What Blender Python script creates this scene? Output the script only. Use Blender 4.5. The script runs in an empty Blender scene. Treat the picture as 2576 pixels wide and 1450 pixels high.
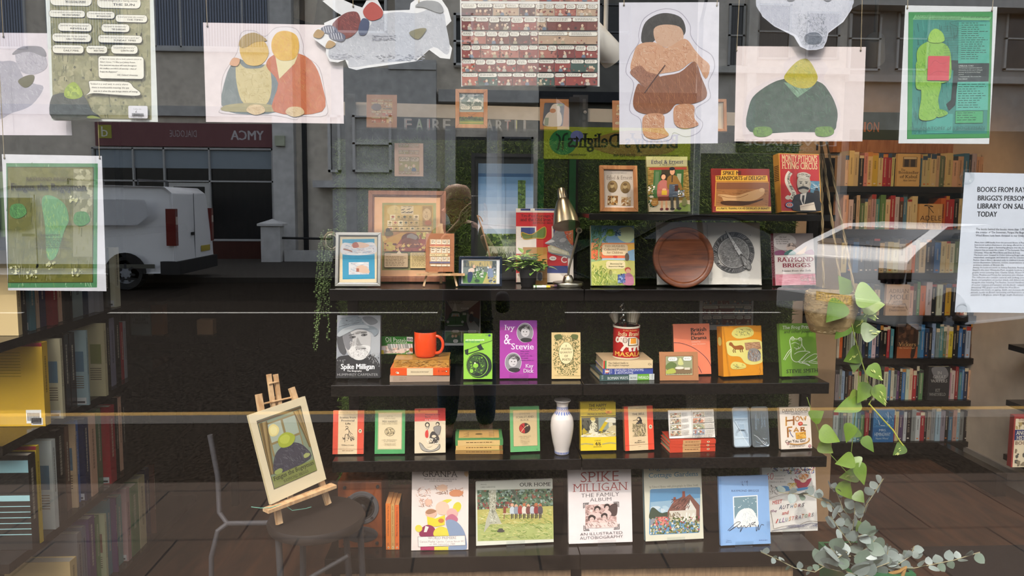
import bpy, bmesh, math, random
from mathutils import Vector, Matrix
S = bpy.context.scene
COL = S.collection
R = math.radians
# ------------------------------------------------------------ camera, sky, sun, exposure
F = 1790.0; PPY = 667.0; CAM = Vector((0.0,-2.15,1.60))
cd = bpy.data.cameras.new('camera'); cam = bpy.data.objects.new('camera', cd); COL.objects.link(cam)
cd.sensor_width = 36.0; cd.lens = F / 2576 * 36.0; cd.shift_y = (PPY - 725) / 2576
cd.clip_start = 0.05; cd.clip_end = 200
ROT = Matrix.Rotation(R(-2.8),3, 'Z') @ Matrix.Rotation(R(90 - 5.0),3, 'X') @ Matrix.Rotation(R(0.4),3, 'Z')
cam.matrix_world = Matrix.Translation(CAM) @ ROT.to_4x4()
S.camera = cam
w = bpy.data.worlds.new('sky'); S.world = w; w.use_nodes = True
nt = w.node_tree; bg = nt.nodes['Background']
sky = nt.nodes.new('ShaderNodeTexSky'); sky.sky_type = 'NISHITA'; sky.sun_disc = False
SUN_EL, SUN_AZ = R(49), R(-16)          # the sun stands behind the photographer, a little to his left side
sky.sun_elevation = SUN_EL; sky.sun_rotation = R(180) - SUN_AZ; sky.air_density = 1.3; sky.dust_density = 4.0
nt.links.new(sky.outputs[0], bg.inputs[0]); bg.inputs[1].default_value = 0.6; hs = nt.nodes.new('ShaderNodeHueSaturation'); hs.inputs['Saturation'].default_value = .4; nt.links.new(sky.outputs[0], hs.inputs['Color']); nt.links.new(hs.outputs[0], bg.inputs[0])
ld = bpy.data.lights.new('sun', 'SUN'); ld.energy = 2.6; ld.angle = R(0.7); ld.color = (1.0, .93, .84)
sun = bpy.data.objects.new('sun', ld); COL.objects.link(sun)
_sd = Vector((math.sin(SUN_AZ) * math.cos(SUN_EL),-math.cos(SUN_AZ) * math.cos(SUN_EL), math.sin(SUN_EL)))
sun.rotation_euler = _sd.to_track_quat('Z', 'Y').to_euler(); sun.location = _sd * 30
S.view_settings.view_transform = 'Standard'; S.view_settings.look = 'None'; S.view_settings.gamma = 1
S.view_settings.use_curve_mapping = False; S.view_settings.exposure = 0.0
S.cycles.max_bounces = 6; S.cycles.transparent_max_bounces = 16; S.cycles.glossy_bounces = 3; S.cycles.diffuse_bounces = 3
S.cycles.caustics_reflective = False; S.cycles.caustics_refractive = False; S.cycles.sample_clamp_indirect = 4
S.cycles.use_denoising = True
rnd = random.Random(7)

# ------------------------------------------------------------ projection of the photograph's pixels on depths of the place
def ray(px, py):
    return ROT @ Vector(((px - 1288) / F, -(py - PPY) / F, -1.0))
def P(px, py, Y):
    d = ray(px, py); return CAM + d * ((Y - CAM.y) / d.y)
def PZ(px, py, z):
    d = ray(px, py); return CAM + d * ((z - CAM.z) / d.z)
def PX(px, py, X):
    d = ray(px, py); return CAM + d * ((X - CAM.x) / d.x)
def MR(v):                               # where the thing stands whose mirror image in the pane is at v
    return Vector((v.x, -v.y, v.z))

# ------------------------------------------------------------ colours and materials
def lin(c):
    if isinstance(c, str):
        c = c.lstrip('#'); c = [int(c[i:i + 2],16) / 255 for i in (0,2,4)]
    return tuple(((v / 12.92) if v <= .04045 else ((v + .055) / 1.055) ** 2.4) for v in c) + (1.0,)
M = {}
def mat(name, rough=.6, metal=0.0, spec=.4, noise=0.06, nscale=60, bump=0.0, bscale=200, coat=0.0, color=None):
    m = bpy.data.materials.new(name); m.use_nodes = True; t = m.node_tree; b = t.nodes['Principled BSDF']
    b.inputs['Roughness'].default_value = rough; b.inputs['Metallic'].default_value = metal
    b.inputs['Specular IOR Level'].default_value = spec; b.inputs['Coat Weight'].default_value = coat
    if color is None:
        a = t.nodes.new('ShaderNodeAttribute'); a.attribute_name = 'Col'; src = a.outputs['Color']
    else:
        a = t.nodes.new('ShaderNodeRGB'); a.outputs[0].default_value = lin(color); src = a.outputs[0]
    tc = t.nodes.new('ShaderNodeTexCoord'); n = t.nodes.new('ShaderNodeTexNoise'); n.inputs['Scale'].default_value = nscale
    n.inputs['Detail'].default_value = 3
    t.links.new(tc.outputs['Object'], n.inputs['Vector'])
    mr = t.nodes.new('ShaderNodeMapRange'); mr.inputs[3].default_value = 1 - noise * 2; mr.inputs[4].default_value = 1 + noise * 2
    t.links.new(n.outputs[0], mr.inputs[0])
    mx = t.nodes.new('ShaderNodeMix'); mx.data_type = 'RGBA'; mx.blend_type = 'MULTIPLY'; mx.inputs[0].default_value = 1
    t.links.new(src, mx.inputs[6]); t.links.new(mr.outputs[0], mx.inputs[7]); t.links.new(mx.outputs[2], b.inputs['Base Color'])
    if bump:
        n2 = t.nodes.new('ShaderNodeTexNoise'); n2.inputs['Scale'].default_value = bscale; t.links.new(tc.outputs['Object'], n2.inputs['Vector'])
        bp = t.nodes.new('ShaderNodeBump'); bp.inputs['Strength'].default_value = bump; bp.inputs['Distance'].default_value = .01
        t.links.new(n2.outputs[0], bp.inputs['Height']); t.links.new(bp.outputs[0], b.inputs['Normal'])
    M[name] = m; return m
mat('print', rough=.55, noise=.03, nscale=25)                 # printed card and paper
mat('glossprint', rough=.22, noise=.02, nscale=25, spec=.5)   # laminated covers
mat('pages', rough=.9, noise=.08, nscale=300)
mat('plain', rough=.6, noise=.06, nscale=20)
mat('gloss', rough=.18, noise=.02, spec=.5)
mat('blackshelf', rough=.22, noise=.1, nscale=8, spec=.45, color='#14110f')
mat('matt', rough=.95, noise=.12, nscale=9, spec=.1)
mat('rough', rough=.9, noise=.18, nscale=5, spec=.2, bump=.3, bscale=60)
mat('metal', rough=.3, metal=1.0, noise=.03)
mat('chrome', rough=.12, metal=1.0, noise=.02)
mat('leaf', rough=.38, noise=.12, nscale=35, spec=.5)
mat('skin', rough=.55, noise=.08, nscale=30)
mat('cloth', rough=.95, noise=.15, nscale=60, spec=.1)
def wood(name, c1, c2, scale=6, dist=5, rough=.45, axis=2, stretch=8):
    m = bpy.data.materials.new(name); m.use_nodes = True; t = m.node_tree; b = t.nodes['Principled BSDF']
    b.inputs['Roughness'].default_value = rough
    tc = t.nodes.new('ShaderNodeTexCoord'); mp = t.nodes.new('ShaderNodeMapping')
    s = [stretch] * 3; s[axis] = 1; mp.inputs['Scale'].default_value = s
    n = t.nodes.new('ShaderNodeTexNoise'); n.inputs['Scale'].default_value = scale; n.inputs['Detail'].default_value = 6; n.inputs['Distortion'].default_value = dist * .2
    cr = t.nodes.new('ShaderNodeValToRGB'); cr.color_ramp.elements[0].color = lin(c1); cr.color_ramp.elements[1].color = lin(c2)
    cr.color_ramp.elements[0].position = .35; cr.color_ramp.elements[1].position = .65
    t.links.new(tc.outputs['Object'], mp.inputs[0]); t.links.new(mp.outputs[0], n.inputs['Vector']); t.links.new(n.outputs[0], cr.inputs[0])
    t.links.new(cr.outputs[0], b.inputs['Base Color']); M[name] = m; return m
wood('oak', '#a86c38', '#c98f58'); wood('palewood', '#b98f62', '#d9b68a', rough=.6); wood('teak', '#4a2410', '#7d4524', scale=5, axis=0, rough=.35)
wood('cherry', '#6e3416', '#8c4a24', scale=4, rough=.35); wood('rosewood', '#7a4a32', '#9a6648'); wood('ply', '#8f7458', '#a68a6a', scale=10)
wood('floorwood', '#26170f', '#40281a', scale=2.5, axis=1, rough=.5, stretch=6)
def emit(name, c, s):
    m = bpy.data.materials.new(name); m.use_nodes = True; t = m.node_tree; t.nodes.clear()
    e = t.nodes.new('ShaderNodeEmission'); e.inputs[0].default_value = lin(c); e.inputs[1].default_value = s
    o = t.nodes.new('ShaderNodeOutputMaterial'); t.links.new(e.outputs[0], o.inputs[0]); M[name] = m
emit('bulb', '#ffd9a0', 14)
def clear(name, refl, tint=(1,1,1,1), rough=0.0, fres=True):
    m = bpy.data.materials.new(name); m.use_nodes = True; t = m.node_tree; t.nodes.clear()
    tr = t.nodes.new('ShaderNodeBsdfTransparent'); tr.inputs[0].default_value = tint
    gl = t.nodes.new('ShaderNodeBsdfGlossy'); gl.inputs['Roughness'].default_value = rough
    mx = t.nodes.new('ShaderNodeMixShader'); o = t.nodes.new('ShaderNodeOutputMaterial')
    lw = t.nodes.new('ShaderNodeLayerWeight'); lw.inputs[0].default_value = .5
    pw = t.nodes.new('ShaderNodeMath'); pw.operation = 'POWER'; pw.inputs[1].default_value = 4
    ma = t.nodes.new('ShaderNodeMath'); ma.operation = 'MULTIPLY_ADD'; ma.inputs[1].default_value = .7; ma.inputs[2].default_value = refl; ma.use_clamp = True
    t.links.new(lw.outputs['Facing'], pw.inputs[0]); t.links.new(pw.outputs[0], ma.inputs[0]); t.links.new(ma.outputs[0], mx.inputs[0])
    t.links.new(tr.outputs[0], mx.inputs[1]); t.links.new(gl.outputs[0], mx.inputs[2]); t.links.new(mx.outputs[0], o.inputs[0]); M[name] = m
clear('pane', .165); clear('acrylic', .05,(.97, .98, .98,1)); clear('cargl', .55,(.25, .27, .3,1)); clear('housegl', .12,(.5, .52, .55,1))
clear('sleeve', .035)

# ------------------------------------------------------------ mesh builder: every face carries its own colour
class MB:
    def __init__(s): s.v = []; s.f = []; s.c = []
    def add(s, vs, fs, c, mtx=None):
        n = len(s.v); c = lin(c) if isinstance(c, str) else c
        s.v += [tuple(mtx @ Vector(v)) if mtx else tuple(v) for v in vs]
        s.f += [tuple(i + n for i in f) for f in fs]; s.c += [c] * len(fs); return s
    def box(s, x0, y0, z0, x1, y1, z1, c='#808080', mtx=None):
        vs = [(x, y, z) for z in (z0, z1) for y in (y0, y1) for x in (x0, x1)]
        return s.add(vs, [(0,2,3,1),(4,5,7,6),(0,1,5,4),(2,6,7,3),(0,4,6,2),(1,3,7,5)], c, mtx)
    def lathe(s, prof, c, n=28, mtx=None, cap=True):
        vs = []; fs = []
        for r, z in prof:
            vs += [(r * math.cos(2 * math.pi * k / n), r * math.sin(2 * math.pi * k / n), z) for k in range(n)]
        for i in range(len(prof) - 1):
            fs += [(i * n + k, i * n + (k + 1) % n, (i + 1) * n + (k + 1) % n, (i + 1) * n + k) for k in range(n)]
        if cap:
            if prof[0][0] > 1e-5: fs.append(tuple(range(n))[::-1])
            if prof[-1][0] > 1e-5: fs.append(tuple((len(prof) - 1) * n + k for k in range(n)))
        return s.add(vs, fs, c, mtx)
    def tube(s, pts, r, c, n=8, mtx=None):
        pts = [Vector(p) for p in pts]; rs = r if isinstance(r, (list, tuple)) else [r] * len(pts)
        vs = []; fs = []; up = None
        for i, p in enumerate(pts):
            d = (pts[min(i + 1, len(pts) - 1)] - pts[max(i - 1,0)])
            d = d.normalized() if d.length > 1e-9 else Vector((0,0,1))
            if up is None: up = d.orthogonal().normalized()
            up = (up - d * up.dot(d)); up = up.normalized() if up.length > 1e-6 else d.orthogonal().normalized()
            sd = d.cross(up)
            vs += [tuple(p + (up * math.cos(2 * math.pi * k / n) + sd * math.sin(2 * math.pi * k / n)) * rs[i]) for k in range(n)]
        for i in range(len(pts) - 1):
            fs += [(i * n + k, i * n + (k + 1) % n, (i + 1) * n + (k + 1) % n, (i + 1) * n + k) for k in range(n)]
        fs += [tuple(range(n))[::-1], tuple((len(pts) - 1) * n + k for k in range(n))]
        return s.add(vs, fs, c, mtx)
    def bar(s, a, b, w, t, c, up=(0,0,1)):
        a = Vector(a); b = Vector(b); d = (b - a); L = d.length; d.normalize(); up = Vector(up)
        sd = d.cross(up).normalized(); up = sd.cross(d)
        m = Matrix((sd, up, d)).transposed().to_4x4(); m.translation = a
        return s.box(-w / 2,-t / 2,0, w / 2, t / 2, L, c, m)
    def prism(s, poly, y0, y1, c, mtx=None):            # polygon in x,z pulled along y
        n = len(poly); vs = [(x, y0, z) for x, z in poly] + [(x, y1, z) for x, z in poly]
        fs = [tuple(range(n)), tuple(range(2 * n - 1, n - 1,-1))] + [(i, i + n, (i + 1) % n + n, (i + 1) % n) for i in range(n)]
        return s.add(vs, fs, c, mtx)
    def build(s, name, m='plain', parent=None, smooth=False, bevel=0, mtx=None, kind=None):
        me = bpy.data.meshes.new(name); me.from_pydata(s.v, [], s.f)
        ca = me.color_attributes.new('Col', 'FLOAT_COLOR', 'CORNER')
        buf = []
        for p, c in zip(me.polygons, s.c): buf += list(c) * p.loop_total
        ca.data.foreach_set('color', buf)
        me.materials.append(M[m] if isinstance(m, str) else m)
        if smooth:
            me.polygons.foreach_set('use_smooth', [True] * len(me.polygons))
            try: me.set_sharp_from_angle(angle=R(40))
            except Exception: pass
        o = bpy.data.objects.new(name, me); COL.objects.link(o)
        if parent: o.parent = parent
        if mtx: o.matrix_local = mtx
        if bevel:
            b = o.modifiers.new('edges', 'BEVEL'); b.width = bevel; b.segments = 2; b.limit_method = 'ANGLE'
        if kind: o['kind'] = kind
        return o
def tag(o, label, cat, group=None, kind=None):
    if label: o['label'] = label
    if cat: o['category'] = cat
    if group: o['group'] = group
    if kind: o['kind'] = kind
    return o
def thing(name, label, cat, group=None, mtx=None, loc=None, rz=0):
    o = bpy.data.objects.new(name, None); COL.objects.link(o); o.empty_display_size = .05
    if loc is not None: mtx = Matrix.Translation(Vector(loc)) @ Matrix.Rotation(rz, 4, 'Z')
    if mtx is not None: o.matrix_world = mtx
    return tag(o, label, cat, group)
def frame(o, x, z, rz=0):                 # matrix from origin, x direction, z direction
    x = Vector(x).normalized(); z = Vector(z); y = z.cross(x).normalized(); z = x.cross(y)
    m = Matrix((x, y, z)).transposed().to_4x4(); m.translation = Vector(o); return m

# ------------------------------------------------------------ lettering
_tc = {}
def glyphs(s, bold=0, serif=False):
    k = (s, bold, serif)
    if k in _tc: return _tc[k]
    c = bpy.data.curves.new('lettering', 'FONT'); c.body = s; c.resolution_u = 2; c.offset = bold; c.align_x = 'CENTER'; c.space_line = 0.95
    o = bpy.data.objects.new('lettering', c); me = bpy.data.meshes.new_from_object(o)
    vs = [(v.co.x, v.co.y) for v in me.vertices]; fs = [tuple(p.vertices) for p in me.polygons]
    bpy.data.objects.remove(o); bpy.data.curves.remove(c)
    if serif:
        cnt = {}
        for f in fs:
            for a, b in zip(f, f[1:] + f[:1]):
                e = (min(a, b), max(a, b)); cnt.setdefault(e, []).append(f)
        ex = []
        for (a, b), ff in cnt.items():
            if len(ff) != 1: continue
            (x0, y0),(x1, y1) = vs[a], vs[b]
            if abs(y0 - y1) > .004 or not .03 < abs(x0 - x1) < .2: continue
            cy = sum(vs[i][1] for i in ff[0]) / len(ff[0]); x0, x1 = min(x0, x1), max(x0, x1)
            if abs(cy - y0) < .002: continue
            h = .042 if cy > y0 else -.042
            ex.append((x0 - .085, y0, x1 + .085, y0 + h))
        for x0, y0, x1, y1 in ex:
            n = len(vs); vs += [(x0, y0),(x1, y0),(x1, y1),(x0, y1)]; fs.append((n, n + 1, n + 2, n + 3))
    bpy.data.meshes.remove(me)
    _tc[k] = (vs, fs); return _tc[k]
STY = {'s': (0, False), 'b': (.03, False), 'bb': (.06, False), 't': (-.008, False), 'f': (-.012, True), 'F': (.02, True), 'FF': (.05, True), 'i': (.01, False), 'I': (.015, True), 'h': (.02, False)}

# ------------------------------------------------------------ flat printed artwork, drawn in a measuring frame given by three corners
class Art:
    """tl,tr,bl: the sheet's corners in the measuring frame; w,h the sheet's size in metres. Sheet lies in local x (0..w), z (0..h), facing -y."""
    def __init__(s, w, h, tl, tr, bl, y=0.0, mb=None):
        s.w, s.h, s.y = w, h, y; s.n = 0; s.mb = mb or MB()
        ax, ay = tr[0] - tl[0], tr[1] - tl[1]; bx, by = bl[0] - tl[0], bl[1] - tl[1]; det = ax * by - ay * bx
        s.k = (tl, ax, ay, bx, by, det); s.step = .00007
        s.r = random.Random(int(tl[0] * 13 + tl[1] * 7 + tr[0]))
    def uv(s, x, y):
        (tl, ax, ay, bx, by, det) = s.k; x -= tl[0]; y -= tl[1]
        return (x * by - y * bx) / det, (ax * y - ay * x) / det
    def loc(s, x, y):
        u, v = s.uv(x, y); return (min(max(u, 0),1) * s.w, s.y - s.step * s.n, (1 - min(max(v, 0),1)) * s.h)
    def poly(s, pts, c, up=True):
        if up: s.n += 1
        s.mb.add([s.loc(*p) for p in pts],[tuple(range(len(pts)))], c); return s
    def R(s, x0, y0, x1, y1, c): return s.poly([(x0, y0),(x1, y0),(x1, y1),(x0, y1)], c)
    def full(s, c):
        s.n += 1; y = s.y - s.step * s.n
        s.mb.add([(0, y, 0),(s.w, y, 0),(s.w, y, s.h),(0, y, s.h)],[(0,1,2,3)], c); return s
    def band(s, u0, v0, u1, v1, c):
        s.n += 1; y = s.y - s.step * s.n; x0, x1, z0, z1 = u0 * s.w, u1 * s.w, (1 - v1) * s.h, (1 - v0) * s.h
        s.mb.add([(x0, y, z0),(x1, y, z0),(x1, y, z1),(x0, y, z1)],[(0,1,2,3)], c); return s
    def E(s, cx, cy, rx, ry, c, n=26, a0=0, a1=360, wob=0, up=True, rot=0):
        pts = []; k = n if a1 - a0 >= 360 else n + 1; ph = s.r.random() * 6; cr, sr = math.cos(R(rot)), math.sin(R(rot))
        for i in range(k):
            a = R(a0 + (a1 - a0) * i / n); q = 1 + wob * (math.sin(3 * a + ph) + .6 * math.sin(5 * a + 2 * ph))
            dx, dy = rx * q * math.cos(a), ry * q * math.sin(a); pts.append((cx + dx * cr - dy * sr, cy + dx * sr + dy * cr))
        return s.poly(pts, c, up)
    def RR(s, x0, y0, x1, y1, r, c, up=True):
        pts = []
        for cx, cy, a in ((x1 - r, y0 + r, -90),(x1 - r, y1 - r, 0),(x0 + r, y1 - r, 90),(x0 + r, y0 + r, 180)):
            pts += [(cx + r * math.cos(R(a + t)), cy + r * math.sin(R(a + t))) for t in (0,30,60,90)]
        return s.poly(pts, c, up)
    def bubble(s, x0, y0, x1, y1, c='#f4f3e4', line='#3a3a30', lw=3):
        r = min(x1 - x0, y1 - y0) * .42; s.RR(x0 - lw, y0 - lw, x1 + lw, y1 + lw, r + lw, line); return s.RR(x0, y0, x1, y1, r, c)
    def L(s, pts, wd, c, up=True):
        if up: s.n += 1
        vs = []; fs = []
        for i, p in enumerate(pts):
            a = pts[max(i - 1,0)]; b = pts[min(i + 1, len(pts) - 1)]; dx, dy = b[0] - a[0], b[1] - a[1]; L = math.hypot(dx, dy) or 1
            nx, ny = -dy / L * wd / 2, dx / L * wd / 2
            vs += [s.loc(p[0] + nx, p[1] + ny), s.loc(p[0] - nx, p[1] - ny)]
        for i in range(len(pts) - 1): fs.append((2 * i, 2 * i + 1,2 * i + 3,2 * i + 2))
        s.mb.add(vs, fs, c); return s
    def curve(s, pts, wd, c, n=6):            # smooth line through points
        q = []
        for i in range(len(pts) - 1):
            p0, p1, p2, p3 = pts[max(i - 1,0)], pts[i], pts[i + 1], pts[min(i + 2, len(pts) - 1)]
            for k in range(n):
                t = k / n
                q.append(tuple(.5 * (2 * p1[j] + (p2[j] - p0[j]) * t + (2 * p0[j] - 5 * p1[j] + 4 * p2[j] - p3[j]) * t * t + (3 * p1[j] - p0[j] - 3 * p2[j] + p3[j]) * t ** 3) for j in (0,1)))
        q.append(pts[-1]); return s.L(q, wd, c)
    def blob(s, pts, c, n=4, line=None, lw=4):      # smooth closed outline
        N = len(pts); q = []
        for i in range(N):
            p0, p1, p2, p3 = pts[i - 1], pts[i], pts[(i + 1) % N], pts[(i + 2) % N]
            for k in range(n):
                t = k / n
                q.append(tuple(.5 * (2 * p1[j] + (p2[j] - p0[j]) * t + (2 * p0[j] - 5 * p1[j] + 4 * p2[j] - p3[j]) * t * t + (3 * p1[j] - p0[j] - 3 * p2[j] + p3[j]) * t ** 3) for j in (0,1)))
        s.poly(q, c)
        if line: s.L(q + q[:1], lw, line)
        return q
    def T(s, txt, x0, y0, x1, y1, c, st='s', rot=0, shear=0):
        bold, serif = STY[st]; vs, fs = glyphs(txt, min(bold, 0), serif)
        if not vs: return s
        s.n += 1
        if st in 'iIh': shear = shear or .22
        pts = [(x + y * shear, y) for x, y in vs]
        ax, bx = min(p[0] for p in pts), max(p[0] for p in pts); ay, by = min(p[1] for p in pts), max(p[1] for p in pts)
        cx, cy = (x0 + x1) / 2,(y0 + y1) / 2; cr, sr = math.cos(R(rot)), math.sin(R(rot)); W, H = x1 - x0, y1 - y0; out = []
        for x, y in pts:
            dx = ((x - ax) / max(bx - ax, 1e-6) - .5) * W; dy = (.5 - (y - ay) / max(by - ay, 1e-6)) * H
            out.append(s.loc(cx + dx * cr - dy * sr, cy + dx * sr + dy * cr))
        s.mb.add(out, fs, c)
        if bold > 0:                       # heavier strokes: printed again a little to the side
            o = (bold * .5 * W / max(bx - ax, 1e-6)); ux = s.loc(cx + o * cr, cy + o * sr); u0 = s.loc(cx, cy); dx, dz = ux[0] - u0[0], ux[2] - u0[2]
            for q in ((1,-1) if bold > .025 else (1,)): s.mb.add([(x + dx * q, y - s.step * .4 * (1 if q > 0 else 2), z + dz * q) for x, y, z in out], fs, c)
            s.n += 1
        return s
    def lines(s, x0, y0, x1, y1, n, c, th=.35, ragged=.15):   # illegible small print as broken strokes
        s.n += 1; st = (y1 - y0) / n
        for i in range(n):
            x = x0; e = x1 - (x1 - x0) * ragged * s.r.random()
            while x < e:
                l = st * s.r.uniform(.8,2.6); s.poly([(x, y0 + st * i),(min(x + l, e), y0 + st * i),(min(x + l, e), y0 + st * (i + th)),(x, y0 + st * (i + th))], c, False); x += l + st * .45
        return s
    def specks(s, x0, y0, x1, y1, n, cols, r0, r1, asp=1.0, sides=5):
        s.n += 1; b0 = s.n
        for k_ in range(n):
            s.n = b0 + k_ % 48 * .057; x, y, r = s.r.uniform(x0, x1), s.r.uniform(y0, y1), s.r.uniform(r0, r1); a = s.r.random() * 6
            pts = [(x + r * asp * math.cos(a + 6.283 * k / sides) * s.r.uniform(.6,1.2), y + r * math.sin(a + 6.283 * k / sides) * s.r.uniform(.6,1.2)) for k in range(sides)]
            s.poly([(min(max(px, x0), x1), min(max(py, y0), y1)) for px, py in pts], s.r.choice(cols), False)
        s.n = b0 + 3; return s
    def strokes(s, x0, y0, x1, y1, n, cols, l0, l1, ang, wd, jit=25):
        s.n += 1; b0 = s.n
        for k_ in range(n):
            s.n = b0 + k_ % 48 * .057; x, y, l = s.r.uniform(x0, x1), s.r.uniform(y0, y1), s.r.uniform(l0, l1); a = R(ang + s.r.uniform(-jit, jit))
            X, Y = x + l * math.cos(a), y + l * math.sin(a)
            s.L([(x, y),(min(max(X, x0), x1), min(max(Y, y0), y1))], wd, s.r.choice(cols), False)
        s.n = b0 + 3; return s
    def hatch_in(s, pts, n, cols, l0, l1, ang, wd, jit=25):    # strokes that start inside an outline
        s.n += 1; b0 = s.n; xs = [p[0] for p in pts]; ys = [p[1] for p in pts]; k = 0; g = 0
        def ins(x, y):
            c = False
            for (ax, ay),(bx, by) in zip(pts, pts[1:] + pts[:1]):
                if (ay > y) != (by > y) and x < (bx - ax) * (y - ay) / (by - ay) + ax: c = not c
            return c
        while k < n and g < n * 12:
            g += 1; x, y = s.r.uniform(min(xs), max(xs)), s.r.uniform(min(ys), max(ys)); l = s.r.uniform(l0, l1); a = R(ang + s.r.uniform(-jit, jit)); X, Y = x + l * math.cos(a), y + l * math.sin(a)
            if not (ins(x, y) and ins(X, Y)): continue
            k += 1; s.n = b0 + k % 48 * .057; s.L([(x, y),(X, Y)], wd * .65, s.r.choice(cols), False)
        s.n = b0 + 3; return s
# ============================================================ the shop: floor, walls, pane, display shelving
def structure(o): o['kind'] = 'structure'; return o
WX0, WX1, BACK = -1.78,3.06,2.40
structure(MB().box(WX0,0,-.08, WX1,5.2,0).build('floor', 'floorwood'))
structure(MB().box(WX0 - .1,-.15,3.0, WX1 + .1,5.3,3.1, '#3a3632').build('ceiling', 'matt'))
structure(MB().box(WX0 - .12,0,0, WX0,5.2,3.0, '#3b3832').build('wall_left', 'matt'))
structure(MB().box(WX1,0,0, WX1 + .12,5.2,3.0, '#e6d9c4').build('wall_right', 'matt'))
b = MB(); b.box(1.72, BACK, 0, WX1, BACK + .1,3.0, '#c4b6a2'); b.box(1.72, BACK + .1,0,1.82,5.2,3.0, '#55493c'); structure(b.build('wall_back', 'matt'))
structure(MB().box(WX0,5.2,0,1.82,5.3,3.0, '#2a2724').build('wall_rear', 'matt'))
structure(MB().box(WX0 - .12,-.12,2.62, WX1 + .12,0,3.1, '#2b2b2a').build('wall_header', 'matt'))
structure(MB().box(WX0 - .12,-.12,-.1, WX1 + .12, .02, .14, '#2b2b2a').build('trim_1', 'matt'))
for nm, x0, x1 in (('wall_front_1', -9, WX0 - .12),('wall_front_2', WX1 + .12,9)): structure(MB().box(x0,-.12,-.1, x1, .12,4.5, '#6a655e').build(nm, 'matt'))
structure(MB().box(-9,-.12,3.1,9, .12,4.5, '#3a4a3c').build('wall_fascia', 'matt'))
structure(MB().box(WX1 - .015, .3,0, WX1, BACK, .10, '#a9a39a').build('baseboard_right', 'plain'))
structure(MB().box(WX0,-.003, .14, WX1, .003,2.62).build('window_1', 'pane'))
# black shop-floor mat by the wall
c = P(2510,1320, .62)
tag(MB().box(2.05, .35,0.0,2.95, .95, .012, '#1c1b1c').build('floor_mat', 'cloth'), 'dark floor mat lying on the brown boards beside the pale wall', 'mat')

# ---- black shelving in two bays
ZT, Z1, Z2, Z3, Z4 = P(1490,538, .36).z, P(1470,729, .36).z, P(1470,967, .36).z, P(1470,1155, .36).z, P(1470,1396, .36).z
YF, YB = .36, .70
ROWY = .425
XL, XM, XR = P(829,728, YF).x, P(1470,728, YF).x, P(2093,728, YF).x
su = thing('display_shelving', 'black two-bay shelving standing behind the shop window with books displayed', 'shelving', loc=((XL + XR) / 2, .53,0))
T0 = su.matrix_world.inverted()
def lmb(): return MB()
def shelf(x0, x1, z, th=.034, yb=YB):
    m = MB(); m.box(x0, YF, z - th, x1, yb, z); m.box(x0, YF - .004, z - th - .006, x1, YF, z + .001)
    m.build('shelf', 'blackshelf', su, mtx=T0, bevel=.0015)
for z in (Z1, Z2, Z3): shelf(XL, XM - .002, z)
for z, xr in ((Z1, XR),(Z2, P(2085,966, YF).x),(Z3, P(2079,1155, YF).x)): shelf(XM + .002, xr, z)
shelf(XM + .012, XR, ZT, .016)
shelf(P(817,1410, YF).x, XM - .002, Z4, .05); shelf(XM + .002, P(2058,1390, YF).x, Z4, .05)
for x in (XL + .02, XM, P(2028,1000, .7).x):
    m = MB(); m.box(x - .02, YB, 0, x + .02, YB + .022,2.02 if x < .5 else 1.6)
    for k in range(40): m.box(x - .004, YB - .001, .2 + k * .045, x + .004, YB, .225 + k * .045, '#050505')
    m.build('upright', 'blackshelf', su, mtx=T0)
for x0, x1 in ((P(851,1435, YF).x, XM - .03),(XM + .012, P(2005,1420, YF).x)):
    MB().box(x0, YF + .03, .05, x1, YF + .05, Z4 - .075).build('kickboard', 'ply', su, mtx=T0)
MB().box(XL - .02, YF + .052, .02, XR - .03, YB, Z4 - .052).build('plinth', 'blackshelf', su, mtx=T0)
# metal cross rail over the shelving and its bracket
RY = .74
m = MB(); a, c2 = P(862,256, RY), P(1850,283, RY); d = P(862,290, RY).z - a.z
m.add([(a.x, RY, a.z),(c2.x, RY, c2.z),(c2.x, RY, c2.z + d),(a.x, RY, a.z + d),(a.x, RY + .02, a.z),(c2.x, RY + .02, c2.z),(c2.x, RY + .02, c2.z + d),(a.x, RY + .02, a.z + d)],
      [(0,1,2,3),(4,7,6,5),(0,4,5,1),(3,2,6,7),(0,3,7,4),(1,5,6,2)], '#b3a795'); m.build('cross_rail', 'plain', su, mtx=T0)
m = MB(); x = P(1459,285, RY).x; m.box(x - .03, RY - .012, P(1459,335, RY).z, x + .03, RY - .002, P(1459,240, RY).z, '#1c1b1a')
for sx in (-.015, .015):
    for z0, z1 in ((276,250),(302,282),(326,308)): m.box(x + sx - .006, RY - .013, P(1459, z0, RY).z, x + sx + .006, RY - .0125, P(1459, z1, RY).z, '#3b3a38')
m.build('rail_bracket', 'plain', su, mtx=T0)
for bx in (1442,1472):
    q = P(bx, 282, RY - .02); MB().lathe([(.007,0),(.007, .012),(.003, .012),(.003, .022)], '#c9c6c0', 6, Matrix.Translation(q + Vector((0, .012,0))) @ Matrix.Rotation(R(90),4, 'X')).build('bolt', 'metal', su, mtx=T0)
# clear ledge for the little framed prints
ZC, YC = P(1290,331, .66).z, .60
MB().box(P(900,331, YC).x, YC - .05, ZC - .006, P(1860,338, YC).x, .728, ZC).build('clear_ledge', 'acrylic', su, mtx=T0)
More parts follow.
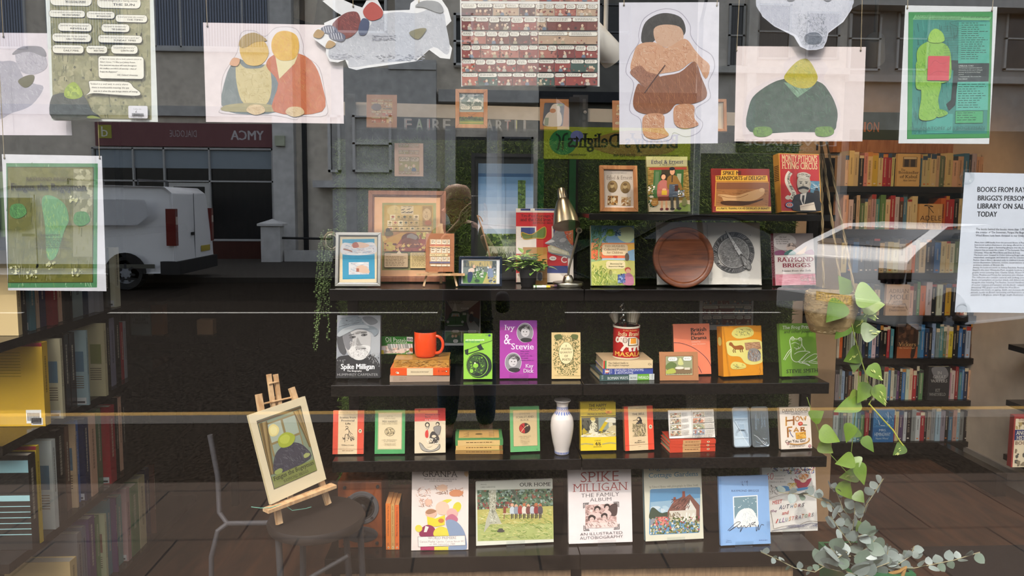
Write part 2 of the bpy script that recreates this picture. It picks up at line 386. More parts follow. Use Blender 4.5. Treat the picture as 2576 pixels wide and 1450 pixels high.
# letters standing along the back of the ledge
a = Art(1.0, .1,(1010,296),(1350,296),(1010,336),0)
for t, x0, x1, c in (('F', 1017,1034, '#b58f86'),('A', 1046,1062, '#7fa06a'),('I', 1074,1079, '#a9635c'),('R', 1087,1106, '#8e908c'),('E', 1114,1131, '#8e908c'),('A', 1221,1238, '#8e908c'),('R', 1246,1262, '#a2a3a0'),('T', 1268,1282, '#a9635c'),('I', 1294,1298, '#b5b56a'),('I', 1316,1320, '#9a8f86')):
    a.T(t, x0 + 2,304, x1 + 2,333, c, 's'); a.T(t, x0,303, x1,332, '#8b8a86', 's')
o = a.mb.build('lettering', 'plain', su)
p0 = P(1010,337, RY); p1 = P(1350,337, RY); k = p1.x - p0.x; o.matrix_local = T0 @ Matrix.Translation((p0.x, RY - .005, ZC + .002)) @ Matrix.Diagonal((k, 1,(P(1010,303, RY).z - P(1010,332, RY).z) / (.1 * 29 / 40),1))

# ---- artificial grass wall behind the shelves
gx0, gx1, gz0, gz1, GY = P(850,600, .73).x, P(2004,700, .73).x, .42, P(1200,352, .73).z, .758
m = MB(); m.box(gx0, GY, gz0, gx1, GY + .012, gz1, '#33431a')
r = random.Random(3); gc = [lin(c) for c in ('#4e662a', '#5a7230', '#455c25', '#617838', '#3c501d', '#6a7e3c')]
for i in range(60000):
    x, z = r.uniform(gx0 - .012, gx1), r.uniform(gz0, gz1); a = r.uniform(0,6.28); l = r.uniform(.012, .028); wd = .0017
    q = Vector((x, GY, z)); tip = q + Vector((math.cos(a) * l * .8,-l * .9, math.sin(a) * l * .8 + .004)); sd = Vector((-math.sin(a),0, math.cos(a))) * wd
    m.add([q + sd, q - sd, tip],[(0,1,2)], gc[i % 6])
tag(m.build('artificial_grass', 'leaf'), 'dense artificial grass covering the wall panel behind the display shelves', 'grass', kind='stuff')
# beige end board and post between the shelves and the bookcase behind
x0, x1 = P(2043,700,1.25).x, P(2112,700,1.25).x
tag(MB().box(x0,1.25,0.0, x1,1.29, P(2070,600,1.25).z, '#8d7355').build('end_board', 'plain'), 'plain brown end board standing upright behind the hanging plant', 'board')

# ============================================================ placing flat things from their corners in a 3.624x crop
ZS = 3.6242
def zpx(zo, p): return (zo[0] + p[0] / ZS, zo[1] + p[1] / ZS)
def place(quad, zo, z, y=ROWY, lean=12, yaw=0, lift=0.0):
    """matrix, width, height of a sheet standing on height z whose corners TL TR BR BL are seen in the crop"""
    TL, TR, BR, BL = [zpx(zo, p) for p in quad]
    o = P(BL[0], BL[1], y); o.z = z + lift
    ux = Vector((math.cos(R(yaw)), math.sin(R(yaw)),0)); uz = Matrix.Rotation(R(yaw),3, 'Z') @ Vector((0, math.sin(R(lean)), math.cos(R(lean))))
    n = ux.cross(uz)
    def hit(p):
        d = ray(*p); t = (o - CAM).dot(n) / d.dot(n); q = CAM + d * t - o; return q.dot(ux), q.dot(uz)
    h = (hit(TL)[1] + hit(TR)[1]) / 2; wd = (hit(BR)[0] + hit(TR)[0] - hit(TL)[0]) / 2
    return frame(o, ux, uz), wd, h
def put_book(name, label, quad, zo, z, art, cover='#ffffff', spine=None, thick=.02, y=ROWY, lean=12, yaw=0, hard=False, m='print', page='#d8c9a8', cat='book', back=None, group=None, spine_art=None):
    lift = thick * math.sin(R(lean)) + .003
    mt, wd, h = place(quad, zo, z, y, lean, yaw, lift)
    t = thing(name, label, cat, group, mt); b = MB(); e = .0022 if hard else .0009; ins = .004 if hard else .0004
    back = back or cover; spine = spine or cover
    b.box(0,0,0, wd, e, h, cover); b.box(0, thick - e, 0, wd, thick, h, back); b.box(0, e, 0, e, thick - e, h, spine)
    if spine_art: spine_art(b, thick, h)
    a = Art(wd, h, quad[0], quad[1], quad[3],0, b); art(a)
    b.build('cover', m, t)
    MB().box(e, e + .0002, ins, wd - ins, thick - e - .0002, h - ins, page).build('pages', 'pages', t)
    return t
def lying_book(name, label, zo, x0, x1, ztop, zbase, shelfz, spine_art, cover, y=ROWY, depth=.13, top=None, group=None, page='#cdb98f', yaw=0, m='print', hard=False):
    """a book lying flat with its spine to the window; returns its top height"""
    q0 = P(*zpx(zo, (x0, zbase)), y); q1 = P(*zpx(zo, (x1, zbase)), y); wd = q1.x - q0.x
    th = (zbase - ztop) / ZS / F * (y - CAM.y)
    t = thing(name, label, 'book', group, Matrix.Translation((q0.x, y, shelfz + .0008)) @ Matrix.Rotation(R(yaw),4, 'Z')); b = MB(); e = .0022 if hard else .0009
    b.box(0,0,0, wd, e, th, cover); b.box(0,0,0, wd, depth, e, top or cover); b.box(0,0, th - e, wd, depth, th, top or cover)
    a = Art(wd, th, (x0, ztop),(x1, ztop),(x0, zbase),0, b); spine_art(a); b.build('cover', m, t)
    MB().box(.003, e, e, wd - .003, depth - .003, th - e, page).build('pages', 'pages', t)
    return shelfz + th
def acrylic_stand(label, zo, x, zbase, z, wd=.07, y=ROWY, h=.09, lean=12, th=.02, yaw=0, dy=0):
    q = P(*zpx(zo, (x, zbase)), y); t = thing('acrylic_stand', label, 'stand', 'clear acrylic book stands', Matrix.Translation((q.x, y + dy, z + .0007)) @ Matrix.Rotation(R(yaw),4, 'Z'))
    m = MB(); m.box(-wd / 2,-.012,0.0, wd / 2, th + .05, .0016); m.box(-wd / 2,-.012,0, wd / 2,-.009, .022)
    b = Matrix.Translation((0, th + .005, .002)) @ Matrix.Rotation(R(-lean - 5),4, 'X'); m.box(-wd / 2,0, .0, wd / 2, .002, h, '#ffffff', b)
    m.build('clear_plastic', 'acrylic', t); return t
def ring_frame(b, wd, h, fw, d, c, y0=-.006, c2=None):        # four mitred mouldings in local x,z
    for (a0, a1, b0, b1) in (((0,0),(wd, 0),(wd - fw, fw),(fw, fw)),((0, h),(fw, h - fw),(wd - fw, h - fw),(wd, h)),((0,0),(fw, fw),(fw, h - fw),(0, h)),((wd, 0),(wd, h),(wd - fw, h - fw),(wd - fw, fw))):
        q = [a0, a1, b0, b1]; b.add([(x, y0, z) for x, z in q] + [(x, y0 + d, z) for x, z in q],[(0,1,2,3),(7,6,5,4),(0,4,5,1),(1,5,6,2),(2,6,7,3),(3,7,4,0)], c)
def put_frame(name, label, quad, zo, z, art, fw=.014, fc='#a86c38', fm='oak', d=.016, y=ROWY, lean=10, yaw=0, mount='#efe6d6', glass=False, cat='picture frame', inner=None):
    mt, wd, h = place(quad, zo, z, y, lean, yaw, d * math.sin(R(lean)) + .002); t = thing(name, label, cat, None, mt); b = MB(); ring_frame(b, wd, h, fw, d, fc)
    if inner: ring_frame_in(b, wd, h, fw, inner)
    b.build('frame', fm, t, bevel=.0012)
    a = Art(wd, h, quad[0], quad[1], quad[3], .0015); a.mb.box(fw * .8, .002, fw * .8, wd - fw * .8, .0045, h - fw * .8, mount); art(a); a.mb.build('print', 'print', t)
    if glass: MB().box(fw, -.0012, fw, wd - fw, -.0002, h - fw).build('glass', 'sleeve', t)
    MB().box(wd * .4, .008, .01, wd * .6, .011, h * .7, '#3a332c', Matrix.Translation((0, .0,0))).build('strut', 'plain', t)
    return t
def ring_frame_in(b, wd, h, fw, inner):
    f2, c = inner; m = MB(); ring_frame(m, wd - 2 * fw, h - 2 * fw, f2, .006, c, -.003); b.add([(x + fw, y, z + fw) for x, y, z in m.v], m.f, c)
def put_card(name, label, quad, zo, z, art, c='#9b6b42', th=.0025, y=ROWY, lean=10, yaw=0, cat='print', sleeve=False, m='print'):
    mt, wd, h = place(quad, zo, z, y, lean, yaw, th * math.sin(R(lean)) + .001); t = thing(name, label, cat, None, mt)
    a = Art(wd, h, quad[0], quad[1], quad[3],0); a.mb.box(0,0,0, wd, th, h, c); art(a); a.mb.build('card', m, t)
    if sleeve: MB().box(-.002,-.003,0, wd + .002,-.0025, h + .006).build('sleeve', 'sleeve', t)
    return t
# ============================================================ the displayed books, shelf by shelf
A2, A3, A4 = (640,370),(1280,370),(1916,370)
C1, C2, C3, C4 = (0,720),(640,720),(1280,720),(1916,720)
D1, D2, D3, D4 = (0,1050),(640,1050),(1280,1050),(1916,1050)
INK = '#26221f'
# ---------------------------------------------------------------- top shelf
def art(a):
    a.R(848,204,1145,562, '#e9dccb'); a.T('RAYMOND BRIGGS', 922,231,1062,243, '#6b5f52', 'f'); a.T('Ethel & Ernest', 882,262,1110,296, '#5c4f45', 'f')
    for cx, cy in ((936,362),(1053,368)):
        a.E(cx, cy, 46,56, '#6e542f'); a.E(cx, cy, 43,53, '#a98c58'); a.E(cx, cy + 28,30,24, '#7f6436', wob=.05); a.E(cx - 4, cy - 8,17,22, '#c9b07c', wob=.04); a.E(cx - 4, cy - 26,18,12, '#7a5c2f')
    a.R(896,446,988,530, '#c18a3f'); a.specks(898,448,986,528,60,['#e3c186', '#8e5a22', '#f0dcb2', '#5e4320'],4,13)
    a.R(1018,456,1105,538, '#d9c09a'); a.specks(1020,458,1103,536,50,['#a4733a', '#efe0c4', '#7a4a2a', '#c9a06a'],4,13)
put_frame('framed_picture', 'honey oak frame holding cream sheet with two oval and two square sepia pictures', [(810,170),(1150,172),(1182,598),(833,592)], A3, ZT, art, fw=.016, glass=True, y=.50, lean=12)
def art(a):
    a.full('#5d6a35'); a.R(1225,85,1605,182, '#a9aa83'); a.T('RAYMOND BRIGGS', 1285,92,1538,112, '#6f6f56', 'f'); a.T('Ethel & Ernest', 1277,118,1570,155, '#23264a', 'F'); a.T('A TRUE STORY', 1350,159,1502,173, INK, 'F')
    a.R(1242,182,1648,580, '#8a7434'); a.strokes(1245,190,1320,480,90,['#a28a48', '#5e5526', '#b39a58'],18,30,0,6,2); a.strokes(1560,190,1640,520,90,['#a28a48', '#5e5526', '#b39a58'],18,30,0,6,2)
    a.R(1262,190,1600,212, '#9c3a2c'); a.R(1302,212,1372,470, '#3e6b3c'); a.R(1318,228,1350,400, '#5d7c58'); a.R(1500,212,1575,440, '#35612f'); a.R(1516,250,1555,340, '#9fa88d'); a.R(1372,212,1500,500, '#3a3423')
    a.R(1252,500,1650,600, '#c9bfa0'); a.poly([(1262,600),(1310,540),(1450,540),(1490,602)], '#d8d0b4'); a.poly([(1500,600),(1560,520),(1650,540),(1652,604)], '#7f9a48')
    a.specks(1245,350,1320,560,70,['#e9e6da', '#4d7136', '#2f4d24', '#dcd7c6'],6,14)
    # woman in pink dress
    a.E(1390,275,28,30, '#2e2320'); a.E(1392,280,20,24, '#e0b08c'); a.blob([(1352,330),(1390,306),(1435,325),(1450,390),(1440,470),(1352,470),(1340,390)], '#b8736d'); a.R(1352,462,1452,500, '#6a3226')
    a.L([(1352,350),(1348,395),(1400,405)],22, '#b5695f'); a.L([(1432,345),(1445,385),(1405,402)],22, '#b5695f'); a.E(1404,396,20,10, '#e0b08c'); a.R(1382,405,1430,448, '#d3b23a')
    a.L([(1388,500),(1390,570)],18, '#d9a985'); a.L([(1428,500),(1432,570)],18, '#d9a985'); a.E(1388,578,16,11, '#6b2226'); a.E(1438,578,16,11, '#6b2226')
    # man in brown jacket
    a.E(1470,232,22,30, '#d8a684'); a.E(1466,204,26,16, '#23242e'); a.R(1446,206,1492,214, '#15161c'); a.blob([(1430,285),(1470,262),(1520,285),(1535,370),(1520,395),(1440,395),(1425,340)], '#8c6a34'); a.R(1466,264,1476,330, '#3c3a34')
    a.R(1448,350,1530,470, '#4d5c6e'); a.strokes(1450,355,1528,466,14,['#7c8a98', '#39455a'],60,80,0,5,2); a.L([(1510,300),(1545,360),(1560,405)],26, '#8c6a34'); a.R(1498,360,1530,415, '#4c2c22')
    a.L([(1475,470),(1485,575)],26, '#494c48'); a.L([(1525,470),(1535,572)],26, '#494c48'); a.E(1486,578,22,10, '#24211f'); a.E(1546,575,22,10, '#24211f'); a.specks(1530,405,1590,470,24,['#b9c2cc', '#7f8894', '#e6e9ec'],6,12)
    a.E(1322,518,33,32, '#a87a35'); a.lines(1300,502,1344,536,4, '#e3c88b'); a.blob([(1570,510),(1590,470),(1612,500),(1608,545),(1575,550)], '#7c8458')
put_book('picture_book', 'picture book showing a couple in pink dress and brown jacket before a green door', [(1225,80),(1605,90),(1655,603),(1275,600)], A3, ZT, art, cover='#7a7440', spine='#8f9070', thick=.012, y=.52, lean=13, yaw=4, hard=True, m='glossprint')
def art(a):
    a.full('#8e2a22'); a.R(1838,205,1920,258, '#7d241f'); a.poly([(1918,212),(2070,212),(2070,262),(2335,262),(2345,318),(1872,318),(1868,264),(1918,262)], '#e0ae3f')
    a.T('SPIKE MI', 1934,220,2095,258, '#3a2416', 'bb'); a.T('TRANSPORTS of DELIGHT', 1874,268,2325,306, '#3a2416', 'bb')
    a.R(1872,322,2352,552, '#d9a24c'); a.R(1880,328,2350,548, '#a87444'); a.R(1880,328,2350,392, '#86573a'); a.strokes(1882,400,2346,546,90,['#8f6038', '#b98a55', '#7b5230'],14,50,8,3,14)
    a.blob([(1895,445),(1960,440),(2060,452),(2180,415),(2270,390),(2315,405),(2300,450),(2215,500),(2080,505),(1960,505),(1935,470)], '#d7ae7c'); a.blob([(1925,512),(2000,500),(2200,505),(2300,480),(2280,500),(2130,545),(1960,540)], '#4e321f'); a.curve([(1905,450),(1990,470),(2090,470),(2170,440)],5, '#9a6d44'); a.E(2290,400,26,18, '#e2bd8d')
    a.R(1885,556,2380,596, '#ecc75a'); a.R(1888,582,2380,598, '#ecc75a'); a.T('A LUNATIC TRAINING FOR HIS CERTIFICATE OF INSANITY', 1897,562,2364,582, '#2b1c12', 'bb')
put_book('landscape_book', 'wide red picture book with a sepia photo of a reclining figure on yellow bands', [(1826,196),(2352,200),(2400,612),(1858,608)], A3, ZT, art, cover='#8e2a22', spine='#77221d', thick=.012, y=.52, lean=13, yaw=-2, hard=True, m='glossprint')
def art(a):
    a.full('#d59a35'); a.R(165,70,528,596, '#c02a2c')
    a.T("MONTY PYTHON'S", 184,72,508,140, '#e9cf9a', 'FF'); a.T('FLYING CIRCUS', 186,142,508,206, '#e9cf9a', 'FF')
    pts = [(262,236),(238,275),(236,330),(270,400),(292,440),(262,486)]
    a.curve(pts, 46, '#e9e2d2'); a.blob([(214,470),(240,450),(262,470),(250,490),(225,488)], '#d9d2c2')
    for ch, x, y, r0 in (('J', 272,478,-40),('U', 280,462,-32),('S', 288,446,-25),('T', 290,428,78),('T', 279,396,62),('H', 270,380,62),('E', 262,364,66),('W', 250,338,74),('O', 243,314,82),('R', 242,292,92),('D', 246,270,102),('S', 256,248,112)):
        a.T(ch, x - 11, y - 10, x + 11, y + 10, INK, 'F', rot=-90 if y < 430 else -60)
    a.poly([(438,315),(525,315),(530,480),(440,470)], '#5d93b0'); a.poly([(470,420),(500,360),(525,420),(530,500),(468,490)], '#2a2622'); a.strokes(440,320,524,400,16,['#d7e3e6', '#3c6f8f'],30,60,10,4)
    a.blob([(286,470),(330,440),(420,420),(490,440),(530,500),(532,592),(282,590)], '#1b1a1d'); a.poly([(350,440),(405,425),(395,490),(375,560),(345,480)], '#e6e2da'); a.poly([(366,450),(386,450),(380,540),(360,500)], '#201e20')
    a.blob([(322,300),(352,272),(420,280),(442,330),(430,400),(388,432),(340,418),(320,360)], '#b9b4a6'); a.R(318,252,438,284, '#8b867a'); a.E(378,262,62,26, '#c6c1b3', wob=.05); a.strokes(325,250,436,300,30,['#615d54', '#d9d5c9'],20,45,0,4,20)
    a.E(352,338,9,5, INK); a.E(402,336,9,5, INK); a.L([(338,326),(366,324)],5, INK); a.L([(390,322),(418,326)],5, INK); a.poly([(370,335),(384,362),(364,366)], '#8c877b'); a.blob([(330,382),(372,366),(420,378),(420,396),(376,386),(334,398)], '#1d1b1b'); a.E(435,345,10,18, '#a8a395')
    a.E(248,541,38,27, '#2f4f86'); a.E(248,541,30,20, '#d9d2c2'); a.E(248,541,24,15, '#c02a2c'); a.T('O', 236,532,260,552, '#e9e2d2', 'b'); a.poly([(340,545),(470,512),(488,590),(345,592)], '#e4d7c4'); a.L([(345,560),(480,530)],4, '#9d9282')
def spart(b, t, h):
    r = random.Random(1)
    for k in range(9): b.add([(-.0002, .004, h * (.78 - k * .03)),(-.0002, t - .004, h * (.78 - k * .03)),(-.0002, t - .004, h * (.785 - k * .03 + .012)),(-.0002, .004, h * (.785 - k * .03 + .012))],[(0,1,2,3)], '#6d4a18')
put_book('thick_paperback', 'thick red and yellow paperback with a black-suited moustached figure and curling ribbon', [(155,62),(525,60),(550,610),(180,606)], A4, ZT, art, cover='#d59a35', spine='#cf9a3d', thick=.038, y=.50, lean=9, yaw=9, m='glossprint', spine_art=spart)
# ---------------------------------------------------------------- second shelf
def art(a):
    a.R(772,805,1135,1255, '#ecd9b0'); a.R(802,842,1090,1222, '#2f9cc0'); a.R(802,842,1090,980, '#3aa6c6'); a.blob([(806,880),(900,885),(1000,878),(1088,884),(1088,984),(806,984)], '#e6e2de')
    a.strokes(810,890,1086,980,80,['#a9bfd0', '#f4f1ec', '#c0aab0', '#8ea9c4'],20,60,5,4,20); a.blob([(880,905),(930,872),(1000,880),(1046,905),(1000,925),(930,925)], '#e9c0a2'); a.blob([(892,885),(930,872),(950,915),(900,925)], '#b35a3c'); a.curve([(810,935),(850,945),(890,960)],14, '#a0644e')
    a.R(858,1062,1038,1178, '#e4e2e0'); a.strokes(862,1066,1034,1174,60,['#b3c3d0', '#f2efec', '#c9b3b0', '#9aa9ba'],15,45,12,4,20); a.blob([(925,1110),(975,1090),(1020,1110),(1045,1160),(990,1165),(940,1150)], '#e6c2a6'); a.E(968,1072,26,10, '#f4f2ee'); a.R(925,1120,950,1152, '#b0654c')
put_frame('framed_cartoon', 'slim silver frame with a bright blue swimming cartoon in cream mount', [(746,776),(1152,784),(1157,1282),(736,1285)], A2, Z1, art, fw=.011, fc='#c9c6bd', fm='metal', lean=9, y=.415, inner=(.003, '#6b6a66'), glass=True)
def art(a):
    a.full('#efb585'); a.R(1078,440,1710,1226, '#f2b987'); a.R(1158,515,1640,1155, '#a7a25f'); a.R(1176,535,1615,980, '#c39d45'); a.R(1196,545,1510,790, '#cda955')
    a.E(1265,592,62,52, '#d9bd74'); a.T('The\nMIND\nof\nCOMMON', 1258,555,1310,625, '#7a6a3a', 'f'); a.R(1325,545,1438,625, '#dfc695'); a.T('EARLY BIRDS', 1345,546,1425,556, INK, 'b')
    for x, y in ((1340,580),(1392,576),(1345,605),(1380,606),(1412,604)): a.L([(x - 14, y + 5),(x, y),(x + 22, y - 8)],6, '#4f4630'); a.L([(x, y),(x + 12, y + 8)],4, '#4f4630')
    a.R(1520,545,1602,735, '#a4813f'); a.E(1558,625,38,58, '#cfae78'); a.strokes(1530,580,1590,670,30,['#8b6c3c', '#e3c692'],10,24,80,3); a.E(1568,706,30,26, '#b06a3a')
    for row, y0, n, xs, hh in ((0,628,5,1228,52),(1,684,6,1206,52),(2,745,8,1212,38)):
        for k in range(n):
            wd = (1490 - xs) / n if row < 2 else (1600 - xs) / n; x = xs + k * wd
            a.R(x, y0, x + wd - 4, y0 + hh, a.r.choice(['#dcc494', '#d2b377', '#cfae6a', '#e2cfa2'])); a.E(x + wd / 2, y0 + hh * .4, wd * .25, hh * .2, a.r.choice(['#7a6234', '#a4553a', '#8a7a3a', '#5b5b40'])); a.lines(x + 6, y0 + hh * .72, x + wd - 8, y0 + hh * .95,1, '#5c4d30')
    a.R(1176,792,1610,978, '#b07e4a'); a.poly([(1176,870),(1330,800),(1380,800),(1250,978),(1176,978)], '#c9994a'); a.poly([(1250,978),(1350,830),(1560,820),(1610,978)], '#9a4f3e'); a.specks(1440,795,1605,860,60,['#d6c06a', '#a8a04a', '#e3d596', '#8b7030'],8,22)
    a.E(1410,855,78,52, '#6b3d28'); a.E(1425,845,48,34, '#8f8478', wob=.06); a.blob([(1335,870),(1390,850),(1480,880),(1490,930),(1420,945),(1345,930)], '#7e4a31'); a.blob([(1195,905),(1240,890),(1278,940),(1250,968),(1205,960)], '#c6ad4e'); a.E(1212,780,20,26, '#5b4a30'); a.blob([(1185,800),(1240,785),(1260,820),(1200,835)], '#6f6038'); a.specks(1180,900,1600,975,60,['#c98d5a', '#8e3f33', '#d6b96a', '#703a2a'],6,18)
    a.poly([(1160,830),(1185,830),(1205,862),(1170,890)], '#d8b765'); a.RR(1178,992,1395,1132,8, '#5d4c2d'); a.RR(1182,996,1391,1128,8, '#e0c49e'); a.poly([(1290,1000),(1312,965),(1335,1000)], '#ead4b0'); a.T('A POINT', 1190,1004,1240,1016, INK, 'f'); a.lines(1192,1026,1380,1120,7, '#6e5636', .3); a.RR(1408,985,1600,1140,6, '#5d4c2d'); a.RR(1412,989,1596,1136,6, '#d9c187'); a.lines(1424,1000,1590,1128,10, '#5f5030', .3)
put_frame('framed_print', 'large light wood frame with a cream-mounted ochre illustrated page', [(1036,400),(1730,402),(1755,1262),(1032,1265)], A2, Z1, art, fw=.017, fc='#9a6648', fm='rosewood', y=.56, lean=8, inner=(.005, '#5d4433'), glass=True)
def art(a):
    a.full('#6f7c86'); a.R(1878,1022,2235,1248, '#d7d8d6'); a.R(1900,1034,2206,1246, '#6f7b78'); a.R(1912,1040,2180,1090, '#b8a671'); a.R(1900,1036,1945,1100, '#4e575a'); a.R(2165,1040,2206,1120, '#4e575a'); a.strokes(1902,1040,2204,1110,60,['#56605c', '#8a8a70'],20,60,88,4,6)
    a.poly([(1900,1180),(2040,1130),(2206,1160),(2206,1246),(1900,1246)], '#5f8b4b'); a.poly([(2080,1246),(2120,1150),(2206,1170),(2206,1246)], '#b3a968'); a.specks(1990,1105,2090,1190,60,['#a7b0a4', '#4f6e48', '#d3d6cf', '#3d5440'],5,13); a.specks(2120,1080,2200,1240,50,['#8d96a0', '#4e5a66', '#d0d4d6'],5,12)
    a.E(2000,1092,13,16, '#d2ad90'); a.blob([(1950,1120),(1985,1105),(2005,1125),(1990,1155),(1955,1150)], '#d8c4b4'); a.blob([(1945,1150),(1990,1150),(1975,1230),(1945,1232)], '#2f3f5c'); a.L([(1990,1140),(2030,1215)],7, '#3b5344'); a.E(2030,1222,24,14, '#2f4a3a'); a.E(2150,1095,11,14, '#d2ad90'); a.blob([(2130,1115),(2165,1112),(2180,1185),(2130,1180)], '#7888a0')
put_frame('framed_cartoon', 'small landscape navy frame with a cartoon of gardening by a fence', [(1860,1000),(2257,996),(2255,1268),(1862,1272)], A2, Z1, art, fw=.009, fc='#1c2636', fm='gloss', y=.43, lean=8, yaw=-3)
def art(a):
    a.full('#c72025'); a.R(68,562,590,602, '#e8ded2'); a.R(110,564,200,584, '#35427c'); a.R(240,564,540,582, '#35427c')
    a.T('Tin-Pot Foreign General', 112,622,535,654, '#2a1114', 'F'); a.T('and the Old Iron Woman', 108,656,533,688, '#2a1114', 'F'); a.T('RAYMOND BRIGGS', 220,698,430,714, '#2a1114', 'F')
    a.R(68,740,252,1010, '#e8ded2'); a.R(112,752,240,850, '#35427c'); a.R(394,736,590,860, '#e8ded2'); a.R(410,750,540,850, '#35427c'); a.R(350,1128,540,1200, '#35427c'); a.R(68,1200,590,1290, '#e8ded2'); a.R(540,1030,592,1200, '#e8ded2')
    a.blob([(118,800),(210,820),(330,742),(330,850),(235,856),(140,866)], '#6a7a35', line='#c79a2e', lw=8)
    q = a.blob([(335,905),(400,850),(420,790),(470,720),(560,688),(590,700),(590,1030),(520,985),(430,940),(380,925)], '#8d9196'); a.blob([(420,800),(470,722),(560,688),(592,700),(592,920),(540,870),(500,780),(450,770)], '#cb5a3a')
    a.hatch_in([(430,790),(560,690),(590,700),(590,900),(520,800)],60,['#e3855c', '#a33a2a'],40,90,100,3,20); a.hatch_in(q, 60,['#c3c6c9', '#5f6368'],14,36,20,4,60); a.E(495,875,32,20, '#b4b7ba', rot=-20); a.blob([(330,905),(390,870),(420,888),(370,905)], '#d3d4d4')
    a.poly([(355,935),(385,925),(545,990),(560,1030),(400,1000),(360,985)], '#c4c0a0')
    for k in range(13): a.R(392 + k * 11,944 + k * 4,399 + k * 11,968 + k * 4, '#ece7d4')
    a.poly([(345,985),(400,1000),(560,1028),(588,1040),(588,1062),(390,1010)], '#7f8388'); a.E(402,1055,32,22, '#ece6da'); a.T('MINE!', 384,1048,424,1062, INK, 'b')
    for k in range(16): t = k / 15 * 4.6 + .8; a.E(508 + 26 * math.cos(t),1068 - 26 * math.sin(t),5,5, '#f0e6da')
put_book('picture_book', 'red picture book with blue window shapes and a huge grey iron profile behind lamp', [(68,562),(592,562),(585,1290),(66,1290)], A3, Z1, art, cover='#c72025', spine='#e4dad0', thick=.011, y=.55, lean=9, hard=True)
def art(a):
    a.full('#a9762f'); a.R(250,1140,308,1215, '#d8ccb4'); a.E(285,1180,22,40, '#5b5a60')
put_card('brown_card', 'plain brown card standing behind the black flower pot', [(128,915),(352,915),(348,1255),(128,1255)], A3, Z1, lambda a: art(a), c='#96692f', y=.49, lean=7)
def art(a):
    a.full('#8fae7a'); a.R(750,715,1145,900, '#7ea6c4'); a.E(1075,800,85,75, '#c9d3a2', wob=.04); a.R(750,720,850,880, '#5f8f8a'); a.E(930,785,42,34, '#6f9a3a', wob=.08); a.E(925,785,20,16, '#a9c34a'); a.specks(955,760,1025,815,24,['#7aa9d0', '#2f5274', '#c6dbe6'],6,14); a.strokes(760,725,900,900,70,['#3f6d4a', '#2f5c40', '#5f8a4a'],20,60,120,5,60)
    a.R(752,880,1148,960, '#e8955a'); a.R(752,940,1148,1030, '#e86f3f'); a.blob([(1040,920),(1145,890),(1148,1000),(1090,980)], '#e8b24a'); a.E(970,1012,20,12, '#d4382a'); a.R(850,1025,1148,1044, '#a9c3cc'); a.poly([(1085,960),(1145,940),(1148,1060),(1085,1030)], '#8fb3cc')
    a.strokes(758,840,850,1040,90,['#c9562f', '#e07a3f', '#6f8a3c', '#3f6d3a'],12,34,60,7,80); a.curve([(925,790),(850,850),(820,960),(830,1080),(865,1230)],12, '#8fae6a')
    a.poly([(752,1060),(900,1040),(1148,1050),(1150,1280),(755,1280)], '#c9c46a'); a.poly([(752,1150),(1150,1190),(1150,1280),(755,1280)], '#a8b052'); a.strokes(760,1080,900,1275,90,['#6f8a2f', '#8fa03a', '#dcd68a', '#4f6d2a'],16,50,75,5,50); a.strokes(900,1180,1145,1275,70,['#8fa03a', '#dcd68a', '#6f8a2f'],12,36,80,4,40)
    a.RR(850,895,1085,1000,26, '#ecd0a4'); a.RR(885,1050,1060,1125,24, '#ead7a4'); a.T('TED HUGHES', 872,902,1056,922, '#8c6b3f', 'F'); a.T('Collected Poems', 868,932,1062,954, '#7e6238', 'F'); a.T('for Children', 892,962,1040,982, '#7e6238', 'F'); a.T('Illustrated by', 920,1070,1035,1090, '#5c5a38', 'I'); a.T('Raymond Briggs', 906,1096,1048,1112, '#5c5a38', 'I')
    a.blob([(1058,1000),(1075,975),(1095,1000),(1090,1045),(1062,1045)], '#6a5a48'); a.E(1082,1134,28,24, '#b4472e'); a.E(1085,1146,22,22, '#e2a983'); a.blob([(1055,1180),(1095,1165),(1130,1200),(1130,1275),(1040,1270),(1035,1215)], '#b7728a'); a.specks(990,1170,1060,1260,40,['#4f6296', '#8fa3c6', '#2f3a66'],8,18); a.E(925,1160,16,26, '#8a8a3a')
put_book('hardback_book', 'pale illustrated poetry hardback with a tall thistle and child reading in a meadow', [(748,716),(1145,718),(1150,1282),(752,1280)], A3, Z1, art, cover='#b7c09a', thick=.02, y=.43, lean=10, hard=True)
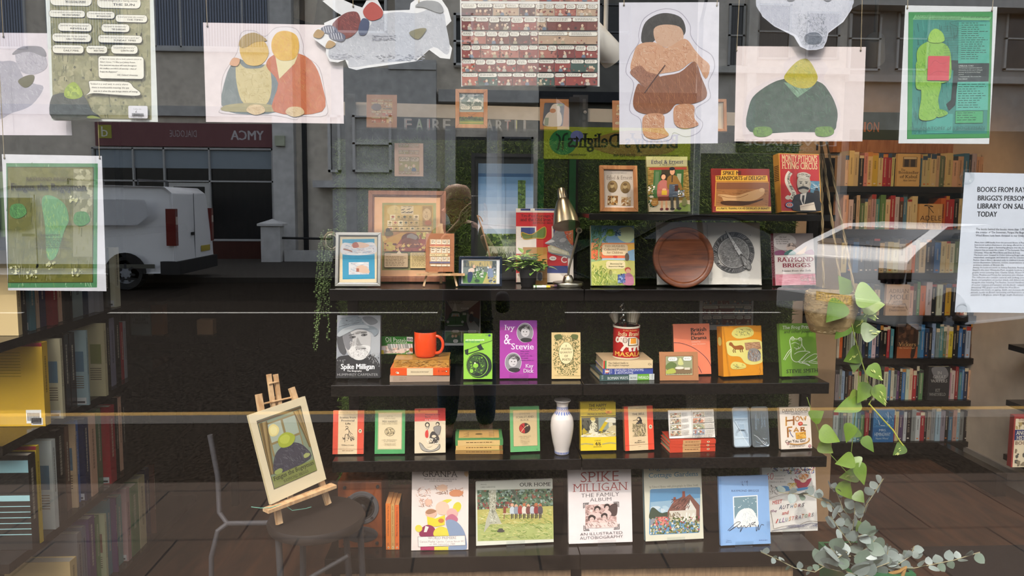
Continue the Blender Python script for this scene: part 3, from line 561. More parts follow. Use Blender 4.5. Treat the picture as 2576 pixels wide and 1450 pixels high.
# ---------------------------------------------------------------- second shelf, right bay: open book and author's book
def art(a):
    a.full('#ddd8cc'); a.poly([(2262,690),(2264,760),(2170,780),(2000,830)], '#ddd8cc'); 
    a.E(2038,976,195,196, '#4c4b49'); a.E(2038,976,190,191, '#7d7c79'); a.E(2038,976,186,187, '#5c5b59'); a.specks(1860,795,2216,1160,10,['#8d8c89'],3,6)
    a.E(2038,976,150,152, '#3b3a38'); a.E(2038,976,146,148, '#a9a7a2'); a.E(2038,976,138,140, '#8d8b87')
    for k in range(64):
        t = k * 6.283 / 64; r0, r1 = 156,184; a.L([(2038 + r0 * math.cos(t),976 + r0 * math.sin(t)),(2038 + r1 * math.cos(t + .09),976 + r1 * math.sin(t + .09))],5, a.r.choice(['#8f8d8a', '#2f2e2d', '#a9a7a3']))
    a.n += 1; b0 = a.n
    for k in range(520):
        a.n = b0 + k % 48 * .057
        t, q = a.r.random() * 6.283,134 * math.sqrt(a.r.random()); x, y = 2038 + q * math.cos(t),976 + q * math.sin(t); a.L([(x, y),(x + a.r.uniform(4,14), y + a.r.uniform(-8,8))],3.2, a.r.choice(['#6c6a67', '#b9b7b2', '#565452', '#98958f']), False)
    a.poly([(1955,775),(1985,790),(2115,985),(2090,1005),(2075,1000)], '#c9c7c2'); a.L([(1955,775),(2078,1002),(2098,1000)],5, '#3b3a38'); a.L([(1985,788),(2116,984)],4, '#4b4a48'); a.L([(2095,990),(2125,1030)],22, '#55534f'); a.blob([(2100,1010),(2135,1020),(2190,1090),(2192,1130),(2165,1135),(2125,1085)], '#8d8b86', line='#3b3a38', lw=5); a.strokes(2115,1030,2175,1120,24,['#b5b3ae', '#5e5c58'],20,40,55,4,8)
    a.L([(1800,715),(1808,1278)],5, '#a9a498'); a.lines(1358,735,1378,785,5, '#9a958c')
mt, wd, h = place([(1342,690),(2278,690),(2300,1285),(1358,1275)], A3, Z1, .455,10,0, .008)
t = thing('open_book', 'large open white book showing a drawing of an engraved plate and knife', 'book', None, mt)
b = MB(); b.box(-.002, .004,-.002, wd + .004, .007, h + .002, '#cfcabd'); b.build('cover', 'print', t)
a = Art(wd, h, (1342,690),(2278,690),(1358,1275)); art(a); g = MB(); xs = wd * (1803 - 1345) / 936; n = 12      # pages bulge to the gutter
def bulge(x): u = (x / xs if x < xs else (wd - x) / (wd - xs)); return -.010 * math.sin(min(u * 1.35,1) * math.pi / 2) * (1 if u < .74 else max(0,1 - ((u - .74) / .26) ** 2 * .8)) + .002
a.mb.v = [(x, y + bulge(x), z) for x, y, z in a.mb.v]
pg = MB()
for i in range(40):
    x0, x1 = wd * i / 40, wd * (i + 1) / 40
    pg.add([(x0, bulge(x0),0),(x1, bulge(x1),0),(x1, bulge(x1), h),(x0, bulge(x0), h),(x0, .004,0),(x1, .004,0),(x1, .004, h),(x0, .004, h)],[(0,1,2,3),(0,4,5,1),(3,2,6,7)] + ([(0,3,7,4)] if i == 0 else []) + ([(1,5,6,2)] if i == 39 else []), '#ddd8cc')
pg.build('pages', 'print', t)
keep = MB(); k = 0
for f, c in zip(a.mb.f, a.mb.c):
    if k > 0: keep.add([a.mb.v[i] for i in f],[tuple(range(len(f)))], c)
    k += 1
keep.v = [(x, y - .0012, z) for x, y, z in keep.v]; keep.build('drawing', 'print', t)
def art(a):
    a.full('#c9b7b2'); a.R(112,787,475,1000, '#a99a94'); a.E(210,870,105,78, '#d6cbc4'); a.T('Oh, how!\ndoes they want me\nto do a drawing\nfor the cover!', 128,815,258,892, INK, 'h'); a.E(270,925,44,44, '#dcc3b2'); a.strokes(228,878,305,915,26,['#4d4642', '#7a706a'],14,30,60,4,60); a.curve([(300,900),(312,930),(300,950),(270,970)],4, INK)
    a.blob([(125,960),(190,950),(230,990),(130,995)], '#8e4b6d'); a.blob([(210,975),(270,945),(310,990),(215,996)], '#4d7f77'); a.poly([(305,990),(410,910),(390,980),(350,995)], '#d9b795'); a.blob([(385,980),(450,945),(478,985),(480,1000)], '#8e4b6d')
    a.R(120,1000,485,1175, '#e4d8cf'); a.T('RAYMOND', 144,1018,465,1062, '#8f2a3a', 'FF'); a.T('BRIGGS', 186,1076,438,1116, '#8f2a3a', 'FF'); a.T('Notes from the Sofa', 184,1138,440,1158, INK, 'h'); a.R(125,1182,500,1286, '#c4808a'); a.strokes(130,1190,490,1280,60,['#a9525f', '#d9a0a8'],30,90,4,4,4); a.T('Gos W', 345,1205,482,1250, '#9a8e84', 'b')
def spart(b, t, h):
    vs, fs = glyphs('RAYMOND BRIGGS', 0, True); ax = min(v[0] for v in vs); bx = max(v[0] for v in vs)
    b.add([(-.0002, .003 + (y) / .7 * (t - .006), h * (.86 - (x - ax) / (bx - ax) * .7)) for x, y in vs], fs, '#e3a9ae')
put_book('hardback_book', 'pink and white cartoon hardback with a maroon spine showing beside a brown board', [(112,785),(468,790),(500,1286),(128,1286)], A4, Z1, art, cover='#c9b7b2', spine='#93283a', thick=.026, y=.43, lean=10, yaw=4, hard=True, spine_art=spart)
# ---------------------------------------------------------------- third shelf
def art(a):
    a.full('#8f9398'); a.blob([(940,270),(1140,270),(1140,620),(1060,640),(1040,400)], '#a3a6a8'); a.blob([(975,290),(1060,280),(1120,330),(1050,360)], '#6f7275')
    a.blob([(745,870),(745,690),(850,650),(1050,640),(1140,740),(1140,870)], '#2b2b2d'); a.specks(1040,630,1138,760,60,['#8f8f8f', '#4b4b4d'],4,8); a.specks(750,690,840,780,24,['#6f6f70', '#444444'],4,8)
    a.blob([(750,470),(850,440),(830,640),(770,610)], '#4a4b4d'); a.blob([(800,440),(900,400),(1040,430),(1055,540),(1040,620),(990,685),(900,680),(840,620)], '#b3b1ae'); a.blob([(850,590),(900,560),(1040,560),(1045,620),(990,690),(905,685)], '#d3d1cd'); a.blob([(800,430),(860,420),(890,500),(860,600),(820,560)], '#77777a')
    a.E(890,478,30,13, '#5c5b5b', rot=-8); a.E(995,456,30,13, '#5c5b5b', rot=-8); a.E(892,479,9,8, '#1e1e1f'); a.E(997,457,9,8, '#1e1e1f'); a.L([(855,462),(905,448)],8, '#4c4b4b'); a.L([(965,438),(1020,432)],8, '#4c4b4b'); a.blob([(935,480),(965,540),(985,552),(945,562),(925,540)], '#8d8b88'); a.L([(920,600),(960,588),(1015,588)],9, '#4a4646'); a.blob([(915,575),(960,565),(1010,572),(1000,582),(930,592)], '#a6a4a0'); a.strokes(880,590,1040,675,150,['#f0efec', '#9a9895', '#dddbd7'],6,16,80,3,60)
    a.strokes(860,500,940,570,26,['#8f8d8a', '#c6c4c0'],14,30,60,3,30); a.strokes(900,420,1020,445,12,['#8f8d8a'],30,60,-6,3,10)
    a.blob([(752,450),(770,330),(830,285),(930,275),(985,330),(1000,360),(1080,375),(1128,420),(1090,470),(1060,430),(960,395),(860,430),(790,460)], '#7d868c'); a.blob([(752,450),(800,400),(900,365),(1000,360),(1040,390),(930,395),(840,440),(770,475)], '#a3a9ab'); a.curve([(765,380),(860,352),(985,335)],6, '#565d62'); a.E(835,315,9,7, '#3f4448'); a.strokes(770,290,980,360,40,['#8f979b', '#6b7479'],20,50,-10,4,30)
    a.T('Spike Milligan', 790,733,1092,800, '#efeeec', 'bb'); a.T('The Biography', 845,793,978,812, '#e6e5e3', 'b'); a.T('HUMPHREY CARPENTER', 757,824,1126,848, '#a6a6a6', 't')
put_book('biography_book', 'large grey hardback with a portrait of a bearded man in floppy hat', [(746,268),(1143,266),(1140,868),(744,870)], C2, Z2, art, cover='#5d5f62', thick=.035, hard=True, y=.43, lean=10)
def art(a):
    a.full('#8cc43c'); a.T('ARTHUR RANSOME', 1928,488,2100,503, '#e9eedb', 'bb'); a.T('ROD AND LINE', 1928,506,2060,520, '#1f7a6a', 'bb'); a.E(2147,452,12,12, '#2d3560'); a.lines(2112,444,2134,462,2, '#3a5a2a')
    a.L([(1918,600),(2060,540),(2172,502)],5, '#26321f'); a.poly([(1920,590),(1955,578),(1950,640),(1925,630)], '#202a22'); a.poly([(2030,560),(2065,530),(2092,585),(2060,595)], '#202a22'); a.L([(1940,630),(2060,590),(2095,580)],9, '#202a22')
    a.E(2045,735,112,122, '#202a22'); a.E(2035,735,98,110, '#8cc43c'); a.E(2033,735,94,106, '#202a22'); a.E(2028,735,80,92, '#3f5a2c'); a.specks(1960,655,2100,815,90,['#8cc43c', '#1b231c', '#6b9a34'],3,9); a.E(2025,730,34,34, '#202a22'); a.E(2018,738,24,22, '#8cc43c'); a.E(2012,715,8,8, '#d5e6b0'); a.E(1980,790,16,18, '#8cc43c'); a.E(2030,815,24,14, '#202a22'); a.curve([(2110,640),(2150,690),(2155,770),(2110,835)],12, '#202a22')
put_book('paperback_book', 'lime green paperback with a dark fishing reel printed on its front', [(1912,433),(2174,433),(2168,868),(1906,866)], C2, Z2, art, cover='#8cc43c', thick=.014, lean=11, y=.42)
def art(a):
    a.full('#a5379a'); a.band(0,0,1, .12, '#93349b')
    a.T('Ivy', 2275,355,2372,418, '#e9dcea', 'F'); a.T('&', 2272,440,2338,530, '#e9dcea', 'F'); a.T('Stevie', 2338,522,2540,576, '#e9dcea', 'F')
    for cx, cy, f in ((2462,425,1),(2356,693,-1)):
        a.E(cx, cy, 76,90, '#d8cbd9'); a.E(cx, cy, 72,86, '#8c898c'); a.E(cx - 6 * f, cy - 34,50,36, '#3f3b3d', wob=.06); a.E(cx + 2 * f, cy - 6,38,44, '#c9c4c4'); a.E(cx - 14 * f, cy - 8,6,4, INK); a.E(cx + 14 * f, cy - 8,6,4, INK); a.L([(cx - 4, cy + 18),(cx + 14, cy + 18)],4, '#5c5455'); a.E(cx + 10, cy + 66,52,20, '#2b292b', wob=.03); a.strokes(cx - 50, cy - 62, cx + 40, cy - 30,30,['#8a8587', '#2a2829'],14,30,-20,4,40)
    a.lines(2420,590,2540,690,5, '#7d2f86', .2, .5); a.T('Kay', 2466,708,2540,748, '#e9dcea', 'F'); a.T('Dick', 2450,750,2542,784, '#e9dcea', 'F')
put_book('paperback_book', 'purple paperback with two oval portraits of women in grey', [(2233,314),(2570,312),(2582,834),(2237,836)], C2, Z2, art, cover='#a5379a', thick=.012, lean=10, y=.43)
def art(a):
    a.full('#d9bd83'); a.R(400,440,645,820, '#d9bd83'); a.n += 1
    for _ in range(900):
        x, y = a.r.uniform(405,640), a.r.uniform(445,815); dx, dy = (x - 518) / 68,(y - 612) / 105; q = dx * dx + dy * dy
        if q < 1.02: continue
        ox, oy = (x - 522) / 122,(y - 630) / 192
        if (abs(ox) ** 3 + abs(oy) ** 3) > 1: continue
        a.n += .05 if a.n < 50 else -3; t = a.r.random() * 6; l = a.r.uniform(4,11); a.L([(x, y),(x + l * math.cos(t), y + l * math.sin(t))], a.r.uniform(3,6), '#4d5a2c' if a.r.random() < .8 else '#7a7a45', False)
    a.blob([(412,450),(465,440),(480,470),(430,490)], '#5c6535'); a.blob([(560,465),(575,440),(625,450),(610,490)], '#5c6535'); a.E(518,612,68,104, '#5c6535'); a.E(518,612,64,100, '#ead6a4')
    for t, y, x0, x1 in (('A', 536,510,526),('PUFFIN', 566,474,564),('QUARTET', 598,462,572),('OF', 630,503,534),('POETS', 662,482,556)): a.T(t, x0, y, x1, y + 19, '#3f4524', 'F')
    a.T("by", 512,725,530,736, '#3f4524', 'I'); a.L([(415,815),(648,818)],2, '#8a7a45')
put_book('paperback_book', 'cream paperback with a green leafy border around an oval title', [(388,424),(646,424),(660,848),(392,848)], C3, Z2, art, cover='#d9bd83', thick=.012, lean=9, y=.42)
def art(a):
    a.full('#e8825f'); a.T('British', 1676,388,1814,428, INK, 'bb'); a.T('Radio', 1676,432,1792,466, INK, 'bb'); a.T('Drama', 1676,474,1814,512, INK, 'bb'); a.T('Edited by', 1678,522,1758,546, '#f0c4ac', 's'); a.T('John Drakakis', 1678,550,1802,570, '#f0c4ac', 's')
    a.curve([(1515,527),(1600,545),(1700,600),(1790,690),(1835,770),(1848,830)],4, '#2c2440'); a.curve([(1515,680),(1620,690),(1710,760),(1755,858)],4, '#2c2440'); 
def spart(b, t, h): b.add([(-.0002, .002, h * .45),(-.0002, t - .002, h * .45),(-.0002, t - .002, h * .97),(-.0002, .002, h * .97)],[(0,1,2,3)], '#3a2f26')
put_book('paperback_book', 'salmon orange paperback with bold black title and a thin curved line', [(1516,336),(1846,352),(1850,862),(1512,858)], C3, Z2, art, cover='#e8825f', spine='#b98b4a', thick=.014, lean=10, yaw=5, y=.47, spine_art=spart)
def art(a):
    a.full('#a9744b'); a.RR(1425,635,1682,818,8, '#8b5c39'); a.R(1432,642,1672,812, '#a8ac84'); a.R(1436,645,1668,760, '#8f9570'); a.bubble(1452,648,1535,684, lw=2); a.bubble(1590,646,1664,682, lw=2); a.lines(1462,656,1526,678,3, '#5c5a48'); a.lines(1600,654,1656,676,3, '#5c5a48')
    a.blob([(1540,710),(1555,662),(1570,660),(1592,712),(1565,724)], '#c3c480'); a.blob([(1434,720),(1480,690),(1530,720),(1490,770),(1436,760)], '#5d7038'); a.R(1440,755,1668,800, '#7a6445'); a.blob([(1438,770),(1500,750),(1520,790),(1440,800)], '#a9b04a'); a.E(1555,748,40,12, '#dcd5c2'); a.R(1600,745,1650,765, '#d0c6b0'); a.lines(1440,800,1660,812,1, '#4c4632')
put_card('mounted_print', 'small brown-mounted cartoon panel in front of the salmon book', [(1372,598),(1722,602),(1732,860),(1378,860)], C3, Z2, lambda a: art(a), c='#a9744b', y=.40, lean=12)
def art(a):
    a.full('#d98e18'); a.blob([(2060,440),(2100,385),(2200,375),(2248,420),(2225,470),(2110,485)], '#d9cf72'); a.strokes(2080,390,2230,460,40,['#7f8a55', '#5c6545', '#b5b060'],8,26,80,4,60)
    a.blob([(2000,590),(2015,510),(2120,505),(2240,500),(2310,530),(2325,620),(2305,720),(2220,750),(2150,730),(2110,665),(2030,650)], '#dcd27a')
    a.blob([(2035,520),(2055,522),(2075,555),(2130,552),(2150,575),(2140,595),(2075,590),(2050,560),(2030,545)], '#9a5a26'); 
    for x in (2065,2080,2125,2142): a.L([(x, 585),(x - 8,605),(x - 2,622)],7, '#6d3d1c')
    a.poly([(2160,530),(2290,528),(2300,600),(2165,605)], '#b08560'); a.strokes(2165,532,2292,600,50,['#8a6344', '#c9a07c'],16,40,0,4,20); a.blob([(2190,605),(2240,590),(2285,625),(2280,700),(2230,720),(2175,690)], '#8a8682'); a.strokes(2180,605,2285,715,50,['#5c5a5a', '#b3aeaa', '#a07c62'],10,30,80,5,30); a.blob([(2025,740),(2060,710),(2140,735),(2148,775),(2080,785),(2030,775)], '#d9cf72'); a.strokes(2040,735,2135,775,20,['#7f8a55', '#a9843c'],8,24,20,4)
    a.poly([(1990,360),(2000,360),(2012,850),(2000,850)], '#c47f14'); a.strokes(2260,740,2335,850,30,['#e3a53a', '#b8740f'],30,60,100,4,20)
def spart(b, t, h): b.lathe([(0,0),(1,0)], '#d9cf72', 16, Matrix.Translation((-.0003, t / 2, h * .7)) @ Matrix.Rotation(R(90),4, 'Y') @ Matrix.Diagonal((h * .09, t * .36,1,1)), False)
put_book('hardback_book', 'mustard yellow hardback with a brown horse in a pale yellow patch', [(1985,362),(2318,368),(2345,862),(1958,850)], C3, Z2, art, cover='#d98e18', spine='#c9861c', thick=.04, lean=8, yaw=9, hard=True, y=.425, spine_art=spart)
def art(a):
    a.full('#6f9c2c'); a.T('The Frog Prince', 182,362,455,404, '#eef0e2', 'F'); a.T('and other poems', 196,405,450,445, '#20261a', 'i')
    W = '#e9efd8'
    a.curve([(258,480),(248,510),(255,560),(262,600),(262,660),(285,705),(330,712),(400,640),(430,628),(395,615),(330,618),(290,640)],5, W); a.curve([(258,480),(275,470),(290,490),(318,495),(335,480),(352,490),(355,530),(360,560),(385,600),(380,615)],5, W); a.curve([(262,540),(295,528),(330,545)],4, W)
    for x, y in ((275,492),(342,500)): a.L([(x + 15 * math.cos(k * .524), y + 12 * math.sin(k * .524)) for k in range(13)],4, W); a.E(x, y, 5,4, W)
    a.curve([(258,590),(232,620),(205,670),(195,690)],5, W); a.curve([(262,600),(240,640),(212,685),(208,696)],4, W); a.curve([(285,575),(320,590),(345,575),(350,545)],4, W); a.curve([(300,600),(330,580),(320,570)],4, W); a.curve([(400,640),(350,690),(330,720),(380,735),(430,758),(390,728),(360,722),(420,670),(470,645),(495,655),(480,690),(420,722),(510,742)],5, W); a.curve([(330,715),(450,715),(505,730)],4, W)
    a.T('STEVIE SMITH', 222,786,502,822, '#20261a', 'F'); a.R(155,340,160,350, '#5d8622')
put_book('hardback_book', 'grass green hardback with a white line drawing of a seated frog', [(152,338),(472,342),(527,856),(186,852)], C4, Z2, art, cover='#6f9c2c', spine='#83a84a', thick=.02, lean=11, yaw=5, hard=True, y=.43)
# ---- stack with a mug, pastel box
def sp(a): a.full('#a9937f'); a.R(1236,835,1262,884, '#b8a28e'); a.lines(1320,846,1400,880,2, '#8d7864')
z = lying_book('book', 'worn pinkish-brown book at the bottom of the stack under the orange mug', C2,1234,1780,826,888, Z2, sp, '#a9937f', y=.40, depth=.15, hard=True, yaw=1)
def sp(a): a.full('#e2561a'); a.R(1390,756,1628,824, '#ddc9a4'); a.T('PENGUIN PORTRAIT', 1426,786,1590,798, INK, 'F'); a.E(1304,798,15,9, '#f0e2cc', rot=20); a.E(1299,797,4,5, INK); a.lines(1676,776,1686,798,3, INK); a.E(1750,786,10,8, '#2b1a12'); a.E(1750,786,6,5, '#f0e2cc'); a.lines(1706,780,1738,796,2, '#7a2c10')
z = lying_book('book', 'orange paperback with cream title panel in the middle of the mug stack', C2,1240,1778,756,824, z, sp, '#e2561a', y=.40, depth=.14, top='#d9793c')
def sp(a): a.full('#b9873f'); a.strokes(1275,684,1770,752,60,['#d9b06a', '#8f6428', '#c99c50', '#6d4c22'],20,70,2,5,30); a.lines(1300,700,1600,740,3, '#6d4c22', .2, .6)
z = lying_book('book', 'shiny gold-brown book on top of the stack holding the orange mug', C2,1272,1776,682,754, z, sp, '#b9873f', y=.41, depth=.13, m='gloss', hard=True)
MUGZ = z
def art(a):
    a.full('#2f7a2a'); a.T('Oil Pastels', 1206,474,1392,532, '#e9efe2', 't'); a.lines(1206,536,1420,548,1, '#a9cc9a', .5, .1); a.R(1395,452,1450,508, '#e6e4e0'); a.lines(1400,470,1446,500,3, '#4b4a48', .8,0)
    a.poly([(1160,590),(1456,540),(1463,650),(1150,688)], '#d6c4b8'); a.poly([(1215,560),(1450,535),(1455,590),(1225,620)], '#8f938c')
    for k in range(10): a.L([(1232 + k * 22,556 - k * 2),(1236 + k * 22,616 - k * 3)],13, a.r.choice(['#b9bdb8', '#cfd1cc', '#9a9c98', '#d8c9c0']))
    a.specks(1165,600,1450,670,60,['#b3a79c', '#d9b7a4', '#8b8a84', '#e9ddd2'],6,16); a.E(1430,612,22,26, '#a0522f'); a.L([(1365,655),(1408,625)],14, '#4d7a3a'); a.R(1152,640,1180,690, '#d9c43a'); a.R(1152,600,1200,640, '#e3e0da')
q = P(*zpx(C2,(1150,690)), .515); t = thing('pastel_box', 'green and white oil pastels box standing on the mug stack behind the mug', 'box', None, frame(Vector((q.x, .512, MUGZ + .0015)),(1,-.1,0),(0, .08,1)))
a = Art(.123, .066,(1165,470),(1450,450),(1148,690)); a.mb.box(0, .0,0, .123, .018, .066, '#2f7a2a'); a.mb.box(-.009, .002,0,0, .018, .06, '#256a22'); art(a); a.mb.build('carton', 'glossprint', t)
# ---- stack with the spice tin
def sp(a): a.R(828,800,1336,858, '#3f5a58'); a.R(1100,800,1178,858, '#c3cbc4'); a.R(1178,800,1288,858, '#6fae3c'); a.R(1288,800,1336,858, '#cfd3cc'); a.T('ROMAN WAYS', 900,820,1090,846, '#e3e8e4', 'F'); a.T('IN THE', 1112,828,1168,842, '#2f4442', 'F'); a.T('WEALD', 1182,820,1282,846, '#eef3e4', 'F'); a.lines(845,806,862,852,5, '#b9c7c2'); a.lines(1312,806,1324,852,5, '#5c6a62')
z = lying_book('book', 'dark green and white history book at the bottom under the spice tin', C3,828,1336,800,858, Z2, sp, '#3f5a58', y=.40, depth=.17, hard=True, yaw=4, top='#2c3b3a')
def sp(a): a.full('#3d4d95'); a.E(896,768,18,20, '#c96a4a'); a.R(876,748,880,792, '#d9d2c2'); a.R(918,748,922,794, '#d9d2c2'); a.R(880,760,914,776, '#e6ddd0'); a.T('ENGLISH SYNONYMS', 966,747,1232,770, '#e0e0ea', 's'); a.T('& ANTONYMS', 966,773,1136,795, '#e0e0ea', 's'); a.lines(930,750,942,792,4, '#c9cbe0')
z = lying_book('book', 'blue paperback dictionary with white title in the middle of the tin stack', C3,856,1320,742,798, z, sp, '#3d4d95', y=.405, depth=.13, yaw=3)
def sp(a): a.full('#dfc69a'); a.R(862,662,876,738, '#c9322a'); a.R(876,662,890,738, '#3f8a4a'); a.T('The Oxford Guide to', 906,676,1090,694, '#3a2c1e', 'F'); a.T('the English Language', 906,700,1098,718, '#3a2c1e', 'F'); a.E(1284,700,12,9, '#6a5a42'); a.E(1284,700,8,6, '#dfc69a'); a.R(1300,690,1303,712, '#6a5a42')
z = lying_book('book', 'cream paperback language guide lying on top beneath the red spice tin', C3,858,1316,660,738, z, sp, '#dfc69a', y=.405, depth=.14, yaw=2, top='#b89d78')
TINZ = z
# ---------------------------------------------------------------- fourth shelf
def penguin(col, col2, parts):
    def f(a):
        a.full(col2); parts(a)
    return f
def art(a):
    a.full('#d9c29c'); a.band(0,0, .17,1, '#d4533c'); a.band(.79,0,1,1, '#d4533c'); a.T('PENGUIN BOOKS', 795,1150,940,1168, '#9c8a6c', 'f'); a.L([(775,1180),(955,1180)],2, '#8a7758')
    a.T('Scenes from', 792,1200,935,1220, INK, 'b'); a.T('Provincial', 804,1232,920,1252, INK, 'b'); a.T('Life', 840,1264,884,1284, INK, 'b'); a.curve([(838,1310),(850,1300),(862,1312),(856,1326),(842,1324)],4, INK); a.curve([(835,1345),(850,1330),(868,1345),(862,1385),(835,1390),(830,1430),(826,1470)],4, INK); a.curve([(868,1350),(885,1375),(900,1385)],4, INK); a.curve([(862,1390),(880,1430),(885,1460)],4, INK); a.strokes(845,1375,905,1455,16,[INK],14,34,70,3,40); a.strokes(800,1415,830,1440,12,[INK],8,18,70,3,40); a.strokes(880,1415,915,1440,12,[INK],8,18,70,3,40)
    a.T('William Cooper', 795,1494,910,1508, INK, 'I'); a.L([(720,1540),(1000,1542)],2, '#8a4a38'); a.lines(800,1556,915,1568,1, '#8a6a48'); a.E(969,1352,15,21, '#e6d6b4'); a.E(969,1354,8,14, '#2a211c'); a.E(969,1358,4,8, '#e6d6b4')
put_book('paperback_book', 'orange and cream striped paperback with a sketched man and bicycle', [(735,1137),(1012,1135),(998,1592),(712,1597)], C2, Z3, art, cover='#d4533c', thick=.012, lean=10, y=.42)
def art(a):
    a.full('#4d9a5c'); a.band(.1, .055, .9, .9, '#d8c59c'); a.band(.11, .06, .89, .893, '#3a6a45'); a.band(.118, .066, .882, .888, '#dbc9a2')
    a.T('GUY DE', 1212,1192,1266,1204, '#6a604c', 'f'); a.T('MAUPASSANT', 1188,1212,1290,1226, '#6a604c', 'f'); a.T('MISS HARRIET', 1168,1240,1308,1260, '#4a4436', 'F'); a.T('AND OTHER STORIES', 1168,1268,1306,1280, '#6a604c', 'f')
    a.E(1236,1356,46,45, '#4a4436'); a.E(1236,1356,42,41, '#d3bf94'); a.strokes(1200,1322,1272,1390,44,['#4a4436', '#7a6c50'],8,22,40,4,80)
    a.T('A NEW TRANSLATION BY', 1162,1436,1304,1446, '#6a604c', 'f'); a.T('H. N. P. SLOMAN', 1182,1452,1286,1462, '#6a604c', 'f'); a.T('THE PENGUIN CLASSICS', 1186,1476,1290,1500, '#8a7e62', 'f')
put_book('paperback_book', 'green-bordered cream paperback with a round engraved emblem, beside the striped bicycle book', [(1106,1133),(1379,1131),(1370,1582),(1096,1584)], C2, Z3, art, cover='#4d9a5c', thick=.01, lean=10, y=.42)
def art(a):
    a.full('#dccbad'); a.band(0,0,1, .285, '#d0453c'); a.L([(1480,1156),(1752,1154)],2, '#8a2c24'); a.L([(1478,1226),(1752,1224)],2, '#8a2c24'); a.E(1515,1138,10,12, '#8a2c24'); a.T('A Penguin Book 3/6', 1570,1132,1730,1146, '#8a2c24', 's'); a.T('Money in the', 1568,1172,1702,1190, INK, 's'); a.T('Bank', 1568,1195,1618,1210, INK, 's'); a.T('P.G. Wodehouse', 1566,1228,1684,1241, '#f0d9cc', 'b')
    a.E(1584,1282,22,26, '#3a332e'); a.E(1584,1284,13,16, '#dccbad'); a.L([(1570,1310),(1585,1330),(1600,1300)],8, '#8f8a84'); a.blob([(1568,1345),(1586,1335),(1592,1375),(1586,1412),(1565,1408),(1560,1372)], '#d0453c'); a.E(1678,1275,18,20, '#3a332e'); a.E(1676,1280,11,13, '#dccbad'); a.blob([(1640,1310),(1675,1296),(1706,1305),(1695,1370),(1680,1390),(1650,1360)], '#8f8a84', line=INK, lw=3); a.blob([(1610,1370),(1640,1350),(1680,1400),(1685,1440),(1640,1470),(1600,1440)], '#4a4542'); a.E(1640,1400,20,14, '#dccbad'); a.E(1606,1440,18,22, '#dccbad'); a.strokes(1570,1420,1680,1480,30,[INK, '#a49a8c', '#e9dfca'],12,34,50,6,60)
    a.blob([(1505,1462),(1530,1475),(1560,1520),(1610,1540),(1660,1520),(1690,1480),(1682,1530),(1600,1556),(1530,1535)], '#a39d92', line=INK, lw=3); a.E(1595,1490,24,18, '#dccbad')
put_book('paperback_book', 'red-topped cream paperback with tumbling cartoon figures on the front', [(1473,1117),(1754,1117),(1744,1570),(1460,1568)], C2, Z3, art, cover='#c9a06a', spine='#b9552f', thick=.012, lean=10, yaw=3, y=.42)
z = Z3
for i, (zt, zb, x0, x1, c, c3, lab) in enumerate(((1538,1576,1832,2266, '#8a6a38', '#a4804a', 'brown-spined paperback at the bottom of the flat green-topped stack'),(1494,1536,1836,2262, '#b98d50', '#d9b06c', 'tan-spined paperback second up in the flat green-topped stack'),(1440,1492,1832,2268, '#c39a5c', '#dcb878', 'pale tan paperback with green corners near the top of the flat stack'))):
    def sp(a, c3=c3, i=i): a.full(c3); a.band(0,0, .05,1, '#4f8a50' if i == 2 else c3); a.band(.93,0,1,1, '#4f8a50' if i == 2 else '#8a6334'); a.lines(1930,(zt + zb) / 2 - 6,2180,(zt + zb) / 2 + 8,1, '#6a4c28', .5, .1)
    z = lying_book('book', lab, C2, x0, x1, zt, zb, z, sp, c, y=.42, depth=.11, top='#4f8a50', group=None, yaw=(i - 1) * 1.5)
b = thing('book', 'green-bordered thin paperback lying face up on top of the flat stack', 'book', None, Matrix.Translation((P(*zpx(C2,(1832,1440)), .42).x, .423, z)))
wd = P(*zpx(C2,(2262,1440)), .42).x - P(*zpx(C2,(1832,1440)), .42).x; m = MB(); m.box(0,0,0, wd, .11, .006, '#4f8a50'); m.box(.012, .008, .006, wd - .012, .102, .0064, '#d0a562'); m.lathe([(.0, .0067),(.014, .0067)], '#6a5632', 18, Matrix.Translation((wd / 2, .05,0)) @ Matrix.Diagonal((1, .6,1,1)), False)
for k in range(6): m.box(.03 + (k % 3) * .007, .02 + .01 * k, .0064, .05, .024 + .01 * k, .0066, '#8f6f42'); m.box(wd - .05, .02 + .01 * k, .0064, wd - .03, .024 + .01 * k, .0066, '#8f6f42')
m.build('cover', 'print', b); MB().box(.002, .001, .001, wd - .002, .109, .005, '#cdb98f').build('pages', 'pages', b)
def art(a):
    a.full('#5fa566'); a.band(.1, .08, .92, .88, '#3f4a30'); a.band(.107, .085, .913, .875, '#c9b183')
    a.T('STENDHAL', 108,1162,208,1178, '#6a5f48', 'f'); a.T('SCARLET AND', 76,1194,236,1214, '#5a4f3a', 'F'); a.T('BLACK', 116,1224,194,1242, '#5a4f3a', 'F'); a.E(152,1316,52,53, '#3a2a22'); a.E(152,1316,49,50, '#b02a2a', a0=90, a1=270); a.curve([(120,1350),(150,1310),(185,1285),(178,1300)],5, '#d9c49a'); a.curve([(125,1285),(150,1320),(180,1352)],5, '#3a2020')
    a.T('A NEW TRANSLATION\nBY M.R.B. SHAW', 95,1392,206,1420, '#7a6e54', 'f'); a.L([(110,1434),(195,1434)],2, '#8a7c5c'); a.T('THE PENGUIN\nCLASSICS', 108,1446,192,1478, '#8a7c5c', 'f'); a.lines(250,1530,268,1538,1, '#2f5c38')
put_book('paperback_book', 'green-bordered tan paperback with a red and black disc, beside the white vase', [(24,1096),(292,1100),(286,1552),(16,1548)], C3, Z3, art, cover='#5fa566', spine='#b59c68', thick=.016, lean=11, yaw=5, y=.42)
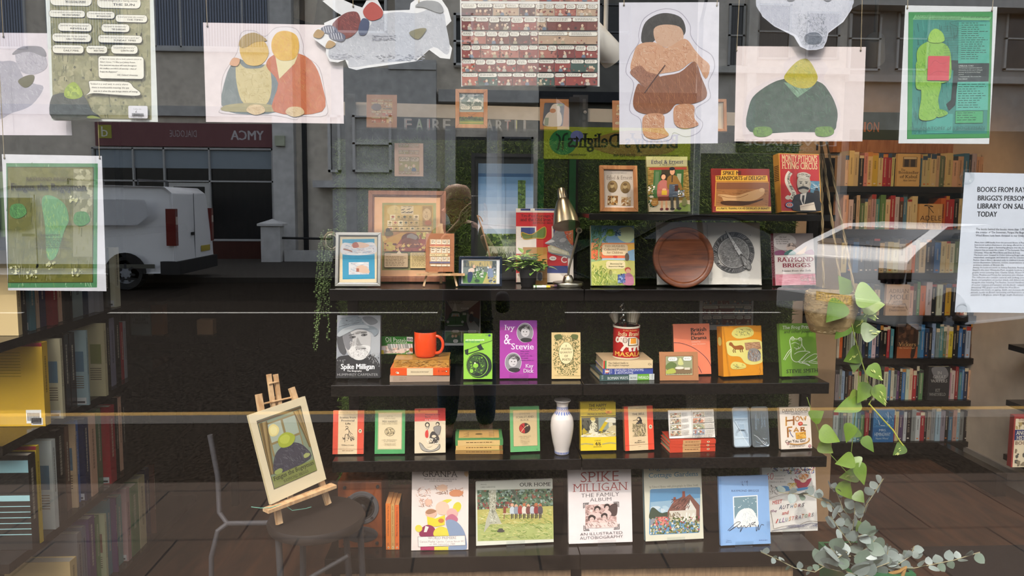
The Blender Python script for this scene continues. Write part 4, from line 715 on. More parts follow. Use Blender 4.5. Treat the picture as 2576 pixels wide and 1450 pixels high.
def art(a):
    a.full('#e0c020'); a.R(655,1060,980,1195, '#c9ae22'); a.T('THE HAPPY', 735,1076,896,1106, INK, 'b'); a.T('PRISONER', 735,1116,888,1144, INK, 'b'); a.T('MONICA DICKENS', 724,1166,904,1184, INK, 'b')
    a.R(665,1206,980,1395, '#5a584a'); a.R(820,1210,930,1330, '#8a958a'); a.poly([(820,1340),(900,1215),(920,1240),(850,1345)], '#c9ae22'); a.blob([(880,1250),(930,1215),(978,1225),(975,1265)], '#d9d3bd'); a.blob([(915,1265),(945,1262),(950,1310),(918,1318)], '#cfc7a8')
    a.E(772,1234,20,22, '#d9cfa2'); a.E(768,1222,24,14, '#c9ae52'); a.blob([(740,1290),(770,1255),(805,1275),(800,1340),(735,1345)], '#d3cbaa'); a.strokes(738,1262,806,1345,26,['#4a483a', '#e9e2c6'],14,34,70,4,50); a.blob([(672,1330),(690,1310),(720,1360),(680,1375)], '#b39c2c'); a.blob([(675,1372),(780,1345),(880,1375),(978,1290),(978,1392),(672,1392)], '#e0d7bb'); a.blob([(880,1350),(930,1300),(978,1295),(978,1392),(890,1390)], '#c3b488'); a.strokes(680,1345,970,1388,40,['#5c5848', '#c9b030', '#f0ead2'],16,44,-10,4,30); a.strokes(668,1215,740,1330,20,['#2a2a24', '#4a4a40'],20,50,80,6,20)
    a.L([(660,1196),(980,1196)],6, INK); a.R(655,1398,980,1534, '#e2c224'); a.T('CHEAP', 780,1426,838,1438, INK, 'F'); a.T("4/6", 786,1446,838,1480, INK, 'bb'); a.T('EDITION', 772,1486,844,1498, INK, 'F'); a.curve([(658,1464),(700,1458),(770,1468)],13, '#a99f62'); a.curve([(850,1468),(920,1458),(976,1466)],13, '#a99f62'); a.RR(884,1144,945,1172,12, '#e8963a'); a.lines(900,1152,930,1164,1, '#a8481a', .7)
put_book('hardback_book', 'yellow book in worn jacket with a black and white bedroom scene', [(657,1056),(980,1060),(978,1530),(655,1526)], C3, Z3, art, cover='#d3b41e', spine='#b99c1c', thick=.03, lean=8, yaw=2, hard=True, y=.425)
def art(a):
    a.full('#d9c097'); a.band(0,0, .14,1, '#dd4a2f'); a.band(.79,0,1,1, '#dd4a2f'); a.T('PENGUIN BOOKS', 1118,1112,1256,1126, '#9c8a6c', 'f'); a.T('THE BELL', 1134,1164,1246,1184, INK, 'b'); a.E(1194,1228,20,24, '#26221f'); a.E(1188,1228,10,12, '#d9c097'); a.blob([(1200,1210),(1220,1240),(1214,1266),(1202,1250)], '#26221f'); a.L([(1140,1238),(1178,1232)],5, INK); a.blob([(1172,1260),(1196,1250),(1220,1262),(1222,1275),(1172,1275)], '#3f3a34')
    a.strokes(1130,1265,1250,1400,190,['#6a6248', '#8d8464', '#4b4535', '#a0925f'],12,36,80,3,40); a.T('IRIS', 1174,1438,1206,1448, INK, 'F'); a.T('MURDOCH', 1146,1454,1238,1468, INK, 'F'); a.lines(1180,1500,1204,1508,1, '#8a7758'); a.E(1294,1312,15,21, '#e6d6b4'); a.E(1294,1314,8,14, '#2a211c'); a.E(1294,1318,4,8, '#e6d6b4'); a.L([(1064,1482),(1330,1484)],2, '#8a4a38')
put_book('paperback_book', 'orange and cream striped paperback with a dark-haired figure in reeds', [(1064,1092),(1322,1100),(1334,1544),(1062,1536)], C3, Z3, art, cover='#dd4a2f', spine='#8f6a48', thick=.018, lean=10, yaw=7, y=.42)
z = Z3
for i, (zt, zb, x0, x1, lab) in enumerate(((1512,1562,1466,1892, 'orange paperback at the bottom of the stack under the open comic'),(1476,1508,1464,1888, 'orange paperback in the middle of the stack under the open comic'),(1436,1474,1468,1890, 'orange paperback at the top of the stack right beneath the open comic'))):
    def sp(a, x0=x0, x1=x1, zt=zt, zb=zb): a.full('#c9452c'); a.R(x0 + 120, zt, x0 + 285, zb, '#c99a68'); a.lines(x0 + 140,(zt + zb) / 2 - 5, x0 + 270,(zt + zb) / 2 + 6,1, '#7a4a2a', .6,0); a.E(x1 - 68,(zt + zb) / 2,13,9, '#e3c9a0'); a.E(x1 - 68,(zt + zb) / 2,6,4, '#2b1a14')
    z = lying_book('book', lab, C3, x0, x1, zt, zb, z, sp, '#c9452c', y=.41, depth=.11, yaw=4 - i)
ZCOM = z
def art(a):
    a.full('#e6e1d8')
    for X0, X1 in ((1466,1652),(1674,1866)):
        for k in range(4):
            y0 = 1148 + k * 64 + (X0 - 1466) * .04; a.R(X0, y0, X1, y0 + 56, '#55524c'); a.R(X0 + 2, y0 + 2, X1 - 2, y0 + 54, '#ded8cc'); xm = X0 + (X1 - X0) * .53
            a.R(X0 + 3, y0 + 3, xm, y0 + 53, a.r.choice(['#8a93a4', '#c9b79a', '#b98a66', '#a4a07c', '#c98a6c'])); a.specks(X0 + 5, y0 + 5, xm - 2, y0 + 51,22,['#5c5a58', '#d9d0c0', '#a8684c', '#7a8470', '#e3dccf'],4,14); a.lines(xm + 6, y0 + 8, X1 - 6, y0 + 50,6, '#6c6860', .3)
    a.R(1680,1404,1862,1440, '#ded8cc'); a.lines(1690,1362 + 46,1850,1440,3, '#6c6860', .3)
    a.L([(1660,1130),(1670,1440)],4, '#b4aea4')
mt, wd, h = place([(1450,1118),(1865,1140),(1882,1440),(1462,1420)], C3, ZCOM, .425,14,3, .004)
t = thing('open_comic', 'small open comic booklet with coloured panels standing on the orange stack', 'book', None, mt); a = Art(wd, h, (1450,1118),(1865,1140),(1462,1420)); a.mb.box(0,0,0, wd * .5, .005, h, '#e6e1d8'); a.mb.box(wd * .5,0,0, wd, .005, h, '#e6e1d8'); art(a)
a.mb.v = [(x, y - .006 * math.sin(min(abs(x / wd - .5) * 2,1) * 2.6), z) for x, y, z in a.mb.v]; a.mb.build('pages', 'print', t)
acrylic_stand('clear acrylic stand holding up the small open comic booklet', C3,1665,1440, ZCOM, wd=.062, h=.11, y=.43, lean=14, th=.008)
def art(a): a.full('#8d8a72'); a.specks(1612,945,1895,1320,900,['#5f5e4e', '#b5b29a', '#a09c80', '#44443a', '#cfccb4'],3,6)
put_card('speckled_card', 'grey speckled card leaning on the grass behind the open comic', [(1615,944),(1896,946),(1890,1330),(1620,1330)], C3, Z3, lambda a: art(a), c='#8d8a72', y=.60, lean=6)
def art(a):
    a.full('#e6dacb'); a.T('DAVID LODGE', 188,1120,424,1156, '#2a2422', 'F'); a.T('Author of Changing Places and\nSmall World', 206,1160,410,1186, '#3a3230', 'F'); 
    o = ['#c98a3a', '#a86a2c', '#d9a04a']
    for pts in ([(222,1200),(222,1296)],[(290,1196),(290,1292)],[(222,1244),(290,1238)],[(350,1205),(376,1248),(384,1215),(394,1250),(402,1205)],[(234,1310),(238,1415)],[(234,1312),(276,1310)],[(238,1350),(268,1346)],[(292,1362),(312,1318),(332,1362)],[(300,1348),(324,1346)],[(358,1362),(356,1318),(384,1322),(380,1340),(360,1342),(398,1360)]): a.L(pts, 15, a.r.choice(o)); a.L(pts, 3, '#5a3a20')
    a.L([(322 + 18 * math.cos(k * .524),1226 + 24 * math.sin(k * .524)) for k in range(13)],8, '#b97a34'); a.E(350,1280,22,20, '#c2402c'); a.E(350,1278,12,10, '#d9806a'); a.L([(368,1292),(410,1296)],6, '#4d6a3a'); a.curve([(250,1330),(262,1380),(285,1415)],6, '#5d6a9a'); a.poly([(304,1370),(398,1366),(402,1434),(310,1438)], '#dba034'); a.strokes(312,1376,394,1430,24,['#8a5a1c', '#e9c46a'],14,40,10,4,40)
    a.T('Can You Go?', 212,1440,398,1470, '#4a3a2e', 'b'); a.curve([(250,1480),(320,1492),(400,1482),(430,1455),(424,1432)],12, '#b98a4a'); a.strokes(215,1466,245,1490,8,['#a0484a'],10,20,10,4); a.lines(250,1500,400,1524,2, '#8a7a6c'); a.E(434,1516,12,15, '#8e1f3a'); a.E(434,1516,6,8, '#e6dacb')
put_book('paperback_book', 'white paperback with decorated patchwork letters and a snake, last on its shelf', [(160,1102),(440,1108),(462,1542),(178,1536)], C4, Z3, art, cover='#e6dacb', spine='#d3b79c', thick=.018, lean=10, yaw=5, y=.42)
# ---------------------------------------------------------------- bottom shelf
def art(a):
    a.full('#e6d8cf'); a.T('GRANPA', 1543,494,1858,550, '#2f2b2b', 'f'); a.T('Based on the award winning book by', 1558,564,1850,580, '#4a4444', 'I'); a.T('JOHN BURNINGHAM', 1602,584,1804,602, '#3a3434', 'f')
    for x, y, c in ((1545,690, '#c98f74'),(1700,670, '#a8826c'),(1838,690, '#c2764e'),(1560,790, '#d0a08a')): a.strokes(x - 65, y - 40, x + 65, y + 50,34,[c, '#8a6a5a', '#d9b09a'],14,50,20,4,70)
    a.blob([(1778,700),(1830,670),(1900,690),(1880,730),(1800,735)], '#cf8a62'); a.blob([(1660,660),(1720,620),(1765,650),(1730,690)], '#e0b89c'); a.E(1592,795,30,32, '#e3b9a0')
    a.E(1800,830,95,70, '#e9dfd6'); a.E(1845,840,36,52, '#d3c83a', rot=20); a.blob([(1690,800),(1750,765),(1800,770),(1740,810)], '#d9ce4a'); a.E(1715,850,62,66, '#e8bfa8'); a.E(1612,900,52,46, '#e5b49c'); a.blob([(1562,890),(1600,860),(1655,870),(1650,890),(1590,910)], '#a87a5c'); a.E(1800,900,50,50, '#e0aaa0'); a.blob([(1745,940),(1800,905),(1850,950),(1820,990),(1750,980)], '#b96a80')
    a.poly([(1575,930),(1650,950),(1735,915),(1730,1010),(1650,1030),(1580,1010)], '#dccb34'); a.E(1700,970,26,22, '#c2763a'); a.blob([(1520,1050),(1580,1010),(1640,1040),(1640,1120),(1512,1120)], '#8c2c50'); a.poly([(1560,1020),(1590,1030),(1570,1080),(1545,1080)], '#ecdfd6'); a.blob([(1640,1060),(1700,1025),(1770,1060),(1770,1120),(1640,1120)], '#d9cb45'); a.E(1500,1045,32,34, '#d9cb45'); a.blob([(1742,980),(1800,960),(1870,1010),(1915,1110),(1915,1255),(1780,1255),(1770,1120)], '#8496b0'); a.R(1512,1218,1635,1252, '#a8305a'); a.R(1635,1218,1760,1252, '#d9cb45'); a.R(1760,1218,1915,1252, '#8496b0')
    a.poly([(1490,1124),(1912,1108),(1914,1204),(1492,1222)], '#5c4e4a'); a.poly([(1493,1127),(1909,1111),(1911,1201),(1495,1219)], '#ece2da'); a.T('WORLD PREMIERE', 1580,1122,1832,1146, '#2b2626', 'f', rot=-1); a.T('Curzon Mayfair Cinema, Curzon Street W1', 1508,1158,1900,1184, '#3a3434', 'f', rot=-1); a.T('on 28th September 1989', 1592,1186,1820,1206, '#3a3434', 'f', rot=-1); a.E(1935,515,20,26, '#d9b48a', wob=.1)
put_card('premiere_poster', 'tall pale poster card of a drawn family reading above a boxed notice', [(1449,482),(1956,470),(1960,1240),(1430,1258)], D2, Z4, lambda a: art(a), c='#e6d8cf', th=.004, y=.41, lean=9, cat='poster')
def art(a):
    a.full('#d6d6c6'); a.T('Pictures by', 2066,606,2120,618, INK, 'I'); a.T('CARL LARSSON', 2064,630,2196,644, INK, 'f'); a.T('OUR HOME', 2415,602,2695,638, '#201d1c', 'F')
    a.R(2035,664,2715,1150, '#a9b26c'); a.R(2035,664,2715,860, '#5a7056'); a.specks(2037,666,2713,850,520,['#3f5a44', '#7d9484', '#2f4438', '#9cb0a4', '#6a7f5c', '#8e5a4a'],6,18); a.specks(2037,780,2360,850,60,['#8e4a44', '#6a3a3a'],6,14)
    a.poly([(2035,850),(2715,830),(2715,1000),(2035,990)], '#b5ae62'); a.strokes(2040,850,2700,1140,420,['#8a9a4a', '#c9c07a', '#a5b264', '#738a44', '#d3cc90'],14,46,10,5,30)
    a.poly([(2140,664),(2205,664),(2196,860),(2250,990),(2150,990),(2090,1070),(2110,960),(2142,860)], '#b3b29c'); a.strokes(2135,668,2205,980,90,['#6a6a5c', '#d9d8c6', '#8a8a78'],8,22,80,5,50); a.poly([(2330,664),(2360,664),(2420,780),(2400,790)], '#5c6458')
    a.L([(2260,895),(2620,905)],10, '#d0c2a4'); a.L([(2275,900),(2270,945)],9, '#8a6a4a'); a.L([(2586,905),(2590,960)],9, '#b3a58a'); a.R(2265,825,2290,890, '#8a4a38')
    for k, c in enumerate(['#c3cbd0', '#8f98a0', '#a34a44', '#d9d2c4', '#7a4a44', '#b9bfc4', '#8c3a3a', '#5c5458']): x = 2345 + k * 36; a.E(x, 812 + (k % 3) * 10,15,17, a.r.choice(['#d9a888', '#b9704a', '#5a4030'])); a.blob([(x - 20,845),(x, 826),(x + 20,845),(x + 18,895),(x - 18,895)], c); a.L([(x - 6,895),(x - 8,945)],8, '#3a3632'); a.L([(x + 6,895),(x + 5,940)],8, '#4a443c')
    a.E(2240,1050,30,18, '#4a4844', wob=.15); a.L([(2155,1120),(2460,1110)],2, '#8a946a')
put_book('landscape_book', 'wide cream picture book with a painted picnic under trees', [(2022,586),(2714,570),(2738,1185),(2022,1193)], D2, Z4, art, cover='#d6d6c6', spine='#6f7a52', thick=.014, y=.43, lean=10, yaw=4, hard=True)
def art(a):
    a.full('#e6dcd9'); a.T('SPIKE', 652,498,998,598, '#a8423c', 'f'); a.T('MILLIGAN', 580,612,1080,690, '#a8423c', 'f'); a.L([(655,698),(1000,696)],2, '#c9aaa6'); a.T('THE FAMILY', 656,708,1002,746, '#4a4446', 't'); a.T('ALBUM', 736,756,930,790, '#4a4446', 't')
    a.R(694,820,978,1048, '#c9a8a0'); a.specks(696,822,976,1046,150,['#b08e86', '#d9bdb5', '#8e7068', '#e6d0c8'],6,20); a.blob([(905,850),(978,820),(978,930),(920,930)], '#4a3a38')
    for x, y, rr in ((802,870,30),(890,852,28),(752,958,34),(866,942,30)): a.E(x, y - 10, rr, rr * .9, '#2f2524', wob=.05); a.E(x, y + 6, rr * .6, rr * .7, '#d9bcb2'); a.E(x - 7, y + 2,3,3, INK); a.E(x + 7, y + 2,3,3, INK); a.blob([(x - 36, y + 75),(x - 20, y + 34),(x + 20, y + 34),(x + 38, y + 75)], '#d9c0b8')
    a.blob([(700,1040),(750,990),(860,1000),(960,990),(976,1046)], '#e0ccc4'); a.strokes(700,960,975,1044,40,['#8e7068', '#b9988e'],14,40,60,5,40)
    for x, y, sx, sy in ((676,800,1,1),(996,804,-1,1),(680,1066,1,-1),(1000,1066,-1,-1)): a.L([(x, y + 50 * sy),(x, y),(x + 50 * sx, y)],6, '#2a2526'); a.L([(x + 12 * sx, y + 46 * sy),(x + 12 * sx, y + 12 * sy),(x + 46 * sx, y + 12 * sy)],6, '#2a2526')
    a.T('AN ILLUSTRATED', 646,1088,1028,1114, '#4a4446', 't'); a.T('AUTOBIOGRAPHY', 644,1124,1034,1152, '#4a4446', 't')
put_book('hardback_book', 'large white hardback with red title over a mounted group photograph', [(536,458),(1110,468),(1130,1200),(548,1190)], D3, Z4, art, cover='#e6dcd9', thick=.022, y=.43, lean=10, yaw=2, hard=True)
def art(a):
    a.full('#d6d3bd'); a.T('English', 1262,444,1466,492, '#5c8ea8', 'F'); a.T('Cottage Gardens', 1260,506,1712,564, '#5c8ea8', 'F'); a.T('by Edward Hyams with photographs by Edwin Smith', 1268,628,1716,654, '#4a4a44', 'f')
    a.RR(1276,658,1736,1088,16, '#5f93b8'); a.poly([(1282,780),(1732,760),(1734,900),(1284,920)], '#8fb0c4'); a.specks(1284,820,1480,900,24,['#c3d0d6', '#a9c2d0'],14,36); a.blob([(1282,860),(1310,830),(1380,885),(1440,880),(1440,935),(1284,940)], '#3a4a3a')
    a.poly([(1440,870),(1480,800),(1500,780),(1500,742),(1512,742),(1512,770),(1570,740),(1572,690),(1592,690),(1600,745),(1640,720),(1732,830),(1734,1000),(1440,930)], '#7a4f44'); a.R(1570,690,1594,750, '#8e4a3a'); a.R(1490,742,1510,790, '#8e4a3a'); a.poly([(1600,850),(1640,770),(1700,870),(1690,880),(1605,880)], '#d6d3c9'); a.strokes(1470,760,1640,870,60,['#5c3a34', '#96685c', '#4a3430'],20,50,-50,5,20); a.R(1455,870,1700,960, '#cfc8b8'); a.strokes(1450,880,1560,950,40,['#5a4a3a', '#8a7a5c'],12,40,80,5,30)
    a.strokes(1545,890,1700,980,26,['#e6e3da'],70,90,90,7,2); a.specks(1284,930,1734,1082,420,['#4f5f2f', '#6f7a42', '#c9c4a0', '#a8525c', '#8a8a50', '#dcd8c4', '#3f4d2a'],5,13); a.specks(1330,920,1450,1000,60,['#c25a5a', '#d98a7a'],6,12); a.poly([(1282,940),(1340,930),(1300,990),(1284,1000)], '#8a8f96')
put_book('hardback_book', 'cream hardback with a photograph of a thatched white cottage and garden', [(1212,437),(1738,437),(1776,1154),(1248,1145)], D3, Z4, art, cover='#d6d3bd', spine='#6a8c94', thick=.022, y=.44, lean=10, yaw=4, hard=True)
def art(a):
    a.full('#86aedc'); a.strokes(2085,580,2140,630,12,['#3a4a6a'],10,26,70,3,60); a.lines(2070,594,2160,602,1, '#5c78a8'); a.T('RAYMOND BRIGGS', 1994,668,2248,688, '#35455f', 's'); a.poly([(2010,732),(2238,720),(2264,1018),(2040,1020)], '#e9ecec'); a.poly([(2020,740),(2230,730),(2256,1010),(2048,1012)], '#6f8f9a'); a.specks(2030,745,2235,900,30,['#d9e3e6'],3,6); a.blob([(2048,1010),(2060,900),(2110,850),(2190,850),(2240,920),(2254,1008)], '#e6e8e4'); a.hatch_in([(2056,1000),(2070,900),(2180,860),(2240,940),(2250,1000)],90,['#c9d3d6', '#f2f3f0', '#b3c3c9'],12,30,70,4,50)
    a.curve([(1985,1050),(2060,975),(2095,980),(2020,1040),(2000,1052),(2060,1010),(2085,1030),(2110,1005),(2100,1065),(2130,1005),(2150,1025),(2175,1000)],5, '#2a3340'); a.curve([(2180,985),(2190,1020),(2200,985),(2235,975),(2205,1000),(2240,1005),(2250,1060),(2265,1000),(2270,1050),(2290,1000),(2315,1005)],5, '#2a3340'); a.T('Thames\n&Hudson', 1974,1136,2030,1162, '#3a4a66', 'f'); a.lines(2278,1142,2358,1152,1, '#55709c', .6,0); a.poly([(1864,545),(1888,545),(1944,1190),(1930,1190)], '#79a2d2')
put_book('hardback_book', 'light blue signed hardback with a small framed pale picture', [(1864,545),(2324,534),(2382,1168),(1932,1190)], D3, Z4, art, cover='#86aedc', spine='#79a2d2', thick=.012, y=.40, lean=10, yaw=3, hard=True)
def art(a):
    a.full('#e3e0d8'); cs = ['#b03a4a', '#3a5f9a', '#7a9a8a', '#c9a24a', '#5a3a34', '#c98a9a', '#2f4a6a']
    a.strokes(40,440,440,500,70, cs, 12,40,60,7,70); a.strokes(200,480,445,530,50, cs, 12,36,80,7,60); a.T('60', 2,515,70,585, '#c24a56', 'f'); a.T('Creators of', 78,538,178,554, '#3a3a3c', 'f'); a.T('Favourite', 80,570,166,584, '#3a3a3c', 'f'); a.T("Children's Books", 32,600,188,616, '#3a3a3c', 'f')
    a.blob([(260,580),(340,610),(420,580),(375,680),(310,690)], '#b02a48'); a.E(345,590,32,34, '#ecd0b0'); a.strokes(300,535,390,590,40,['#d98a2a', '#c26a1c'],14,34,-90,5,60); a.E(335,588,4,4, INK); a.E(356,588,4,4, INK); a.blob([(110,660),(200,655),(240,700),(120,700)], '#3a8ac0'); a.blob([(250,690),(380,670),(390,690),(270,712)], '#3a8ac0'); a.E(245,665,28,30, '#ecd8a8'); a.strokes(205,625,285,660,30,['#d9b23a', '#b98a2a'],12,28,-90,5,60); a.strokes(215,700,262,770,16,['#d9a83a'],20,50,90,7,8)
    a.strokes(40,630,120,740,20,[INK, '#5a5a5c'],12,34,60,3,60); a.strokes(390,650,445,730,16,[INK],10,28,40,3,60); a.strokes(220,540,290,600,10,[INK],10,30,60,3,40); a.curve([(40,780),(130,745),(230,735)],3, '#8a7a6a')
    a.T('MEET', 72,795,165,832, '#c24a46', 'h', rot=-8); a.T('the', 62,888,118,916, '#7a3a6a', 'h'); 
    for k, ch in enumerate('AUTHORS'): a.T(ch, 136 + k * 34,846 - k * 3 + (k % 2) * 6,162 + k * 34,890 - k * 4,['#2f4a6a', '#5a3a5a', '#3a3a4a', '#2f6a8a', '#c9823a', '#7a3a4a', '#3a3a4a'][k], 'h')
    a.T('and', 166,905,228,942, '#c24a46', 'h', rot=-8)
    for k, ch in enumerate('ILLUSTRATORS'): a.T(ch, 114 + k * 29,985 - k * 5.2 + (k % 2) * 4,136 + k * 29,1028 - k * 5.2,['#c24a46', '#2f4a6a', '#8a5a9a', '#2f6a8a', '#c9823a', '#c24a46', '#7a3a4a', '#2f4a6a', '#b9622a', '#5a8a4a', '#c24a46', '#3a3a4a'][k], 'h')
    a.curve([(100,1085),(190,1060),(290,1050),(300,1068),(400,1020),(500,1022)],4, '#7a6a5a'); a.curve([(80,1105),(200,1085),(300,1075),(420,1040),(500,1045)],5, '#5a5a6a'); a.strokes(180,1050,495,1075,30,['#6a6f8a', '#8a8a94'],40,90,-6,3,8); a.T('Stephanie Nettell', 322,1078,490,1098, '#3a4a6a', 'f'); a.curve([(60,900),(100,1085)],3, '#6a5a4a')
put_book('paperback_book', 'tall white paperback with scribbled colourful lettering behind the blue hardback', [(-45,436),(444,436),(514,1112),(20,1120)], D4, Z4, art, cover='#e3e0d8', thick=.02, y=.50, lean=10, yaw=2)
# three small orange paperbacks standing spine out
for i, (x0, x1, c, c2, lab) in enumerate(((1200,1246, '#e07a2c', '#5a2a10', 'bright orange paperback standing spine out beside the speaker'),(1248,1280, '#c99a58', '#5a3a1c', 'tan paperback standing between two orange ones by the speaker'),(1282,1322, '#dd6a2c', '#4a1c0c', 'deep orange paperback standing spine out, farthest from the speaker'))):
    q0, q1 = P(*zpx(D2,(x0,1262)), .42), P(*zpx(D2,(x1,1262)), .42); tp = P(*zpx(D2,(x0,792 + i * 6)), .42); wd = q1.x - q0.x; h = tp.z - Z4
    t = thing('paperback_book', lab, 'book', None, Matrix.Translation((q0.x, .42, Z4 + .001))); a = Art(wd, h, (x0,795),(x1,795),(x0,1262)); a.mb.box(0,0,0, wd, .001, h, c); a.mb.box(0,0,0, .001, .11, h, c); a.mb.box(wd - .001,0,0, wd, .11, h, '#2c2a24' if i == 2 else c); a.full(c)
    vs, fs = glyphs(('P.G. Wodehouse  The Inimitable Jeeves', 'P.G. Wodehouse  Carry On', 'P.G. WODEHOUSE  Pigs Have Wings')[i],0, False); ax, bx = min(v[0] for v in vs), max(v[0] for v in vs); ah = max(v[1] for v in vs)
    a.mb.add([(wd * (.36 + v[1] / ah * .3),-.0004, h * (.95 - (v[0] - ax) / (bx - ax) * .65)) for v in vs], fs, c2)
    a.E((x0 + x1) / 2,1240,8,10, '#e9d6b0'); a.E((x0 + x1) / 2,1241,4,6, c2); a.lines(x0 + 10,1195, x1 - 10,1225,3, c2); a.mb.build('cover', 'print', t); MB().box(.0012, .0012, .0005, wd - .0012, .108, h - .0005, '#c98a4e').build('pages', 'pages', t)
# clear stands under the shown books that rest on one
for lab, zo, x, zb, zz, yy, th, yw, dy in (('clear acrylic stand holding the tall green frog hardback', C4,350,856, Z2, .43, .02,5, .0065),('clear acrylic stand holding the purple paperback with two portraits', C2,2410,836, Z2, .43, .012,0,0),('clear acrylic stand holding the bearded portrait hardback', C2,945,870, Z2, .43, .035,0,0),
    ('clear acrylic stand holding the poetry hardback with the tall thistle', A3,950,1282, Z1, .43, .02,0,0),('clear acrylic stand holding the open white book by the wooden board', A3,2065,1285, Z1, .455, .01,0, .018),('clear acrylic stand holding the wide picnic picture book', D2,2380,1190, Z4, .43, .014,4, .0098),
    ('clear acrylic stand holding the large white album hardback', D3,890,1198, Z4, .43, .022,2, .005),('clear acrylic stand holding the thatched cottage hardback', D3,1520,1152, Z4, .44, .022,4, .008),('clear acrylic stand holding the light blue signed hardback', D3,2140,1185, Z4, .40, .012,3, .005),('clear acrylic stand holding the scribble-lettered tall paperback', D4,260,1120, Z4, .50, .02,2, .004)):
    acrylic_stand(lab, zo, x, zb, zz, y=yy, th=th, h=.10, lean=11, yaw=yw, dy=dy)
# ============================================================ the other things on the shelves
def wrap(mb, rf, w, ang=180, n=28):
    """bend flat artwork round an upright axis; rf(z) is the radius"""
    me = bpy.data.meshes.new('wrap'); me.from_pydata(mb.v, [], mb.f); ca = me.color_attributes.new('Col', 'FLOAT_COLOR', 'CORNER'); buf = []
    for p, c in zip(me.polygons, mb.c): buf += list(c) * p.loop_total
    ca.data.foreach_set('color', buf); bm = bmesh.new(); bm.from_mesh(me)
    for k in range(1, n): bmesh.ops.bisect_plane(bm, geom=bm.verts[:] + bm.edges[:] + bm.faces[:], plane_co=(w * k / n, 0,0), plane_no=(1,0,0))
    for v in bm.verts:
        t = R(ang) * (v.co.x / w - .5); rr = rf(v.co.z) - v.co.y; v.co = Vector((rr * math.sin(t),-rr * math.cos(t), v.co.z))
    bm.to_mesh(me); bm.free(); return me
def link(name, me, m, parent):
    o = bpy.data.objects.new(name, me); me.materials.append(M[m]); COL.objects.link(o); o.parent = parent; return o
# ---- orange mug
q = P(*zpx(C2,(1560,668)), .465); t = thing('mug', 'glossy orange mug with grey inside on top of the shelf book stack', 'mug', None, Matrix.Translation((q.x, .465, MUGZ + .002)) @ Matrix.Rotation(R(-12),4, 'Z'))
m = MB(); rr, hh = .041, .094; m.lathe([(.0,0),(.030,0),(.035, .003),(.039, .012),(rr, .03),(rr, hh - .002),(rr - .001, hh)], '#ee4c1a', 36); m.lathe([(rr - .001, hh),(rr - .003, hh),(rr - .004, hh - .004),(rr - .005, .012),(.02, .008),(0, .008)], '#c9c6c0', 36); m.build('body', 'gloss', t, True)
m = MB(); m.tube([(rr - .003 + .029 * abs(math.sin(k * .2618)) ** .8,0, hh * (.49 + .34 * math.cos(k * .2618))) for k in range(13)], .0055, '#ee4c1a', 12); m.build('handle', 'gloss', t, True)
# ---- red spice tin
q = P(*zpx(C3,(1067,650)), .462); TR, TH = .0505, .121
t = thing('spice_tin', 'red spice tin with a white elephant standing on the language book stack', 'tin', None, Matrix.Translation((q.x, .462, TINZ + .002)))
pr = [(TR - .001,0),(TR, .002),(TR, .004),(TR - .0015, .006)] + [(TR - .0015 + (.0009 if k % 2 and 4 < k < 12 else 0), .006 + k * .0073) for k in range(1,15)] + [(TR - .0015, TH - .006),(TR, TH - .004),(TR, TH),(TR - .003, TH),(TR - .0035, TH - .01),(TR - .004, .004),(0, .004)]
m = MB(); m.lathe(pr, '#b3201f', 48); m.lathe([(TR + .0002, .0),(TR + .0002, .006)], '#d8c7a8', 48, None, False); m.lathe([(TR + .0003, TH - .006),(TR + .0003, TH + .0005),(TR - .003, TH + .0005)], '#cfc2ae', 48, None, False); m.build('can', 'gloss', t, True)
a = Art(math.pi * TR, TH, (938,345),(1195,345),(938,650),-.0006); a.step = .00004
a.T('PURE INDIAN', 1030,370,1118,384, '#e3b064', 't'); a.T('India Brand', 995,392,1140,428, '#e8cf9a', 'I'); W = '#ead9c6'
a.blob([(1030,455),(1060,438),(1110,440),(1140,470),(1146,510),(1135,535),(1060,535),(1030,505)], W); a.E(1030,462,30,30, W); a.curve([(1012,470),(995,490),(984,478),(990,450),(1000,446)],13, W); a.blob([(1035,445),(1055,455),(1050,490),(1032,484)], '#cdb8a4', line='#5c2a1c', lw=3); a.E(1020,456,3,3, INK)
for x0, x1 in ((1045,1022),(1075,1078),(1112,1100),(1132,1140)): a.L([(x0,520),((x0 + x1) / 2 - 4,550),(x1,572)],17, W)
a.curve([(1146,470),(1158,500),(1152,530)],4, W); a.poly([(1062,446),(1126,446),(1130,522),(1060,522)], '#2e2a26'); a.poly([(1068,450),(1120,450),(1124,512),(1066,512)], '#efe0c4'); a.poly([(1076,450),(1112,450),(1114,500),(1075,500)], '#e8982a'); a.L([(1060,518),(1130,518)],6, '#8a6a3a')
a.T('MASALA', 978,580,1156,622, '#eab04a', 'bb')
link('label_print', wrap(a.mb, lambda z: TR - .0004, math.pi * TR), 'print', t)
